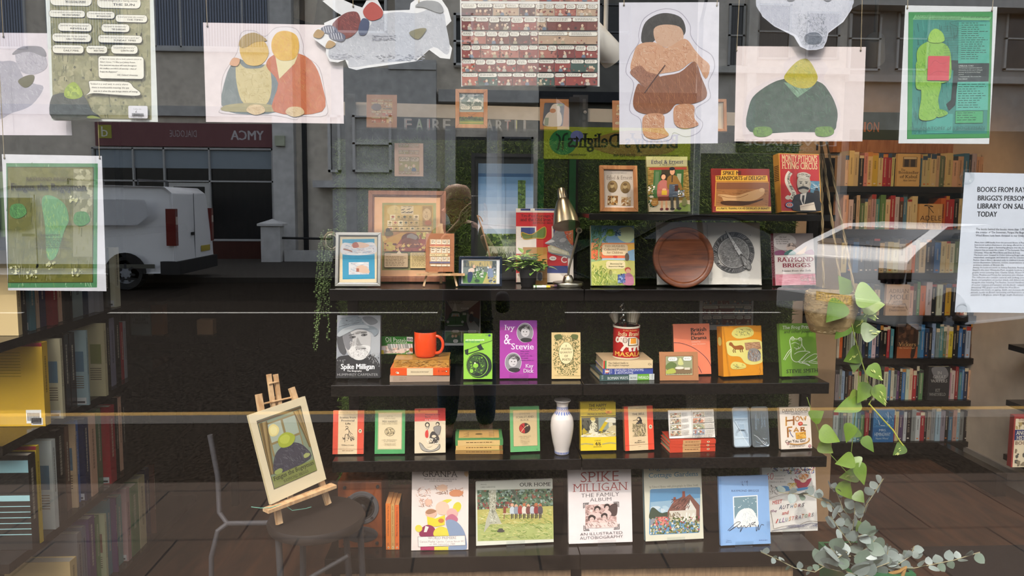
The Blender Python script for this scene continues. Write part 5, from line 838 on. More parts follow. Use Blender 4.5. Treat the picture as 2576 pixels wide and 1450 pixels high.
def brush(lab, zx, zy, dx, dy, tilt, rf, lf, rb, lb, col, ferr):
    q0 = P(*zpx(C3,(1067,650)), .462); t = thing('brush', lab, 'brush', None, Matrix.Translation((q0.x + dx, .462 + dy, TINZ + .01)) @ Matrix.Rotation(R(tilt),4, 'Y'))
    z0 = TH - .012; MB().lathe([(0,0),(rf * .5,0),(rf * .55, z0 * .8),(rf * .9, z0)], '#3a2418', 14).build('handle', 'gloss', t, True)
    MB().lathe([(rf, z0),(rf * 1.02, z0 + lf * .3),(rf * .96, z0 + lf * .34),(rf, z0 + lf * .38),(rf * 1.02, z0 + lf)], ferr, 20).build('ferrule', 'chrome', t, True)
    m = MB(); r = random.Random(5)
    for k in range(420):
        u, v = r.random() ** .5, r.random() * 6.283; a0 = Vector((rf * .92 * u * math.cos(v), rf * .92 * u * math.sin(v), z0 + lf)); a1 = Vector((rb * u * math.cos(v), rb * u * math.sin(v), z0 + lf + lb * (1 - .22 * u * u) * r.uniform(.94,1.02))); sd = Vector((math.sin(v),-math.cos(v),0)) * .0007
        m.add([a0 + sd, a0 - sd, a1 - sd * .8, a1 + sd * .8],[(0,1,2,3)], r.choice(col))
    m.build('bristles', 'cloth', t)
brush('small round brush with white fanned bristles leaning in the red tin', 960,340,-.008, .008,-14, .0095, .018, .021, .042,['#c9c0ac', '#b3a890', '#ded6c4'], '#c9c8c4')
brush('wide pale bristle brush with chrome band standing in the red tin', 1120,340, .011, .004,5, .022, .016, .030, .046,['#c3b8a0', '#a89c84', '#d6ccb8'], '#b3b2ae')
t = thing('glass_stirrer', 'twisted clear and silver rod rising from the red tin between the brushes', 'stirrer', None, Matrix.Translation((P(*zpx(C3,(1067,650)), .462).x - .012, .447, TINZ + .008)) @ Matrix.Rotation(R(-3),4, 'Y'))
m = MB(); m.tube([(0,0,0),(0,0, .13)], .003, '#b9bab6'); 
for k in range(2): m.tube([(.006 * math.cos(i * .75 + k * 3.14) * (1 if i < 14 else .6), .006 * math.sin(i * .75 + k * 3.14), .12 + i * .0052) for i in range(18)],[.0055 - .0001 * i for i in range(18)], '#8d908c' if k else '#c3c6c2', 8)
m.build('rod', 'chrome', t, True)
# ---- porcelain vase
sc = 2.575 / F / ZS; q = P(*zpx(C3,(482,1540)), .42); t = thing('vase', 'slender white porcelain vase with blue patterned neck and foot', 'vase', None, Matrix.Translation((q.x, .42, Z3 + .001)))
VP = [(60,0),(68,4),(69,26),(72,48),(86,105),(100,180),(108,245),(107,300),(98,345),(80,375),(62,395),(54,420),(54,460),(60,485),(74,500),(78,508),(77,512)]
VP = [(r * sc, z * sc) for r, z in VP]
def vr(z):
    for (r0, z0),(r1, z1) in zip(VP, VP[1:]):
        if z0 <= z <= z1: return r0 + (r1 - r0) * (z - z0) / max(z1 - z0,1e-9)
    return VP[-1][0]
m = MB(); fine = []
for i in range(len(VP) - 1):
    for k in range(4):
        u = k / 4; p0, p1, p2, p3 = VP[max(i - 1,0)], VP[i], VP[i + 1], VP[min(i + 2, len(VP) - 1)]
        fine.append(tuple(.5 * (2 * p1[j] + (p2[j] - p0[j]) * u + (2 * p0[j] - 5 * p1[j] + 4 * p2[j] - p3[j]) * u * u + (3 * p1[j] - p0[j] - 3 * p2[j] + p3[j]) * u ** 3) for j in (0,1)))
fine += [VP[-1],(VP[-1][0] - 4 * sc, 511 * sc),(48 * sc, 480 * sc),(46 * sc, 400 * sc),(0,390 * sc)]
m.lathe(fine, '#dcd3cb', 44); m.build('body', 'gloss', t, True)
def vr2(z):
    for (r0, z0),(r1, z1) in zip(fine[:-5], fine[1:-4]):
        if z0 <= z <= z1: return r0 + (r1 - r0) * (z - z0) / max(z1 - z0,1e-9)
    return VP[-1][0]
H = 512 * sc; a = Art(.2, H, (0,0),(240,0),(0,512),-.0005); a.step = .000003; B1, B2 = '#4a64a8', '#8fa0cc'
a.mb.box(0,-.0005,0, .0001,-.0005, .0001, B1)
for y0, y1, c in ((492,496, B1),(500,503, B1),(484,487, B1),(60,64, B1),(90,93, B1),(98,101, B2)):
    for k in range(24): a.R(k * 10, y0, k * 10 + 10.2, y1, c)
for k in range(16):
    x = k * 15; a.R(x + 2,66, x + 8,88, B2); a.R(x + 9,70, x + 13,84, B1); a.E(x + 7,116,5,16, B1, n=10); a.E(x + 7,114,2.5,9, '#dcd3cb', n=8); a.E(x + 7,493,4,5, B1, n=8); a.R(x + 6,486, x + 9,500, B2)
a.strokes(8,290,30,370,26,['#3a3a44', '#6a6a72'],6,20,80,3,60)
link('painted_pattern', wrap(a.mb, vr2, .2,340,40), 'gloss', t)
# ---- desk lamp
LY = .46
def lp(x, y, Y=LY): return P(*zpx(A3,(x, y)), Y)
base = lp(540,1278, .47); t = thing('desk_lamp', 'brushed metal desk lamp with bell shade and jointed arm', 'lamp', None, Matrix.Translation((base.x, .47, Z1 + .0008)))
TI = t.matrix_world.inverted(); ML = '#b3ab98'
MB().lathe([(.0,0),(.0565,0),(.0575, .002),(.0575, .012),(.056, .0145),(.02, .0155),(0, .0155)], ML, 48).build('base', 'metal', t, True)
MB().lathe([(.021, .0155),(.021, .02),(.017, .034),(.012, .040),(0, .041)], ML, 32).build('stem_socket', 'metal', t, True)
e = lp(640,762, .45); pts = [Vector((base.x, .47, Z1 + .038)), lp(548,1110, .47), lp(566,1040, .468), lp(640,762, .45)]
MB().tube(pts, .0042, ML, 12).build('lower_arm', 'metal', t, True, mtx=TI)
top = lp(522,556, .43); MB().tube([e + Vector((0,-.006,0)), top + Vector((0,-.006,0))], .0036, ML, 12).build('upper_arm', 'metal', t, True, mtx=TI)
for p in (e, top): MB().lathe([(0,-.012),(.010,-.012),(.0105,-.010),(.0105, .008),(0, .008)], ML, 20, TI @ Matrix.Translation(p) @ Matrix.Rotation(R(90),4, 'X')).build('joint', 'metal', t, True); MB().lathe([(0, .0122),(.0055, .0122),(.0055, .0136),(0, .0136)], '#5c564a', 12, TI @ Matrix.Translation(p) @ Matrix.Rotation(R(90),4, 'X')).build('joint_screw', 'metal', t, True)
capp, mou = lp(478,384, .47), lp(308,655, .40); ax = (mou - capp); Ls = ax.length; mz = frame(capp, (1, .2,0), ax)
MB().tube([top + Vector((0,-.002,0)), lp(486,502, .435)], .0045, ML, 10).build('shade_bracket', 'metal', t, True, mtx=TI)
k = Ls / .128; pr = [(.0,0),(.0135, .0),(.0155, .003),(.017, .036),(.0235, .042),(.027, .05),(.036, .072),(.044, .098),(.049, .122),(.0505, .128)]
m = MB(); m.lathe([(r, z * k) for r, z in pr], ML, 44); m.lathe([(.0505, .128 * k),(.049, .1275 * k),(.043, .098 * k),(.034, .07 * k),(.02, .05 * k),(0, .048 * k)], '#c9c4b0', 44); m.build('lamp_shade', 'metal', t, True, mtx=TI @ mz)
m = MB()
for s in range(4): b = 2 * math.pi * s / 9 + 3.6; m.box(-.0011, .0158, .008, .0011, .0178, .034, '#14120f', Matrix.Rotation(b, 4, 'Z'))
m.build('vent', 'plain', t, mtx=TI @ mz)
MB().lathe([(0, .052 * k),(.012, .06 * k),(.02, .085 * k),(.019, .1 * k),(.01, .112 * k),(0, .115 * k)], '#d8d6cc', 20).build('bulb', 'gloss', t, True, mtx=TI @ mz)
# ---- leafy plant in a black pot
def leaf(m, o, d, up, L, W, c, fold=.25, n=5, curl=.2, shape=None):
    d = Vector(d).normalized(); sd = d.cross(Vector(up)); sd = sd.normalized() if sd.length > 1e-4 else d.orthogonal().normalized(); nn = sd.cross(d); vs = []; fs = []; o = Vector(o)
    for i in range(n + 1):
        u = i / n; wd = (shape(u) if shape else math.sin(math.pi * min(u ** .75,1)) ** .9) * W / 2; p = o + d * (L * u) - nn * (curl * L * u * u)
        vs += [p + sd * wd + nn * wd * fold, p, p - sd * wd + nn * wd * fold]
    for i in range(n): fs += [(3 * i, 3 * i + 1,3 * i + 4,3 * i + 3),(3 * i + 1,3 * i + 2,3 * i + 5,3 * i + 4)]
    m.add(vs, fs, c)
q = lp(176,1282, .44); t = thing('potted_plant', 'small bright green leafy plant in a black pot before the red picture book', 'plant', None, Matrix.Translation((q.x, .44, Z1 + .001)))
MB().lathe([(0,0),(.024,0),(.026, .003),(.0335, .062),(.0345, .064),(.0325, .064),(.030, .055),(0, .054)], '#1d1b1b', 36).build('pot', 'plain', t, True)
MB().lathe([(0, .0555),(.030, .0555)], '#2a1f16', 20, None, False).build('soil', 'rough', t)
m = MB(); r = random.Random(11); gr = ['#8fb046', '#9fc058', '#6f9438', '#b3cc70', '#5c8030', '#c0d48a']
for k in range(54):
    a0 = r.uniform(0,6.28); e0 = r.uniform(.15,1.35); d = Vector((math.cos(a0) * math.cos(e0), math.sin(a0) * math.cos(e0) * .8, math.sin(e0))); Ls2 = r.uniform(.035, .072); p0 = Vector((r.uniform(-.015, .015), r.uniform(-.015, .015), .055)); p1 = p0 + d * Ls2
    m.tube([p0,(p0 + p1) / 2 + Vector((0,0, .006)), p1], .0009, '#5f7a34', 4)
    for j in range(4): b = r.uniform(0,6.28); dd = (d * .5 + Vector((math.cos(b), math.sin(b), r.uniform(-.45, .5)))); leaf(m, p1 - d * .008 * j, dd, (0,0,1), r.uniform(.028, .042), r.uniform(.018, .025), r.choice(gr), .3,4, .25)
m.build('foliage', 'leaf', t)
# ---- oil pastel sticks
for lab, x0, y0, x1, y1, c, c2, dy, dz in (('yellow oil pastel stick lying beside the black flower pot', 225,1274,380,1276, '#e3c53a', '#dcdcd2', .395,0),('white-wrapped oil pastel stick with green bands by the pot', 222,1262,330,1264, '#e3e2da', '#5f8a3c', .41, .0),('dark purple oil pastel stick at the lamp end of the three', 330,1268,440,1272, '#5a3f52', '#8a6a4a', .425, .0)):
    p, q = lp(x0, y0, dy), lp(x1, y1, dy); L = (q - p).length; t = thing('oil_pastel', lab, 'oil pastel', None, frame((p.x, dy, Z1 + .0055),(1, .06,0),(0,0,1)))
    rot = Matrix.Rotation(R(90),4, 'Y'); MB().lathe([(0,0),(.0042,0),(.005, .001),(.005, L * .75)], c2,14, rot).build('wrapper', 'print', t, True); MB().lathe([(.0046, L * .75),(.0046, L - .002),(.003, L),(0, L)], c, 14, rot).build('pastel', 'plain', t, True); MB().lathe([(.0052, L * .1),(.0052, L * .17)], '#4d7a3a', 14, rot, False).build('band', 'print', t, True)
# ---- round wooden board leaning on the open book
rb = 283 / ZS / F * 2.57; bc = P(*zpx(A3,(1574,1005)), .43); t = thing('wooden_board', 'round brown wooden serving board with raised rim leaning on open book', 'board', None, Matrix.Translation((bc.x, .405, Z1 + rb + .001)) @ Matrix.Rotation(R(90 - 6),4, 'X'))
MB().lathe([(0,0),(rb * .80,0),(rb * .815, .001),(rb * .83, .005),(rb * .86, .0075),(rb * .97, .0075),(rb * .995, .005),(rb, .001),(rb, -.008),(rb * .97,-.012),(0,-.012)], '#7a4a2a', 72).build('disc', 'teak', t, True)
# ---- small table easel with mounted print
TY = .43
def tp(x, y, Y=TY): return P(*zpx(A2,(x, y)), Y)
q = tp(1697,1282, TY); t = thing('table_easel', 'small pale wooden table easel holding a brown-mounted print', 'easel', None, Matrix.Translation((q.x, TY, Z1))); TI = t.matrix_world.inverted(); c = '#c9955a'
tray = tp(1480,1160), tp(1918,1162)
MB().bar(tray[0] + Vector((0,-.008,0)), tray[1] + Vector((0,-.008,0)), .022, .0075, c).build('tray', 'palewood', t, mtx=TI)
for (x0, y0),(x1, y1) in (((1690,710),(1543,1284)),((1700,710),(1848,1281))):
    p, b = tp(x0, y0, .50), tp(x1, y1, TY - .0); b.z = Z1 + .003; MB().bar(p, b, .007, .007, c, (0,1,0)).build('leg', 'palewood', t, mtx=TI)
p = tp(1696,700, .50); MB().bar(p + Vector((0, .006, .0)), Vector((p.x, .53, Z1 + .003)), .009, .007, c, (0,1,0)).build('rear_leg', 'palewood', t, mtx=TI)
MB().bar(tp(1697,700, .498), tp(1697,1150, .448), .016, .006, c, (0,1,0)).build('mast', 'palewood', t, mtx=TI)
def art(a):
    a.full('#a9693c'); a.RR(1594,838,1786,1098,14, '#86512c'); a.R(1598,842,1782,1094, '#cda27a')
    for y0, y1, n in ((848,888,3),(918,970,3),(1008,1048,3),(1078,1094,3)):
        for k in range(n + 1): x = 1610 + k * 50; a.R(x, y0, min(x + 42,1782), y1, '#e8dcc0'); a.lines(x + 5, y0 + 8, min(x + 38,1780), y1 - 6,2, '#7a5a3a', .4)
    for y, cc in ((895, '#b5584c'),(975, '#c98a5a'),(1052, '#6a6480'),(905, '#d9a878')): a.R(1598, y, 1782, y + 14, cc)
    a.R(1598,978,1762,1002, '#e3cf9a'); a.T('PERATURE', 1606,984,1740,996, '#5a3f26', 'b')
mt, wd, h = place([(1563,790),(1822,788),(1820,1140),(1560,1145)], A2, tp(1690,1146, .418).z, .418,11,0, .003); t = thing('mounted_print', 'brown-mounted comic panels print in clear sleeve on the small table easel', 'print', None, mt)
a = Art(wd, h, (1563,790),(1822,788),(1560,1145)); a.mb.box(0,0,0, wd, .0025, h, '#a9693c'); art(a); a.mb.build('card', 'print', t); MB().box(-.003,-.003,0, wd + .003,-.0024, h + .003).build('sleeve', 'sleeve', t)
# ---- open metal drawing-instrument tin
mt, wd, h = place([(2020,1104),(2345,1100),(2388,1540),(2050,1536)], C3, Z3, .42,12,3, .014); t = thing('instrument_tin', 'open silver metal tin holding clear drawing set squares', 'tin', None, mt); wl = wd * .485
for x0, nm in ((0, 'tray'),(wd * .515, 'tin_lid')):
    a = Art(wl, h, (0,0),(160,0),(0,430), .010); pts = []; rr = .010
    for cx, cz, s in ((wl - rr, rr, -90),(wl - rr, h - rr, 0),(rr, h - rr, 90),(rr, rr, 180)): pts += [(cx + rr * math.cos(R(s + v)), cz + rr * math.sin(R(s + v))) for v in (0,30,60,90)]
    m = MB(); n = len(pts); ins = [(wl / 2 + (x - wl / 2) * .93, h / 2 + (z - h / 2) * .97) for x, z in pts]
    vs = [(x, 0, z) for x, z in pts] + [(x, .012, z) for x, z in pts] + [(x, 0, z) for x, z in ins] + [(x, .0095 if nm == 'tray' else .004, z) for x, z in ins]; fs = [(i, (i + 1) % n, (i + 1) % n + n, i + n) for i in range(n)] + [tuple(range(n, 2 * n))] + [(i, i + 2 * n, (i + 1) % n + 2 * n, (i + 1) % n) for i in range(n)] + [(i + 2 * n, i + 3 * n, (i + 1) % n + 3 * n, (i + 1) % n + 2 * n) for i in range(n)] + [tuple(range(3 * n, 4 * n))]
    m.add(vs, fs, '#c3ccd3', Matrix.Translation((x0,0,0))); m.build(nm, 'chrome' if False else 'metal', t)
    if nm == 'tray':
        a.y = .0088; a.step = .0002; a.poly([(12,120),(150,120),(150,420),(12,420)], '#a9bccb'); a.R(12,12,150,118, '#93afc6'); a.L([(30,135),(140,135)],3, '#5c6c7a'); a.poly([(14,160),(150,418),(14,418)], '#b9c9d4'); a.L([(14,160),(150,418),(14,418),(14,160)],3, '#e6eef2')
        for k in range(18): v = R(8 + k * 9); a.L([(80 + 44 * math.cos(v),330 - 80 * math.sin(v)),(80 + 62 * math.cos(v),330 - 112 * math.sin(v))],2, '#46535e')
        a.L([(20,330),(140,330)],3, '#e6eef2'); a.L([(30,150),(90,300)],4, '#e3ebf0'); 
        for k in range(14): a.L([(26 + k * 8,136),(26 + k * 8,144)],1.6, '#46535e')
        a.R(60,180,110,240, '#9db2c2'); a.L([(60,180),(110,180),(110,240),(60,240),(60,180)],2, '#dfe8ee')
    else:
        a.y = .0035
        for txt, x, y0, y1, cc in (('OXFORD', 46,80,250, '#8798a6'),('SET OF', 68,130,190, '#8798a6'),('MATHEMATICAL', 100,60,230, '#8798a6'),('INSTRUMENTS', 124,70,220, '#8798a6')): a.T(txt, x - (y1 - y0) / 2,(y0 + y1) / 2 - 9, x + (y1 - y0) / 2,(y0 + y1) / 2 + 9, cc, 'b', rot=90)
        a.curve([(20,300),(60,330),(100,390),(140,415)],3, '#e3ebf0'); a.strokes(20,330,140,420,16,['#6f808e', '#dfe8ee', '#93a5b3'],20,60,40,3,30)
    a.mb.v = [(x + x0, y, z) for x, y, z in a.mb.v]; a.mb.build('set_square' if nm == 'tray' else 'embossing', 'gloss', t)
MB().lathe([(.002,0),(.002, h * .9)], '#a9b3ba', 8, Matrix.Translation((wd * .5, .006, h * .05))).build('hinge', 'metal', t)
# ---- loudspeaker
q0, q1 = P(*zpx(D2,(768,1250)), .44), P(*zpx(D2,(1165,1250)), .44); ht = P(*zpx(D2,(800,600)), .44).z - Z4; wd = q1.x - q0.x
t = thing('loudspeaker', 'cherry wood loudspeaker with black woofer and oval tweeter plate', 'loudspeaker', None, Matrix.Translation((q0.x, .44, Z4 + .001)))
MB().box(0,0,0, wd, .20, ht).build('cabinet', 'cherry', t, bevel=.002)
def dx(x): return wd * (x - 768) / 397
def dz(y): return ht * (1250 - y) / 650
FR = lambda x, y, d=0: Matrix.Translation((dx(x),-d, dz(y))) @ Matrix.Rotation(R(90),4, 'X')
s = wd / 397; m = MB(); m.lathe([(155 * s, 0),(155 * s, .003),(150 * s, .005),(120 * s, .0052),(116 * s, .003)], '#4a4a4c', 48, FR(985,850)); m.build('woofer_ring', 'plain', t, True)
MB().lathe([(116 * s, .003),(110 * s, .0055),(100 * s, .003),(40 * s, -.006 + .008),(30 * s, .004),(0, .009)], '#1a191a', 40, FR(985,850)).build('woofer_cone', 'plain', t, True)
MB().lathe([(1,0),(1, .003),(.95, .004),(.55, .004),(.5, .002),(0, .002)], '#38383a', 44, FR(978,1118) @ Matrix.Diagonal((150 * s, 76 * s, 1,1))).build('tweeter_plate', 'plain', t, True)
MB().lathe([(1, .0045),(.6, .012),(0, .016)], '#232324', 24, FR(985,1118) @ Matrix.Diagonal((36 * s, 30 * s, 1,1))).build('tweeter', 'plain', t, True)
for x, y in ((832,648),(1130,642),(826,1208),(1120,1205),(1080,752),(878,955),(1076,950),(870,752)): MB().lathe([(0, .0062),(12 * s, .0062),(15 * s, .005),(15 * s, .0)], '#222124', 14, FR(x, y, 0)).build('screw', 'plain', t, True)
# ---- framed landscape leaning behind the shelf things
def art(a):
    a.R(2038,150,2600,240, '#5f7892'); a.R(2038,240,2600,270, '#31577f')
    for k, c in enumerate(('#5f87ae', '#6b8fb4', '#7998ba', '#8ba5c2', '#9fb3ca', '#b5c2d2', '#c3ccd8', '#cfd3dc')): a.R(2038,270 + k * 62,2600,1000, c)
    a.R(2038,745,2600,800, '#a9bccb'); a.R(2038,800,2600,1015, '#6d7a4a'); a.specks(2040,790,2420,925,260,['#3f5a2a', '#5f7a3c', '#7f9448', '#2f4420'],10,26); a.R(2038,905,2600,970, '#b9bda2'); a.strokes(2040,910,2420,1010,90,['#8f9a72', '#d3d4b8', '#5f6f44'],20,60,88,5,12); a.strokes(2040,950,2420,1015,60,['#2f3a22', '#1f2a18'],20,50,80,5,30)
    a.blob([(2040,780),(2075,720),(2090,820),(2130,900),(2100,1000),(2040,1000)], '#2a3420'); a.specks(2400,300,2470,560,160,['#4d6a3a', '#5f7d44', '#34502a'],10,22); a.curve([(2030,620),(2080,760),(2130,930),(2155,1030)],12, '#b08a6a'); a.curve([(2035,625),(2060,640),(2080,680)],8, '#a88262')
    a.L([(2288,270),(2288,940)],2, '#5a6a7a'); a.L([(2040,700),(2420,730)],2, '#8a98a6')
TL, TR_, BL = (1975,60),(2575,60),(1975,1020)
mt, wd, h = place([TL, TR_, (2575,1020), BL], A2, P(*zpx(A2,(2000,1020)), .66).z, .66,2,0); mt = mt @ Matrix.Translation((0,0,0)); zb = mt.translation.z; h2 = h + zb - Z1 - .002; mt.translation.z = Z1 + .002
t = thing('landscape_picture', 'tall dark-framed picture of blue sky over green trees leaning behind the plant', 'picture', None, mt); b = MB(); ring_frame(b, wd, h2, .014, .016, '#1a1c1f'); b.build('frame', 'plain', t); a = Art(wd, h, TL, TR_, BL, .002); a.mb.box(0, .003,-(h2 - h), wd, .006, h, '#22241f'); art(a); a.mb.v = [(x, y, z + h2 - h) for x, y, z in a.mb.v]; a.mb.build('print', 'print', t)
# ---- comics behind the third shelf
def art(a):
    a.full('#cfcfcc'); a.R(1728,98,2045,122, '#d9d8d2'); a.lines(1745,102,1925,116,2, '#3a3a38', .45); a.R(1930,96,1965,120, '#7a2f2a'); a.bubble(1985,96,2035,130, '#e6e4dc', lw=2); a.lines(1992,104,2030,122,2, '#3a3a38')
    a.R(1730,125,2048,410, '#5f6360'); a.poly([(1730,125),(2048,125),(1940,215),(1860,240),(1790,215)], '#b9b5aa'); a.poly([(1730,150),(1790,215),(1790,260),(1730,330)], '#6a5a52'); a.poly([(2048,125),(1940,215),(1950,260),(2048,300)], '#7a5a50'); a.poly([(1730,410),(1850,250),(1900,250),(1960,410)], '#4a4a48'); a.poly([(1960,410),(1900,255),(1940,250),(2048,380),(2048,410)], '#9a9a94'); a.lines(1745,138,1930,170,3, '#3a3a38', .3, .4)
    a.bubble(1870,190,1948,214, '#e6e4dc', lw=2); a.lines(1880,196,1940,210,2, '#3a3a38'); a.poly([(1818,150),(1830,185),(1840,230),(1795,230)], '#dedcd4')
    a.blob([(1770,290),(1785,245),(1830,234),(1868,245),(1880,290)], '#3f5a3c', line='#1f2a1c', lw=3); a.poly([(1784,285),(1794,250),(1858,250),(1868,285)], '#b3bab0'); a.E(1812,272,10,12, '#c9a88c'); a.E(1842,272,10,12, '#c9a88c'); a.R(1880,240,1928,330, '#466640'); a.R(1890,244,1922,265, '#c3c9bd')
    a.blob([(1745,330),(1775,285),(1880,285),(1902,330),(1895,365),(1750,368)], '#4a6a44', line='#1f2a1c', lw=3); a.E(1758,330,12,12, '#c9cdc6'); a.E(1892,328,12,12, '#c9cdc6'); a.L([(1755,362),(1895,358)],7, '#b3b6b0'); a.L([(1826,290),(1828,345)],3, '#1f2a1c'); a.E(1975,245,14,14, '#c9b09a'); a.blob([(1955,265),(1980,255),(1992,320),(1950,320)], '#4a4a4c'); a.R(1965,320,1972,335, '#8a3a34')
    a.R(1735,416,1882,520, '#5f7a54'); a.R(1890,416,2040,520, '#6f8a5c'); a.blob([(1745,500),(1770,450),(1850,440),(1880,500),(1880,520),(1745,520)], '#3f5a3c'); a.E(1805,460,12,13, '#c9a88c'); a.E(1835,458,12,13, '#c9a88c')
    for x0, y0, x1, y1 in ((1800,402,1862,424),(1944,400,2022,424),(1812,488,1856,518),(1925,480,1990,512)): a.bubble(x0, y0, x1, y1, '#e6e4dc', lw=2); a.lines(x0 + 8, y0 + 6, x1 - 6, y1 - 4,2, '#3a3a38')
mt, wd, h = place([(1722,96),(2050,92),(2060,540),(1735,546)], C2, P(*zpx(C2,(1900,542)), .66).z, .66,2,0); t = thing('comic_page', 'single comic page with a green car in a street, behind the lime book', 'comic page', None, mt); a = Art(wd, h, (1722,96),(2050,92),(1735,546)); a.mb.box(0,0,0, wd, .001, h, '#cfcfcc'); art(a); a.mb.build('sheet', 'print', t)
MB().box(wd * .3, .0012, Z2 - mt.translation.z + .002, wd * .7, .003, h * .4).build('clear_prop', 'acrylic', t)
def panels(a, x0, y0, x1, y1, rows, pal, bub='#ece8da', line='#2a2422', dens=14):
    nb0 = nmx = a.n
    for (v0, v1, cuts) in rows:
        cs = [0] + list(cuts) + [1]
        for u0, u1 in zip(cs, cs[1:]):
            a.n = nb0; X0, X1, Y0, Y1 = x0 + (x1 - x0) * u0 + 1.5, x0 + (x1 - x0) * u1 - 1.5, y0 + (y1 - y0) * v0 + 1.5, y0 + (y1 - y0) * v1 - 1.5; w_, h_ = X1 - X0, Y1 - Y0
            a.R(X0, Y0, X1, Y1, line); a.R(X0 + 1, Y0 + 1, X1 - 1, Y1 - 1, a.r.choice(pal)); a.specks(X0 + 2, Y0 + h_ * .45, X1 - 2, Y1 - 2, dens, pal + ['#c9b49a', '#d9d0bc', '#3a2a28'], h_ * .05, h_ * .14)
            for _ in range(max(1, min(3, int(w_ / h_ * 1.2)))):
                cx = a.r.uniform(X0 + w_ * .2, X1 - w_ * .2); a.E(cx, Y0 + h_ * .62, h_ * .10, h_ * .12, '#d9bda0', n=10); a.blob([(cx - h_ * .16, Y1 - 3),(cx - h_ * .12, Y0 + h_ * .78),(cx, Y0 + h_ * .73),(cx + h_ * .12, Y0 + h_ * .78),(cx + h_ * .16, Y1 - 3)], a.r.choice(['#b9b3a6', '#6a7688', '#8a5a48', '#a49a80']), n=2)
            nb = 1 if w_ < h_ * 1.5 else 2
            for k in range(nb):
                bx0 = X0 + 3 + k * w_ / nb; bx1 = X0 + w_ / nb * (k + 1) - 4; bh = h_ * a.r.uniform(.24, .4); a.bubble(bx0, Y0 + 3, bx1, Y0 + 3 + bh, bub, line, max(.8, h_ * .012)); a.lines(bx0 + w_ * .05, Y0 + 3 + bh * .2, bx1 - w_ * .05, Y0 + 3 + bh * .9,2 if bh < h_ * .3 else 3, '#3a3230', .38); nmx = max(nmx, a.n)
    a.n = nmx
def art(a): a.full('#c9c9c6'); panels(a, 1762,100,2210,356,[(0, .27,(.3, .55)),(.3, .62,(.66,)),(.65,1,(.4, .68))],['#7a3a34', '#8e4a40', '#5a6a72', '#6a3430'])
mt, wd, h = place([(1735,108),(2226,108),(2226,400),(1735,400)], C3, P(*zpx(C3,(1900,400)), .66).z, .66,2,0); t = thing('comic_page', 'maroon comic strip page on the grass above the mustard book', 'comic page', None, mt); a = Art(wd, h, (1735,108),(2226,108),(1735,400)); a.mb.box(0,0,0, wd, .001, h, '#c9c9c6'); art(a); a.mb.build('sheet', 'print', t)
MB().box(wd * .3, .0012, Z2 - mt.translation.z + .002, wd * .7, .003, h * .4).build('clear_prop', 'acrylic', t)
# ---- little prints on the clear ledge
B1_, B2_, B3_ = (640,0),(1280,0),(1916,0)
def art(a):
    a.full('#a8744e'); a.RR(1064,905,1262,1145,10, '#b98a5c'); panels(a, 1066,908,1260,1140,[(0, .1,(.3, .6)),(.12, .34,(.6, .8)),(.36, .46,()),(.48, .7,(.5,)),(.72,1,(.45, .7))],['#c29a66', '#a87a50', '#b5654a', '#cfae78'], '#d6bd8e', dens=6); a.E(1115,985,46,34, '#6f5f5c', wob=.05); a.T('WORRIES', 1170,994,1256,1008, INK, 'b')
put_card('mounted_print', 'small tan-mounted comic panel print beneath the grey flying cutout', [(1028,864),(1302,864),(1300,1190),(1022,1188)], B1_, ZC, lambda a: art(a), c='#a8744e', y=YC, lean=6, sleeve=True)
def art(a):
    a.full('#9aa39a'); a.R(1868,850,2092,1040, '#a3b0a8'); a.specks(1870,855,2090,1000,90,['#c9cfc6', '#8a9a94', '#dfe0d8', '#7a8a86'],10,34); a.R(1868,1035,2092,1090, '#b5722c'); a.R(1868,1085,2092,1125, '#2f4a26'); a.specks(1870,1080,2090,1125,60,['#3f5a2c', '#24381c', '#55702f'],6,14); a.R(1868,1120,2092,1165, '#6f8a34'); a.R(1868,1130,2092,1142, '#a39a3a')
    for x0, x1 in ((1880,1964),(1982,2074)): a.bubble(x0,978, x1,1012, lw=2); a.lines(x0 + 10,984, x1 - 8,1006,3, '#3a3a34')
    a.E(1955,1090,8,14, '#3a3020'); a.E(1980,1088,8,14, '#3a3020'); a.curve([(1930,1040),(1975,1065),(2030,1040)],3, '#6a4a22')
put_frame('framed_picture', 'small oak frame with a green field and cloudy sky cartoon on the clear ledge', [(1834,816),(2126,818),(2126,1195),(1832,1194)], B1_, ZC, art, fw=.015, y=YC, lean=6)
def art(a):
    a.full('#a8703c'); a.RR(302,942,488,1170,14, '#3f4654'); a.blob([(318,1165),(330,1060),(390,1020),(460,1040),(468,1165)], '#cfc4b4'); a.blob([(360,1030),(380,960),(430,955),(452,1010),(430,1045)], '#d3c8ba'); a.E(385,1020,28,22, '#b5784c'); a.R(318,1090,355,1168, '#8d9a86'); a.E(445,962,30,10, '#6f8a55')
put_card('mounted_print', 'small brown-mounted print of a pale shape on dark blue, on the clear ledge', [(258,904),(522,902),(546,1214),(284,1212)], B2_, ZC, lambda a: art(a), c='#a8703c', y=YC, lean=8, sleeve=True)
def art(a): a.full('#b0774a'); panels(a, 958,955,1300,1180,[(0, .3,(.4,)),(.33, .65,(.4,)),(.7,1,(.4,))],['#c9a06a', '#b5724a'], '#e0cba0', dens=4)
put_card('mounted_print', 'brown-mounted comic print partly hidden behind the tall white card', [(914,918),(1180,918),(1200,1205),(945,1200)], B2_, ZC, lambda a: art(a), c='#b0774a', y=YC, lean=8)
put_frame('framed_picture', 'slim wooden frame mostly hidden between the two hanging white cards', [(1720,905),(1955,905),(1995,1245),(1740,1245)], B2_, ZC, lambda a: a.R(1750,930,1960,1220, '#cfc3ae'), fw=.012, y=YC + .03, lean=8, fc='#8f6a3a')
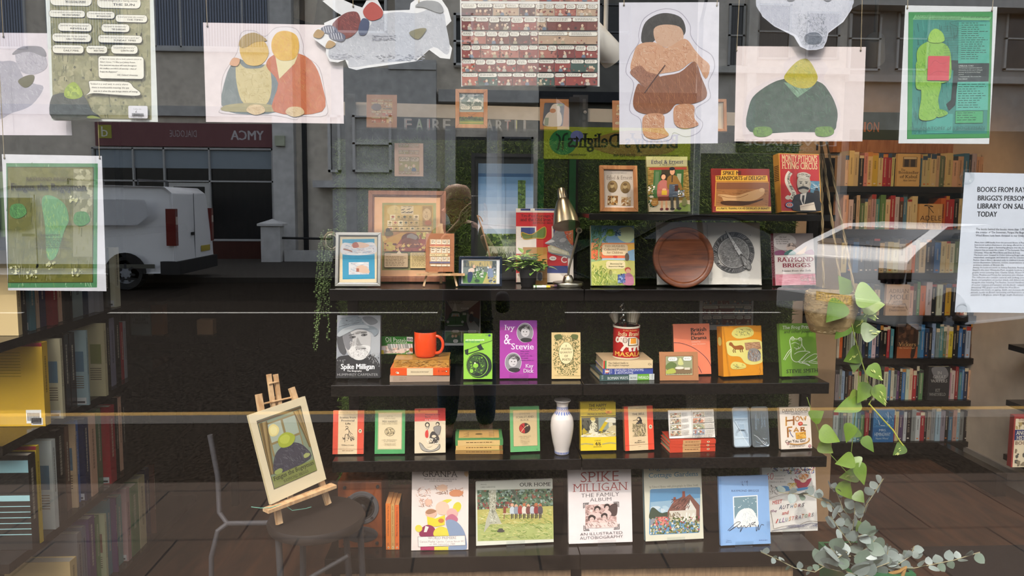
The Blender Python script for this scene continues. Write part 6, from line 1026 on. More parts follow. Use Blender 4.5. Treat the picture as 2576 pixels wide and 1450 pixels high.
def art(a): a.full('#c9a890'); panels(a, 1316,1310,1505,1440,[(0,1,(.2, .45, .75))],['#c2a58a', '#b8977c'], '#d9c6ae', dens=4)
z0 = P(*zpx(B1_, (1400,1606)), .67)
mt, wd, h = place([(1280,1308),(1540,1306),(1540,1606),(1278,1606)], B1_, z0.z, .69,1,0); t = thing('mounted_print', 'pale pink-mounted comic print fixed to the grass wall above wooden frame', 'print', None, mt)
a = Art(wd, h, (1280,1308),(1540,1306),(1278,1606)); a.mb.box(0,0,0, wd, .036, h, '#c9a890'); a.full('#c9a890'); panels(a, 1316,1312,1505,1590,[(0, .12,(.2, .5)),(.2, .34,(.2, .5, .75)),(.42, .9,(.55,)),(.9,1,(.3, .6))],['#bfa286', '#b3987c', '#a89c6c'], '#d3c2a6', dens=6); a.mb.build('card', 'print', t)
# ---- chair with the big easel
ch = PZ(797,1292, .55); cx, cy = ch.x, ch.y
t = thing('tubular_chair', 'dark round-seated chair on grey tubular legs under the standing easel', 'chair', None, Matrix.Translation((cx, cy, 0))); TI = t.matrix_world.inverted()
MB().lathe([(0, .505),(.14, .505),(.158, .515),(.162, .53),(.155, .545),(.13, .55),(0, .55)], '#231c18', 40).build('seat', 'plain', t, True)
for px, py, fx, fy in ((905,1300,912,1520),(700,1345,722,1560)):
    p, f = PZ(px, py, .50), PX(fx, fy, PZ(px, py, .5).x); f = Vector((p.x + .02, p.y - .02,0)); MB().tube([p, f], .011, '#3a3a3c', 12).build('leg', 'plain', t, True, mtx=TI)
for a_ in (.9,2.2): p = Vector((cx + .12 * math.cos(a_), cy + .12 * math.sin(a_), .51)); MB().tube([p, Vector((p.x * 1.0 + .03 * math.cos(a_), p.y + .04,0))], .011, '#3a3a3c', 12).build('leg', 'plain', t, True, mtx=TI)
p0, p1 = PZ(905,1360, .42), PZ(730,1432, .30); MB().tube([Vector((cx + .115, cy - .06, .43)), Vector((cx - .10, cy - .075, .31))], .008, '#343436', 10).build('crossbar', 'plain', t, True, mtx=TI)
Yb = cy + .12; q = [P(528,1095, Yb), P(548,1200, Yb), P(552,1290, Yb), P(572,1318, Yb - .02)]; MB().tube(q + [Vector((cx - .1, cy + .02, .51))], .009, '#3e3e42', 12).build('back_tube', 'plain', t, True, mtx=TI)
q = [P(572,1318, Yb - .02), P(548,1336, Yb - .04), P(532,1400, Yb - .04)]; q.append(Vector((q[-1].x - .01, q[-1].y, 0))); MB().tube(q, .009, '#3a3a3e', 12).build('rear_frame', 'plain', t, True, mtx=TI)
ez = .5565; fl, fr_ = PZ(703,1320, ez), PZ(826,1272, ez); fr_ = Vector((min(fr_.x, cx + .1), min(fr_.y, cy + .09), ez))
ux = (fr_ - fl); ux.z = 0; ux.normalize(); nrm = Vector((-ux.y, ux.x, 0))              # nrm points into the shop
t = thing('easel', 'pale wooden display easel standing on the dark chair with a picture book', 'easel', None, Matrix.Translation(fl)); TI = t.matrix_world.inverted(); c = '#d0a273'
def ep(px, py, back):                              # point of a pixel on the easel's leaning plane
    n = (nrm * math.cos(R(16)) - Vector((0,0,1)) * math.sin(R(16))); o = fl + n * back; d = ray(px, py); return CAM + d * ((o - CAM).dot(n) / d.dot(n))
up = ep(690,960,0) - ep(700,1250,0); fwd = -nrm
MB().bar(ep(650,992, .0), fl + Vector((0,0, .001)), .020, .012, c, fwd).build('leg', 'palewood', t, mtx=TI)
b_ = ep(833,1266, .0); MB().bar(ep(733,976, .0), fr_ + Vector((0,0, .004)), .020, .012, c, fwd).build('leg', 'palewood', t, mtx=TI)
for dx_ in (-8,9): MB().bar(ep(684 + dx_, 942, .012), ep(712 + dx_, 1150, .012), .014, .011, c, fwd).build('mast', 'palewood', t, mtx=TI)
for y0, a0, b0 in ((1018,655,742),(966,676,700)): MB().tube([ep(a0, y0, .004), ep(b0, y0 - (b0 - a0) * .22, .004)], .0035, c, 8).build('dowel', 'palewood', t, True, mtx=TI)
rf = Vector((cx - .105, cy + .075, .558)); MB().bar(ep(690,1000, .03), rf, .018, .010, c, fwd).build('rear_leg', 'palewood', t, mtx=TI)
MB().bar(ep(668,1286,-.025), ep(840,1222,-.025), .032, .011, c).build('tray', 'palewood', t, mtx=TI)
p = ep(712,1268,-.03); MB().tube([ep(632,1276,-.02), ep(655,1279,-.025), ep(680,1278,-.035), p, ep(735,1285,-.03), ep(770,1280,-.02), ep(783,1276,-.018)], .0013, '#6fae9a', 6).build('cord', 'plain', t, True, mtx=TI)
# the book upon it
TLq, TRq, BRq, BLq = ep(625,1040,-.021), ep(762,1004,-.021), ep(828,1203,-.021), ep(682,1270,-.021)
bx = (BRq - BLq); w_ = (bx.length + (TRq - TLq).length) / 2; bx.normalize(); bz = ((TLq + TRq) / 2 - (BLq + BRq) / 2); h_ = bz.length
t = thing('picture_book', 'cream-bordered picture book with a curtained window scene on the large easel', 'book', None, frame(BLq, bx, bz)); b = MB(); b.box(0,0,0, w_, .002, h_, '#d9c9a4'); b.box(0, .010,0, w_, .012, h_, '#d9c9a4'); b.box(0, .002,0, .002, .010, h_, '#c9b890')
a = Art(w_, h_, (0,0),(100,0),(0,160),0, b); a.full('#dccdaa'); a.R(10,14,88,138, '#3a3226'); a.R(11,15,87,137, '#7f8a72'); a.R(22,24,76,84, '#8c7b52'); a.R(25,27,48,60, '#aab3a0'); a.R(52,27,74,60, '#a3ae9c'); a.R(25,64,48,84, '#8d9a88'); a.R(52,64,74,84, '#8d9a88'); a.E(33,40,9,11, '#e0cf8a', wob=.03); a.E(33,40,6,8, '#e8dc9c')
for k in range(7): a.L([(13 + k * 2,20),(12 + k * 1.2,70),(12 + k * .6,112)],2.2, a.r.choice(['#8a7448', '#6a5734', '#9c8558'])); a.L([(85 - k * 2,20),(86 - k * .9,60),(87 - k * .3,92)],2.2, a.r.choice(['#8a7448', '#6a5734', '#9c8558']))
a.L([(10,17),(88,17)],3, '#5a4526'); q_ = a.blob([(20,116),(22,88),(36,74),(62,74),(78,90),(80,112)], '#45424a'); a.hatch_in(q_, 70,['#5c5a62', '#34323a', '#6a6a6c'],4,12,60, .9,40); a.E(49,64,15,13, '#a0ab3a', wob=.03); a.E(47,62,9,8, '#b5bd4c', wob=.04); a.E(24,112,7,5, '#8f9a5a', wob=.06); a.E(76,104,6,4, '#9fa566', wob=.06); a.R(11,116,87,137, '#7c8248')
a.T('Fungus the Bogeyman', 13,117,85,127, INK, 'F', rot=0); a.T('RAYMOND BRIGGS', 28,129,72,134, INK, 'f'); b.build('cover', 'print', t); MB().box(.0022, .0022, .003, w_ - .003, .0098, h_ - .003, '#e0d6bc').build('pages', 'pages', t)
# ---- string of beads plant and hoop at the shelving's end
hx, hy = P(800,600, .62).x, .62; t = thing('trailing_plant', 'string-of-pearls plant trailing down from a hoop at the shelving end', 'plant', None, Matrix.Translation((hx, hy, P(800,600, .62).z))); TI = t.matrix_world.inverted()
m = MB(); hp = P(834,608, hy); m.tube([hp + Vector((.030 * math.cos(k * .262),0, .036 * math.sin(k * .262))) for k in range(25)], .003, '#8a7c5c', 8); m.tube([hp + Vector((.022 * math.cos(k * .262), .0, .028 * math.sin(k * .262))) for k in range(25)], .003, '#d3c9b0', 8); m.tube([hp + Vector((.03,0,0)), Vector((XL - .004, .708, hp.z))], .003, '#8a7c5c', 6); m.build('hoop', 'plain', t, True, mtx=TI)
m = MB(); r = random.Random(4); ico = [(0,0,-1),(.894,0,-.447),(.276, .851,-.447),(-.724, .526,-.447),(-.724,-.526,-.447),(.276,-.851,-.447),(.724, .526, .447),(-.276, .851, .447),(-.894,0, .447),(-.276,-.851, .447),(.724,-.526, .447),(0,0,1)]
icf = [(0,2,1),(0,3,2),(0,4,3),(0,5,4),(0,1,5),(1,2,6),(2,3,7),(3,4,8),(4,5,9),(5,1,10),(1,6,10),(2,7,6),(3,8,7),(4,9,8),(5,10,9),(6,7,11),(7,8,11),(8,9,11),(9,10,11),(10,6,11)]
for k in range(13):
    px = 786 + r.uniform(0,42); y1 = r.choice([740,800,860,885,700]); yy = r.uniform(.60, .66); p = P(px + 12,578 + r.uniform(0,30), yy); e = P(px + r.uniform(-4,4), y1, yy); n = int((p - e).length / .008)
    m.tube([p, (p + e) / 2 + Vector((r.uniform(-.004, .004),0,0)), e], .0007, '#4a5a30', 4)
    for i in range(n): q = p.lerp(e, i / max(n, 1)) + Vector((r.uniform(-.006, .006), r.uniform(-.005, .005),0)); s = r.uniform(.0028, .0044); m.add([q + Vector(v) * s for v in ico], icf, r.choice(['#5c7440', '#6f8850', '#4a6034', '#7f9660']))
m.build('trailing_stems', 'leaf', t, True, mtx=TI)
# ---- hanging basket on ropes with a pothos
BYs = .22; bz = P(2088,800, BYs); t = thing('hanging_basket', 'woven straw basket hanging on three twisted ropes, holding a trailing plant', 'basket', None, Matrix.Translation((bz.x, BYs, P(2088,835, BYs).z))); TI = t.matrix_world.inverted()
m = MB(); bh = P(2088,735, BYs).z - P(2088,835, BYs).z; rr = .5 * (P(2150,800, BYs).x - P(2028,800, BYs).x)
pr = [(0,0),(rr * .72, .0),(rr * .86, bh * .2),(rr, bh * .55),(rr * .98, bh * .8),(rr * .93, bh),(rr * .88, bh),(rr * .9, bh * .6),(0, bh * .5)]; m.lathe(pr, '#9c865f', 40)
r = random.Random(9)
for i in range(900):
    u = r.random(); z = bh * u; ro = rr * (.74 + .27 * min(u * 1.7,1)) if u < .6 else rr * (1.01 - .06 * (u - .6) / .4); th = r.uniform(0,6.283); w2 = .10; m.add([(ro * 1.01 * math.cos(th), ro * 1.01 * math.sin(th), z),(ro * 1.03 * math.cos(th + w2), ro * 1.03 * math.sin(th + w2), z + .004),(ro * 1.01 * math.cos(th + 2 * w2), ro * 1.01 * math.sin(th + 2 * w2), z + .001),(ro * 1.02 * math.cos(th + w2), ro * 1.02 * math.sin(th + w2), z + .0015)],[(0,1,2,3)], r.choice(['#b9a47c', '#8a744e', '#a48e66', '#cdb98f']))
m.build('bowl', 'rough', t)
MB().lathe([(0, bh * .9),(rr * .9, bh * .9)], '#2a2018', 24, None, False).build('soil', 'rough', t)
for (tx, ty),(bx_, by_) in (((2070,384),(2115,720)),((2085,384),(2150,735)),((2066,384),(2072,725))):
    p, e = P(tx, ty, BYs), P(bx_, by_, BYs + (.02 if bx_ < 2100 else -.03)); n = 46; m = MB()
    p = p + (p - e) * 1.55; n = 90
    for k in range(2):
        m.tube([p.lerp(e, i / n) + Vector((.0022 * math.cos(i * .9 + k * 3.14), .0022 * math.sin(i * .9 + k * 3.14),0)) for i in range(n + 1)], .0026, '#9a8664' if k else '#7a6a4c', 6)
    m.build('rope', 'cloth', t, True, mtx=TI)
ph = P(2070,384, BYs); MB().tube([Vector((ph.x - .05, BYs, 2.99)), Vector((ph.x - .045, BYs, 2.55))], .004, '#7a6a4c', 6).build('ceiling_hook', 'plain', t, True, mtx=TI)
def heart(u): return max(0.0,(math.sin(math.pi * min(1, u ** .62)) ** .8) * (1.12 - .5 * u))
t = thing('pothos_plant', 'trailing green pothos with heart-shaped leaves hanging out of the basket', 'plant', None, Matrix.Translation((bz.x, BYs, bz.z))); TI = t.matrix_world.inverted()
vine = [(2135,745),(2140,800),(2150,850),(2165,900),(2180,950),(2195,1000),(2185,1020)]; m = MB()
m.tube([P(x, y, .16) for x, y in vine], .0017, '#8fa04a', 6); m.tube([P(x, y, .15) for x, y in ((2186,1016),(2225,1060),(2246,1082),(2260,1105),(2272,1122))], .0024, '#b5b84a', 6)
m.tube([P(x, y, .2) for x, y in ((2160,870),(2160,960),(2150,1060),(2140,1150),(2138,1280))], .0015, '#7f9444', 6); m.tube([P(x, y, .24) for x, y in ((2030,1000),(2060,1090),(2090,1145),(2140,1200))], .0014, '#7f9444', 6); m.build('stem', 'leaf', t, True, mtx=TI)
m = MB(); LV = [(2135,745,2120,705,62,0),(2150,740,2205,750,76,0),(2120,760,2090,800,60,0),(2165,770,2215,765,60,0),(2180,775,2200,800,40,1),(2133,812,2110,845,44,0),(2140,830,2175,800,48,1),(2165,838,2205,835,56,1),(2165,885,2135,905,52,1),(2150,900,2150,930,36,0),(2185,920,2215,950,46,1),(2185,965,2165,1005,44,0),(2200,970,2225,1010,50,1),(2165,1010,2115,1030,46,0),(2160,985,2140,1020,40,0),(2140,1065,2135,1105,44,0),(2160,1080,2140,1095,36,0),(2170,1100,2195,1130,36,0),(2040,1055,2065,1040,40,0),(2060,1085,2105,1105,54,0),(2060,1115,2090,1135,44,0),(2150,1155,2115,1165,44,0),(2150,1150,2160,1170,34,0),(2155,1165,2175,1210,50,0),(2160,1195,2125,1200,38,1),(2110,1215,2140,1250,44,0),(2150,1240,2170,1260,36,0),(2275,1120,2255,1140,34,1),(2168,1315,2158,1332,28,0)]
gr = ['#5f7d24', '#527020', '#6c8830', '#486220', '#788f38']; r = random.Random(2)
for x0, y0, x1, y1, wpx, var in LV:
    Y = r.uniform(.10, .2); a0, a1 = P(x0, y0, Y), P(x1, y1, Y - .02); L = (a1 - a0).length * 1.25; up_ = Vector((r.uniform(-.4, .4),-1, r.uniform(.1, .7))); base_c = r.choice(gr)
    leaf(m, a0, a1 - a0, up_, L, wpx / F * (Y + 2.15) * 1.0, base_c, .1,14, .14, heart)
    if var:
        for k in range(7):
            o = a0 + (a1 - a0) * r.uniform(.25,1.0) + Vector((r.uniform(-.006, .006),-.006, r.uniform(-.006, .006))); leaf(m, o, (a1 - a0) + Vector((r.uniform(-.02, .02),0, r.uniform(-.02, .02))), up_, L * r.uniform(.12, .25), .003, '#b3bd68', .1,3,0)
m.build('foliage', 'leaf', t, True, mtx=TI)
# ---- eucalyptus spray in a green planter
EYs = .22; ec = P(2130,1420, EYs); t = thing('eucalyptus_arrangement', 'grey-green eucalyptus sprays in a green planter on the dark floor', 'plant', None, Matrix.Translation((ec.x, EYs, 0))); TI = t.matrix_world.inverted()
m = MB(); zt = P(2200,1385, EYs + .05).z; x0, x1 = P(2075,1300, .3).x, P(2262,1400, .2).x
m.prism([(x0 + .03,0),(x1 - .03,0),(x1, zt),(x0, zt)], .10, .34, '#2c6a44'); m.prism([(x0 + .015, zt - .002),(x1 - .015, zt - .002),(x1 - .015, zt + .002),(x0 + .015, zt + .002)], .115, .325, '#1a140f'); m.build('planter', 'gloss', t, mtx=TI)
m = MB(); lf = MB(); r = random.Random(8); ec_ = ['#7f8c88', '#8d9a96', '#6f7c78', '#9aa6a2', '#77857c', '#687a6c']
root = Vector((ec.x + .02, EYs + .03, zt))
SPR = [([(2140,1330),(2085,1265),(2030,1245),(1960,1240)],26, .22),([(2150,1320),(2120,1280),(2105,1240),(2090,1225)],22, .2),([(2165,1310),(2180,1270),(2200,1240),(2222,1205)],26, .2),([(2140,1360),(2150,1300),(2150,1270)],30, .16),([(2130,1390),(2050,1440),(2000,1430),(1960,1410),(1915,1390)],16, .1),([(2230,1430),(2300,1430),(2350,1420),(2400,1410),(2465,1390)],24, .12),([(2150,1400),(2260,1420),(2290,1400),(2300,1375)],24, .14),([(2140,1370),(2110,1330),(2090,1300)],34, .15),([(2150,1400),(2180,1380),(2200,1360)],40, .12),([(2140,1400),(2110,1400),(2090,1380)],44, .12),([(2150,1430),(2200,1430),(2240,1415)],46, .1),([(2120,1440),(2080,1430),(2060,1420)],42, .1),([(2160,1350),(2175,1345),(2190,1350)],36, .12),([(2130,1440),(2150,1445),(2190,1450)],46, .08),([(2210,1440),(2230,1400),(2235,1385)],30, .12)]
def oval(u): return math.sin(math.pi * min(1, u ** .8)) ** .62
for pts, wpx, Y in SPR:
    q = [root] + [P(x, y, Y) for x, y in pts] if pts[0][1] < 1420 else [P(x, y, Y) for x, y in pts]; m.tube(q, .0016, '#8f8a6a', 6)
    for (a0, a1) in zip(q[1 if pts[0][1] < 1420 else 0:], q[2 if pts[0][1] < 1420 else 1:]):
        nn = max(2, int((a1 - a0).length / .026))
        for i in range(nn):
            p = a0.lerp(a1,(i + .5) / nn); d = (a1 - a0).normalized()
            for s in (-1,1):
                th = r.uniform(0,6.28); side = d.orthogonal(); side = Matrix.Rotation(th, 3, d) @ side; dd = side * s + d * .5; W = wpx / F * 2.3 * r.uniform(.7,1.15); leaf(lf, p, dd, (side.cross(d) + Vector((0,-.9, .2))), W * 1.15, W, r.choice(ec_), .1,6, .1, oval)
m.build('stem', 'leaf', t, True, mtx=TI); lf.build('foliage', 'leaf', t, True, mtx=TI)
q = [P(2262,1440, .1), P(2275,1425, .1), P(2282,1425, .1)]; m = MB(); m.tube([P(2225,1448, .12), P(2262,1438, .1), P(2278,1428, .1), P(2270,1450, .1)], .006, '#a07c4a', 8); m.build('raffia_bow', 'cloth', t, True, mtx=TI)
# ============================================================ bookcases along the walls, signs, spotlights
ORD = 'first second third fourth fifth sixth seventh eighth ninth tenth eleventh twelfth thirteenth fourteenth fifteenth sixteenth seventeenth eighteenth nineteenth twentieth'.split()
ORD += ['twenty-' + o for o in ORD[:9]] + ['thirtieth'] + ['thirty-' + o for o in ORD[:9]] + ['fortieth', 'forty-first']
PAL = {'c': ('#d6bf94', 'cream'), 'w': ('#cfcabd', 'white'), 'k': ('#1d1b1c', 'black'), 'y': ('#d3b436', 'yellow'), 'r': ('#a82c34', 'red'), 'p': ('#c98f8c', 'pink'), 't': ('#4f8790', 'teal'), 'b': ('#3f78a8', 'blue'), 'n': ('#23304e', 'navy'), 'g': ('#5f7f52', 'green'), 'o': ('#cf6a2c', 'orange'), 'v': ('#5b3f66', 'violet'), 's': ('#8a8c8c', 'grey'), 'm': ('#5c4030', 'brown'), 'l': ('#9fbac4', 'pale blue')}
BY = 2.05; BX0, BX1 = P(2113,700, BY).x, P(2497,900, BY).x
ROWS = [470,578,687,794,901,1007,1111]; RZ = [P(2300, y, BY).z for y in ROWS]
bt = thing('bookcase', 'black wall bookcase of seven shelves filled with paperbacks at the back wall', 'bookcase', None, Matrix.Translation((BX0, BY, 0))); TI = bt.matrix_world.inverted()
for z in RZ: MB().box(BX0 - .03, BY - .02, z - .035, BX1 + .02, BACK - .03, z).build('shelf', 'blackshelf', bt, mtx=TI)
for x in (BX0 - .06, BX1 + .02): MB().box(x, BACK - .08,0, x + .03, BACK - .03, RZ[0] + .18).build('upright', 'blackshelf', bt, mtx=TI)
MB().box(BX0 - .03, BY + .19, .1, BX1 + .02, BY + .2, RZ[0] + .18).build('back_panel', 'blackshelf', bt, mtx=TI)
MB().box(BX0 - .06, BY - .0, .05, BX1 - .15, BY + .1, RZ[6] - .036).build('plinth', 'blackshelf', bt, mtx=TI)
MB().box(2.86,1.52,0.001,2.92, BACK - .04, .13).build('base_foot', 'blackshelf', bt, mtx=TI)
for z in RZ[3:]: m = MB(); m.tube([(BX1 + .005, BY + .02, z),(BX1 + .02, BY, z + .03),(BX1 + .02, BY, z + .12),(BX1 + .005, BY + .02, z + .15)], .004, '#161516', 6); m.build('wire_end', 'plain', bt, True, mtx=TI)
def facebook(lab, px0, px1, row, top, art, cover):
    q0, q1 = P(px0, ROWS[row], BY - .012), P(px1, ROWS[row], BY - .012); h = P(px0, top, BY).z - RZ[row] - .001
    t = thing('paperback_book', lab, 'book', None, Matrix.Translation((q0.x, BY - .012, RZ[row] + .001))); wd = q1.x - q0.x
    a = Art(wd, h, (px0, top),(px1, top),(px0, ROWS[row])); a.mb.box(0,0,0, wd, .002, h, cover); a.mb.box(0, .02,0, wd, .022, h, cover); a.mb.box(0, .002,0, .002, .02, h, cover); art(a); a.mb.build('cover', 'print', t); MB().box(.0022, .0022, .001, wd - .002, .0198, h - .001, '#cdb98f').build('pages', 'pages', t)
    return q0.x, q1.x
FO = {}
def art(a): a.R(2268,395,2304,421, '#7a6a4a'); a.R(2272,402,2283,420, '#3a3228'); a.R(2288,402,2299,420, '#3a3228'); a.R(2270,396,2302,400, '#e3d3a8'); a.T('The', 2264,425,2275,431, '#4a3c28', 'F'); a.T('Bookseller', 2258,431,2309,438, '#4a3c28', 'F'); a.T('of Kabul', 2262,441,2306,449, '#4a3c28', 'F'); a.T('Asne Seierstad', 2270,452,2304,457, '#4a3c28', 'I')
FO[0] = facebook('face-out cream book about a bookseller on the top shelf of the back bookcase', 2255,2312,0,387, art, '#d6b878')
def art(a): a.strokes(2312,515,2366,575,26,['#b98f58', '#e3c088'],20,50,80,1,10); a.T('ADELE', 2313,543,2366,555, '#5a3c24', 's'); a.T('LEILA SLIMANI', 2318,559,2362,563, '#6a4c30', 's'); a.curve([(2330,575),(2334,540),(2332,520),(2322,518),(2330,516),(2344,520),(2334,521),(2346,536)],1.6, '#2f2620')
FO[1] = facebook('face-out straw-coloured book with a tied bow on the second shelf of the back bookcase', 2310,2368,1,513, art, '#d6ac6c')
def art(a): a.T('ADRIAN', 2232,727,2283,737, '#7a5c3c', 'F'); a.T('MOLE', 2236,741,2283,753, '#6a4c30', 'F'); a.T('and the', 2245,756,2268,761, '#6a4c30', 'F'); a.T('Weapons', 2240,762,2276,768, '#6a4c30', 'F'); a.T('of Mass', 2244,770,2272,775, '#6a4c30', 'F'); a.T('Destruction', 2236,777,2278,783, '#6a4c30', 'F'); a.L([(2232,765),(2240,748)],1.2, '#6a4c30'); a.L([(2274,762),(2282,780)],1.2, '#6a4c30')
FO[3] = facebook('face-out beige diary novel with brown lettering behind the trailing plant', 2227,2286,3,716, art, '#c9a884')
def art(a): a.R(2255,872,2307,901, '#a85c34'); a.specks(2258,818,2304,870,40,['#4a3428', '#6a4c38', '#2f2622'],3,8); a.blob([(2296,830),(2304,845),(2300,895),(2290,898),(2294,860)], '#3a2c24'); a.T('Vickers', 2258,861,2302,871, '#c9a06a', 'F'); a.T("Miss Garnet's Angel", 2260,873,2300,878, '#d6b88a', 'I')
FO[4] = facebook('face-out brown and rust novel with a robed figure on the back bookcase', 2255,2307,4,816, art, '#4a3428')
def art(a): a.blob([(2340,925),(2370,922),(2382,945),(2360,960),(2345,945)], '#7a7a7c'); a.T('IN\nGREAT\nWATERS', 2338,934,2380,962, '#b9b9b4', 'F'); a.T('KIT\nWHITFIELD', 2336,978,2378,996, '#9a9a96', 'F')
FO[5] = facebook('face-out charcoal novel with pale wave on the sixth shelf of the back bookcase', 2332,2386,5,922, art, '#232426')
def art(a): a.R(2194,1030,2246,1074, '#3f7fb0'); a.strokes(2196,1032,2244,1070,20,['#8fb8d3', '#2a5c88', '#c9dbe3'],8,24,80,1.5,40); a.RR(2197,1074,2241,1108,5, '#2a6aa0'); a.T('MRS.', 2210,1078,2228,1084, '#c9dbe3', 's'); a.T('HEMINGWAY', 2199,1087,2239,1096, '#c9dbe3', 's'); a.T('Naomi Wood', 2202,1099,2234,1104, '#a9c3d3', 'h')
FO[6] = facebook('face-out bright blue novel on the bottom shelf of the back bookcase', 2194,2247,6,1028, art, '#2a6aa0')
SEQ = ['ccckpcycrrctccccgccccbkwcccntk', 'cwkcgcpptgcrwmtccorrkccrrwccgb', 'cnbnkkkcscwwcoscknbccwgcyokccn', 'wswcnsbkccmgowkwnykmockwcbsc', 'wokswksnkbwnkkrttbnklstgcykkbnlmwkoccl', 'sslkmkwcgckwkskwbwsvkbwcrkgpwrtbnccrskbl', 'wsswltgrkrcvwkswrksslsktplskwsly']
TW = {(1,22): 'Ali Smith', (6,13): 'GIVE US A KISS', (6,25): 'FALSE STEEL', (5,20): 'GRACE'}
RN = ['top', 'second', 'third', 'fourth', 'fifth', 'sixth', 'bottom']; r = random.Random(21)
for ri, seq in enumerate(SEQ):
    x = BX0 + .004; k = 0; i = 0; avail = BX1 - BX0 - (FO[ri][1] - FO[ri][0] if ri in FO else 0); ws = [r.uniform(.7,1.35) for _ in seq]; s = (avail - .02) / sum(ws)
    for ch, w0 in zip(seq, ws):
        wd = w0 * s
        if ri in FO and x + wd > FO[ri][0] and x < FO[ri][1]: x = FO[ri][1] + .001
        if x + wd > BX1: break
        hx_, nm = PAL[ch]; h = r.uniform(.178, .212); dp = r.uniform(.105, .13); dy = r.uniform(0, .012); c = tuple(min(1, v * r.uniform(.8,1.15)) for v in lin(hx_)[:3]) + (1,)
        b = MB(); b.box(0,0,0, wd - .0008, dp, h, c); ink = tuple(.45 * p + .55 * q for p, q in zip(c, lin('#2a2320' if ch in 'cwyplos' else '#d6cbb0')))[:3] + (1,); a = Art(wd, h, (0,0),(10,0),(0,100),0, b); v = r.uniform(10,26)
        if r.random() < .5: a.R(0,0,9.6, r.uniform(6,16), r.choice(['#a33a34', '#2f4a6a', '#d6c9a8', '#3a3a3a', '#c98a3a']))
        if (ri, i) in TW:
            vs, fs = glyphs(TW[(ri, i)],0, False); ax, bx = min(q[0] for q in vs), max(q[0] for q in vs); b.add([(wd * (.3 + q[1] * .55),-.0004, h * (.88 - (q[0] - ax) / (bx - ax) * .62)) for q in vs], fs, ink)
        else:
            a.n += 1; y = v
            e_ = r.uniform(45,80); h0 = r.uniform(.8,1.7)
            while y < e_: l = r.uniform(1.2,4.5); a.poly([(4.8 - h0, y),(4.8 + h0, y),(4.8 + h0, y + l),(4.8 - h0, y + l)], ink, False); y += l + r.uniform(.3, .9)
        if r.random() < .6: a.E(4.8,92,2.4,2.2, r.choice(['#d9d2c0', '#d3762c', ink]), n=8)
        o = b.build('paperback_book', 'print'); o.location = (x, BY + dy, RZ[ri] + .001)
        tag(o, f'{nm} paperback spine, {ORD[k]} from the plant along the {RN[ri]} shelf of the back bookcase', 'book', f'paperbacks on the {RN[ri]} shelf of the back bookcase'); x += wd; k += 1; i += 1
# sign, pelmet and wall shelves
def sgn(name, lab, x0, y0, x1, y1, Y, c, art=None, m='plain', cat='sign', th=.03):
    a0, a1 = P(x0, y1, Y), P(x1, y1, Y); h = P(x0, y0, Y).z - a0.z; t = thing(name, lab, cat, None, Matrix.Translation((a0.x, Y, a0.z))); wd = a1.x - a0.x
    a = Art(wd, h, (x0, y0),(x1, y0),(x0, y1)); a.mb.box(0,0,0, wd, th, h, c); a.mb.build('board', m, t)
    if art: g = Art(wd, h, (x0, y0),(x1, y0),(x0, y1),-.0005); art(g); g.mb.build('lettering', m, t)
    return t
sgn('wall_sign', 'green wall sign with orange capital letters above the back bookcase', 2090,281,2592,350, BACK - .031, '#3c4c2c', lambda a: [a.T(ch, x, 306, x + w_, 331, '#d08a4c', 'b') for ch, x, w_ in (('F', 2112,12),('I', 2128,4),('C', 2138,13),('T', 2154,13),('I', 2171,4),('O', 2178,14),('N', 2195,13))])
sgn('wooden_pelmet', 'honey-coloured wooden pelmet board running above the top row of paperbacks', 2095,351,2470,383, BACK - .06, '#a86a2c', None, 'oak', 'board', .055)
for px, py, w_ in ((2537,866, 'upper'),(2531,1006, 'middle'),(2524,1142, 'lower')):
    q = P(px, py, 1.5); tag(MB().box(q.x, 1.25, q.z - .03, WX1 - .001,1.5, q.z).build('wall_shelf', 'blackshelf'), f'{w_} of three short black shelves jutting from the pale side wall', 'shelf')
def art(a): a.full('#8a2c2a'); a.R(2549,1053,2600,1150, '#c9bda2'); a.R(2549,1075,2600,1096, '#23305e'); a.T('THE', 2556,1053,2572,1058, '#5a2a24', 'F'); a.specks(2550,1060,2598,1074,20,['#9c8a5c', '#6a5a44'],3,6); a.T('ANCIENT', 2552,1077,2600,1085, '#d9d2bd', 'F'); a.T('HISTORY', 2554,1087,2600,1095, '#d9d2bd', 'F'); a.T('BOOK', 2551,1098,2592,1105, '#5a2a24', 'F'); a.specks(2552,1110,2598,1148,20,['#4a4a44', '#7a6f5a'],3,6)
zq = P(2524,1142,1.5).z; q0 = P(2545,1148,1.3); h = P(2545,1047,1.3).z - zq; t = thing('hardback_book', 'red and cream history hardback standing on the lowest shelf at the side wall', 'book', None, Matrix.Translation((q0.x, 1.3, zq + .001))); a = Art(.13, h, (2545,1047),(2609,1047),(2545,1150)); a.mb.box(0,0,0, .13, .03, h, '#8a2c2a'); art(a); a.mb.build('cover', 'print', t)
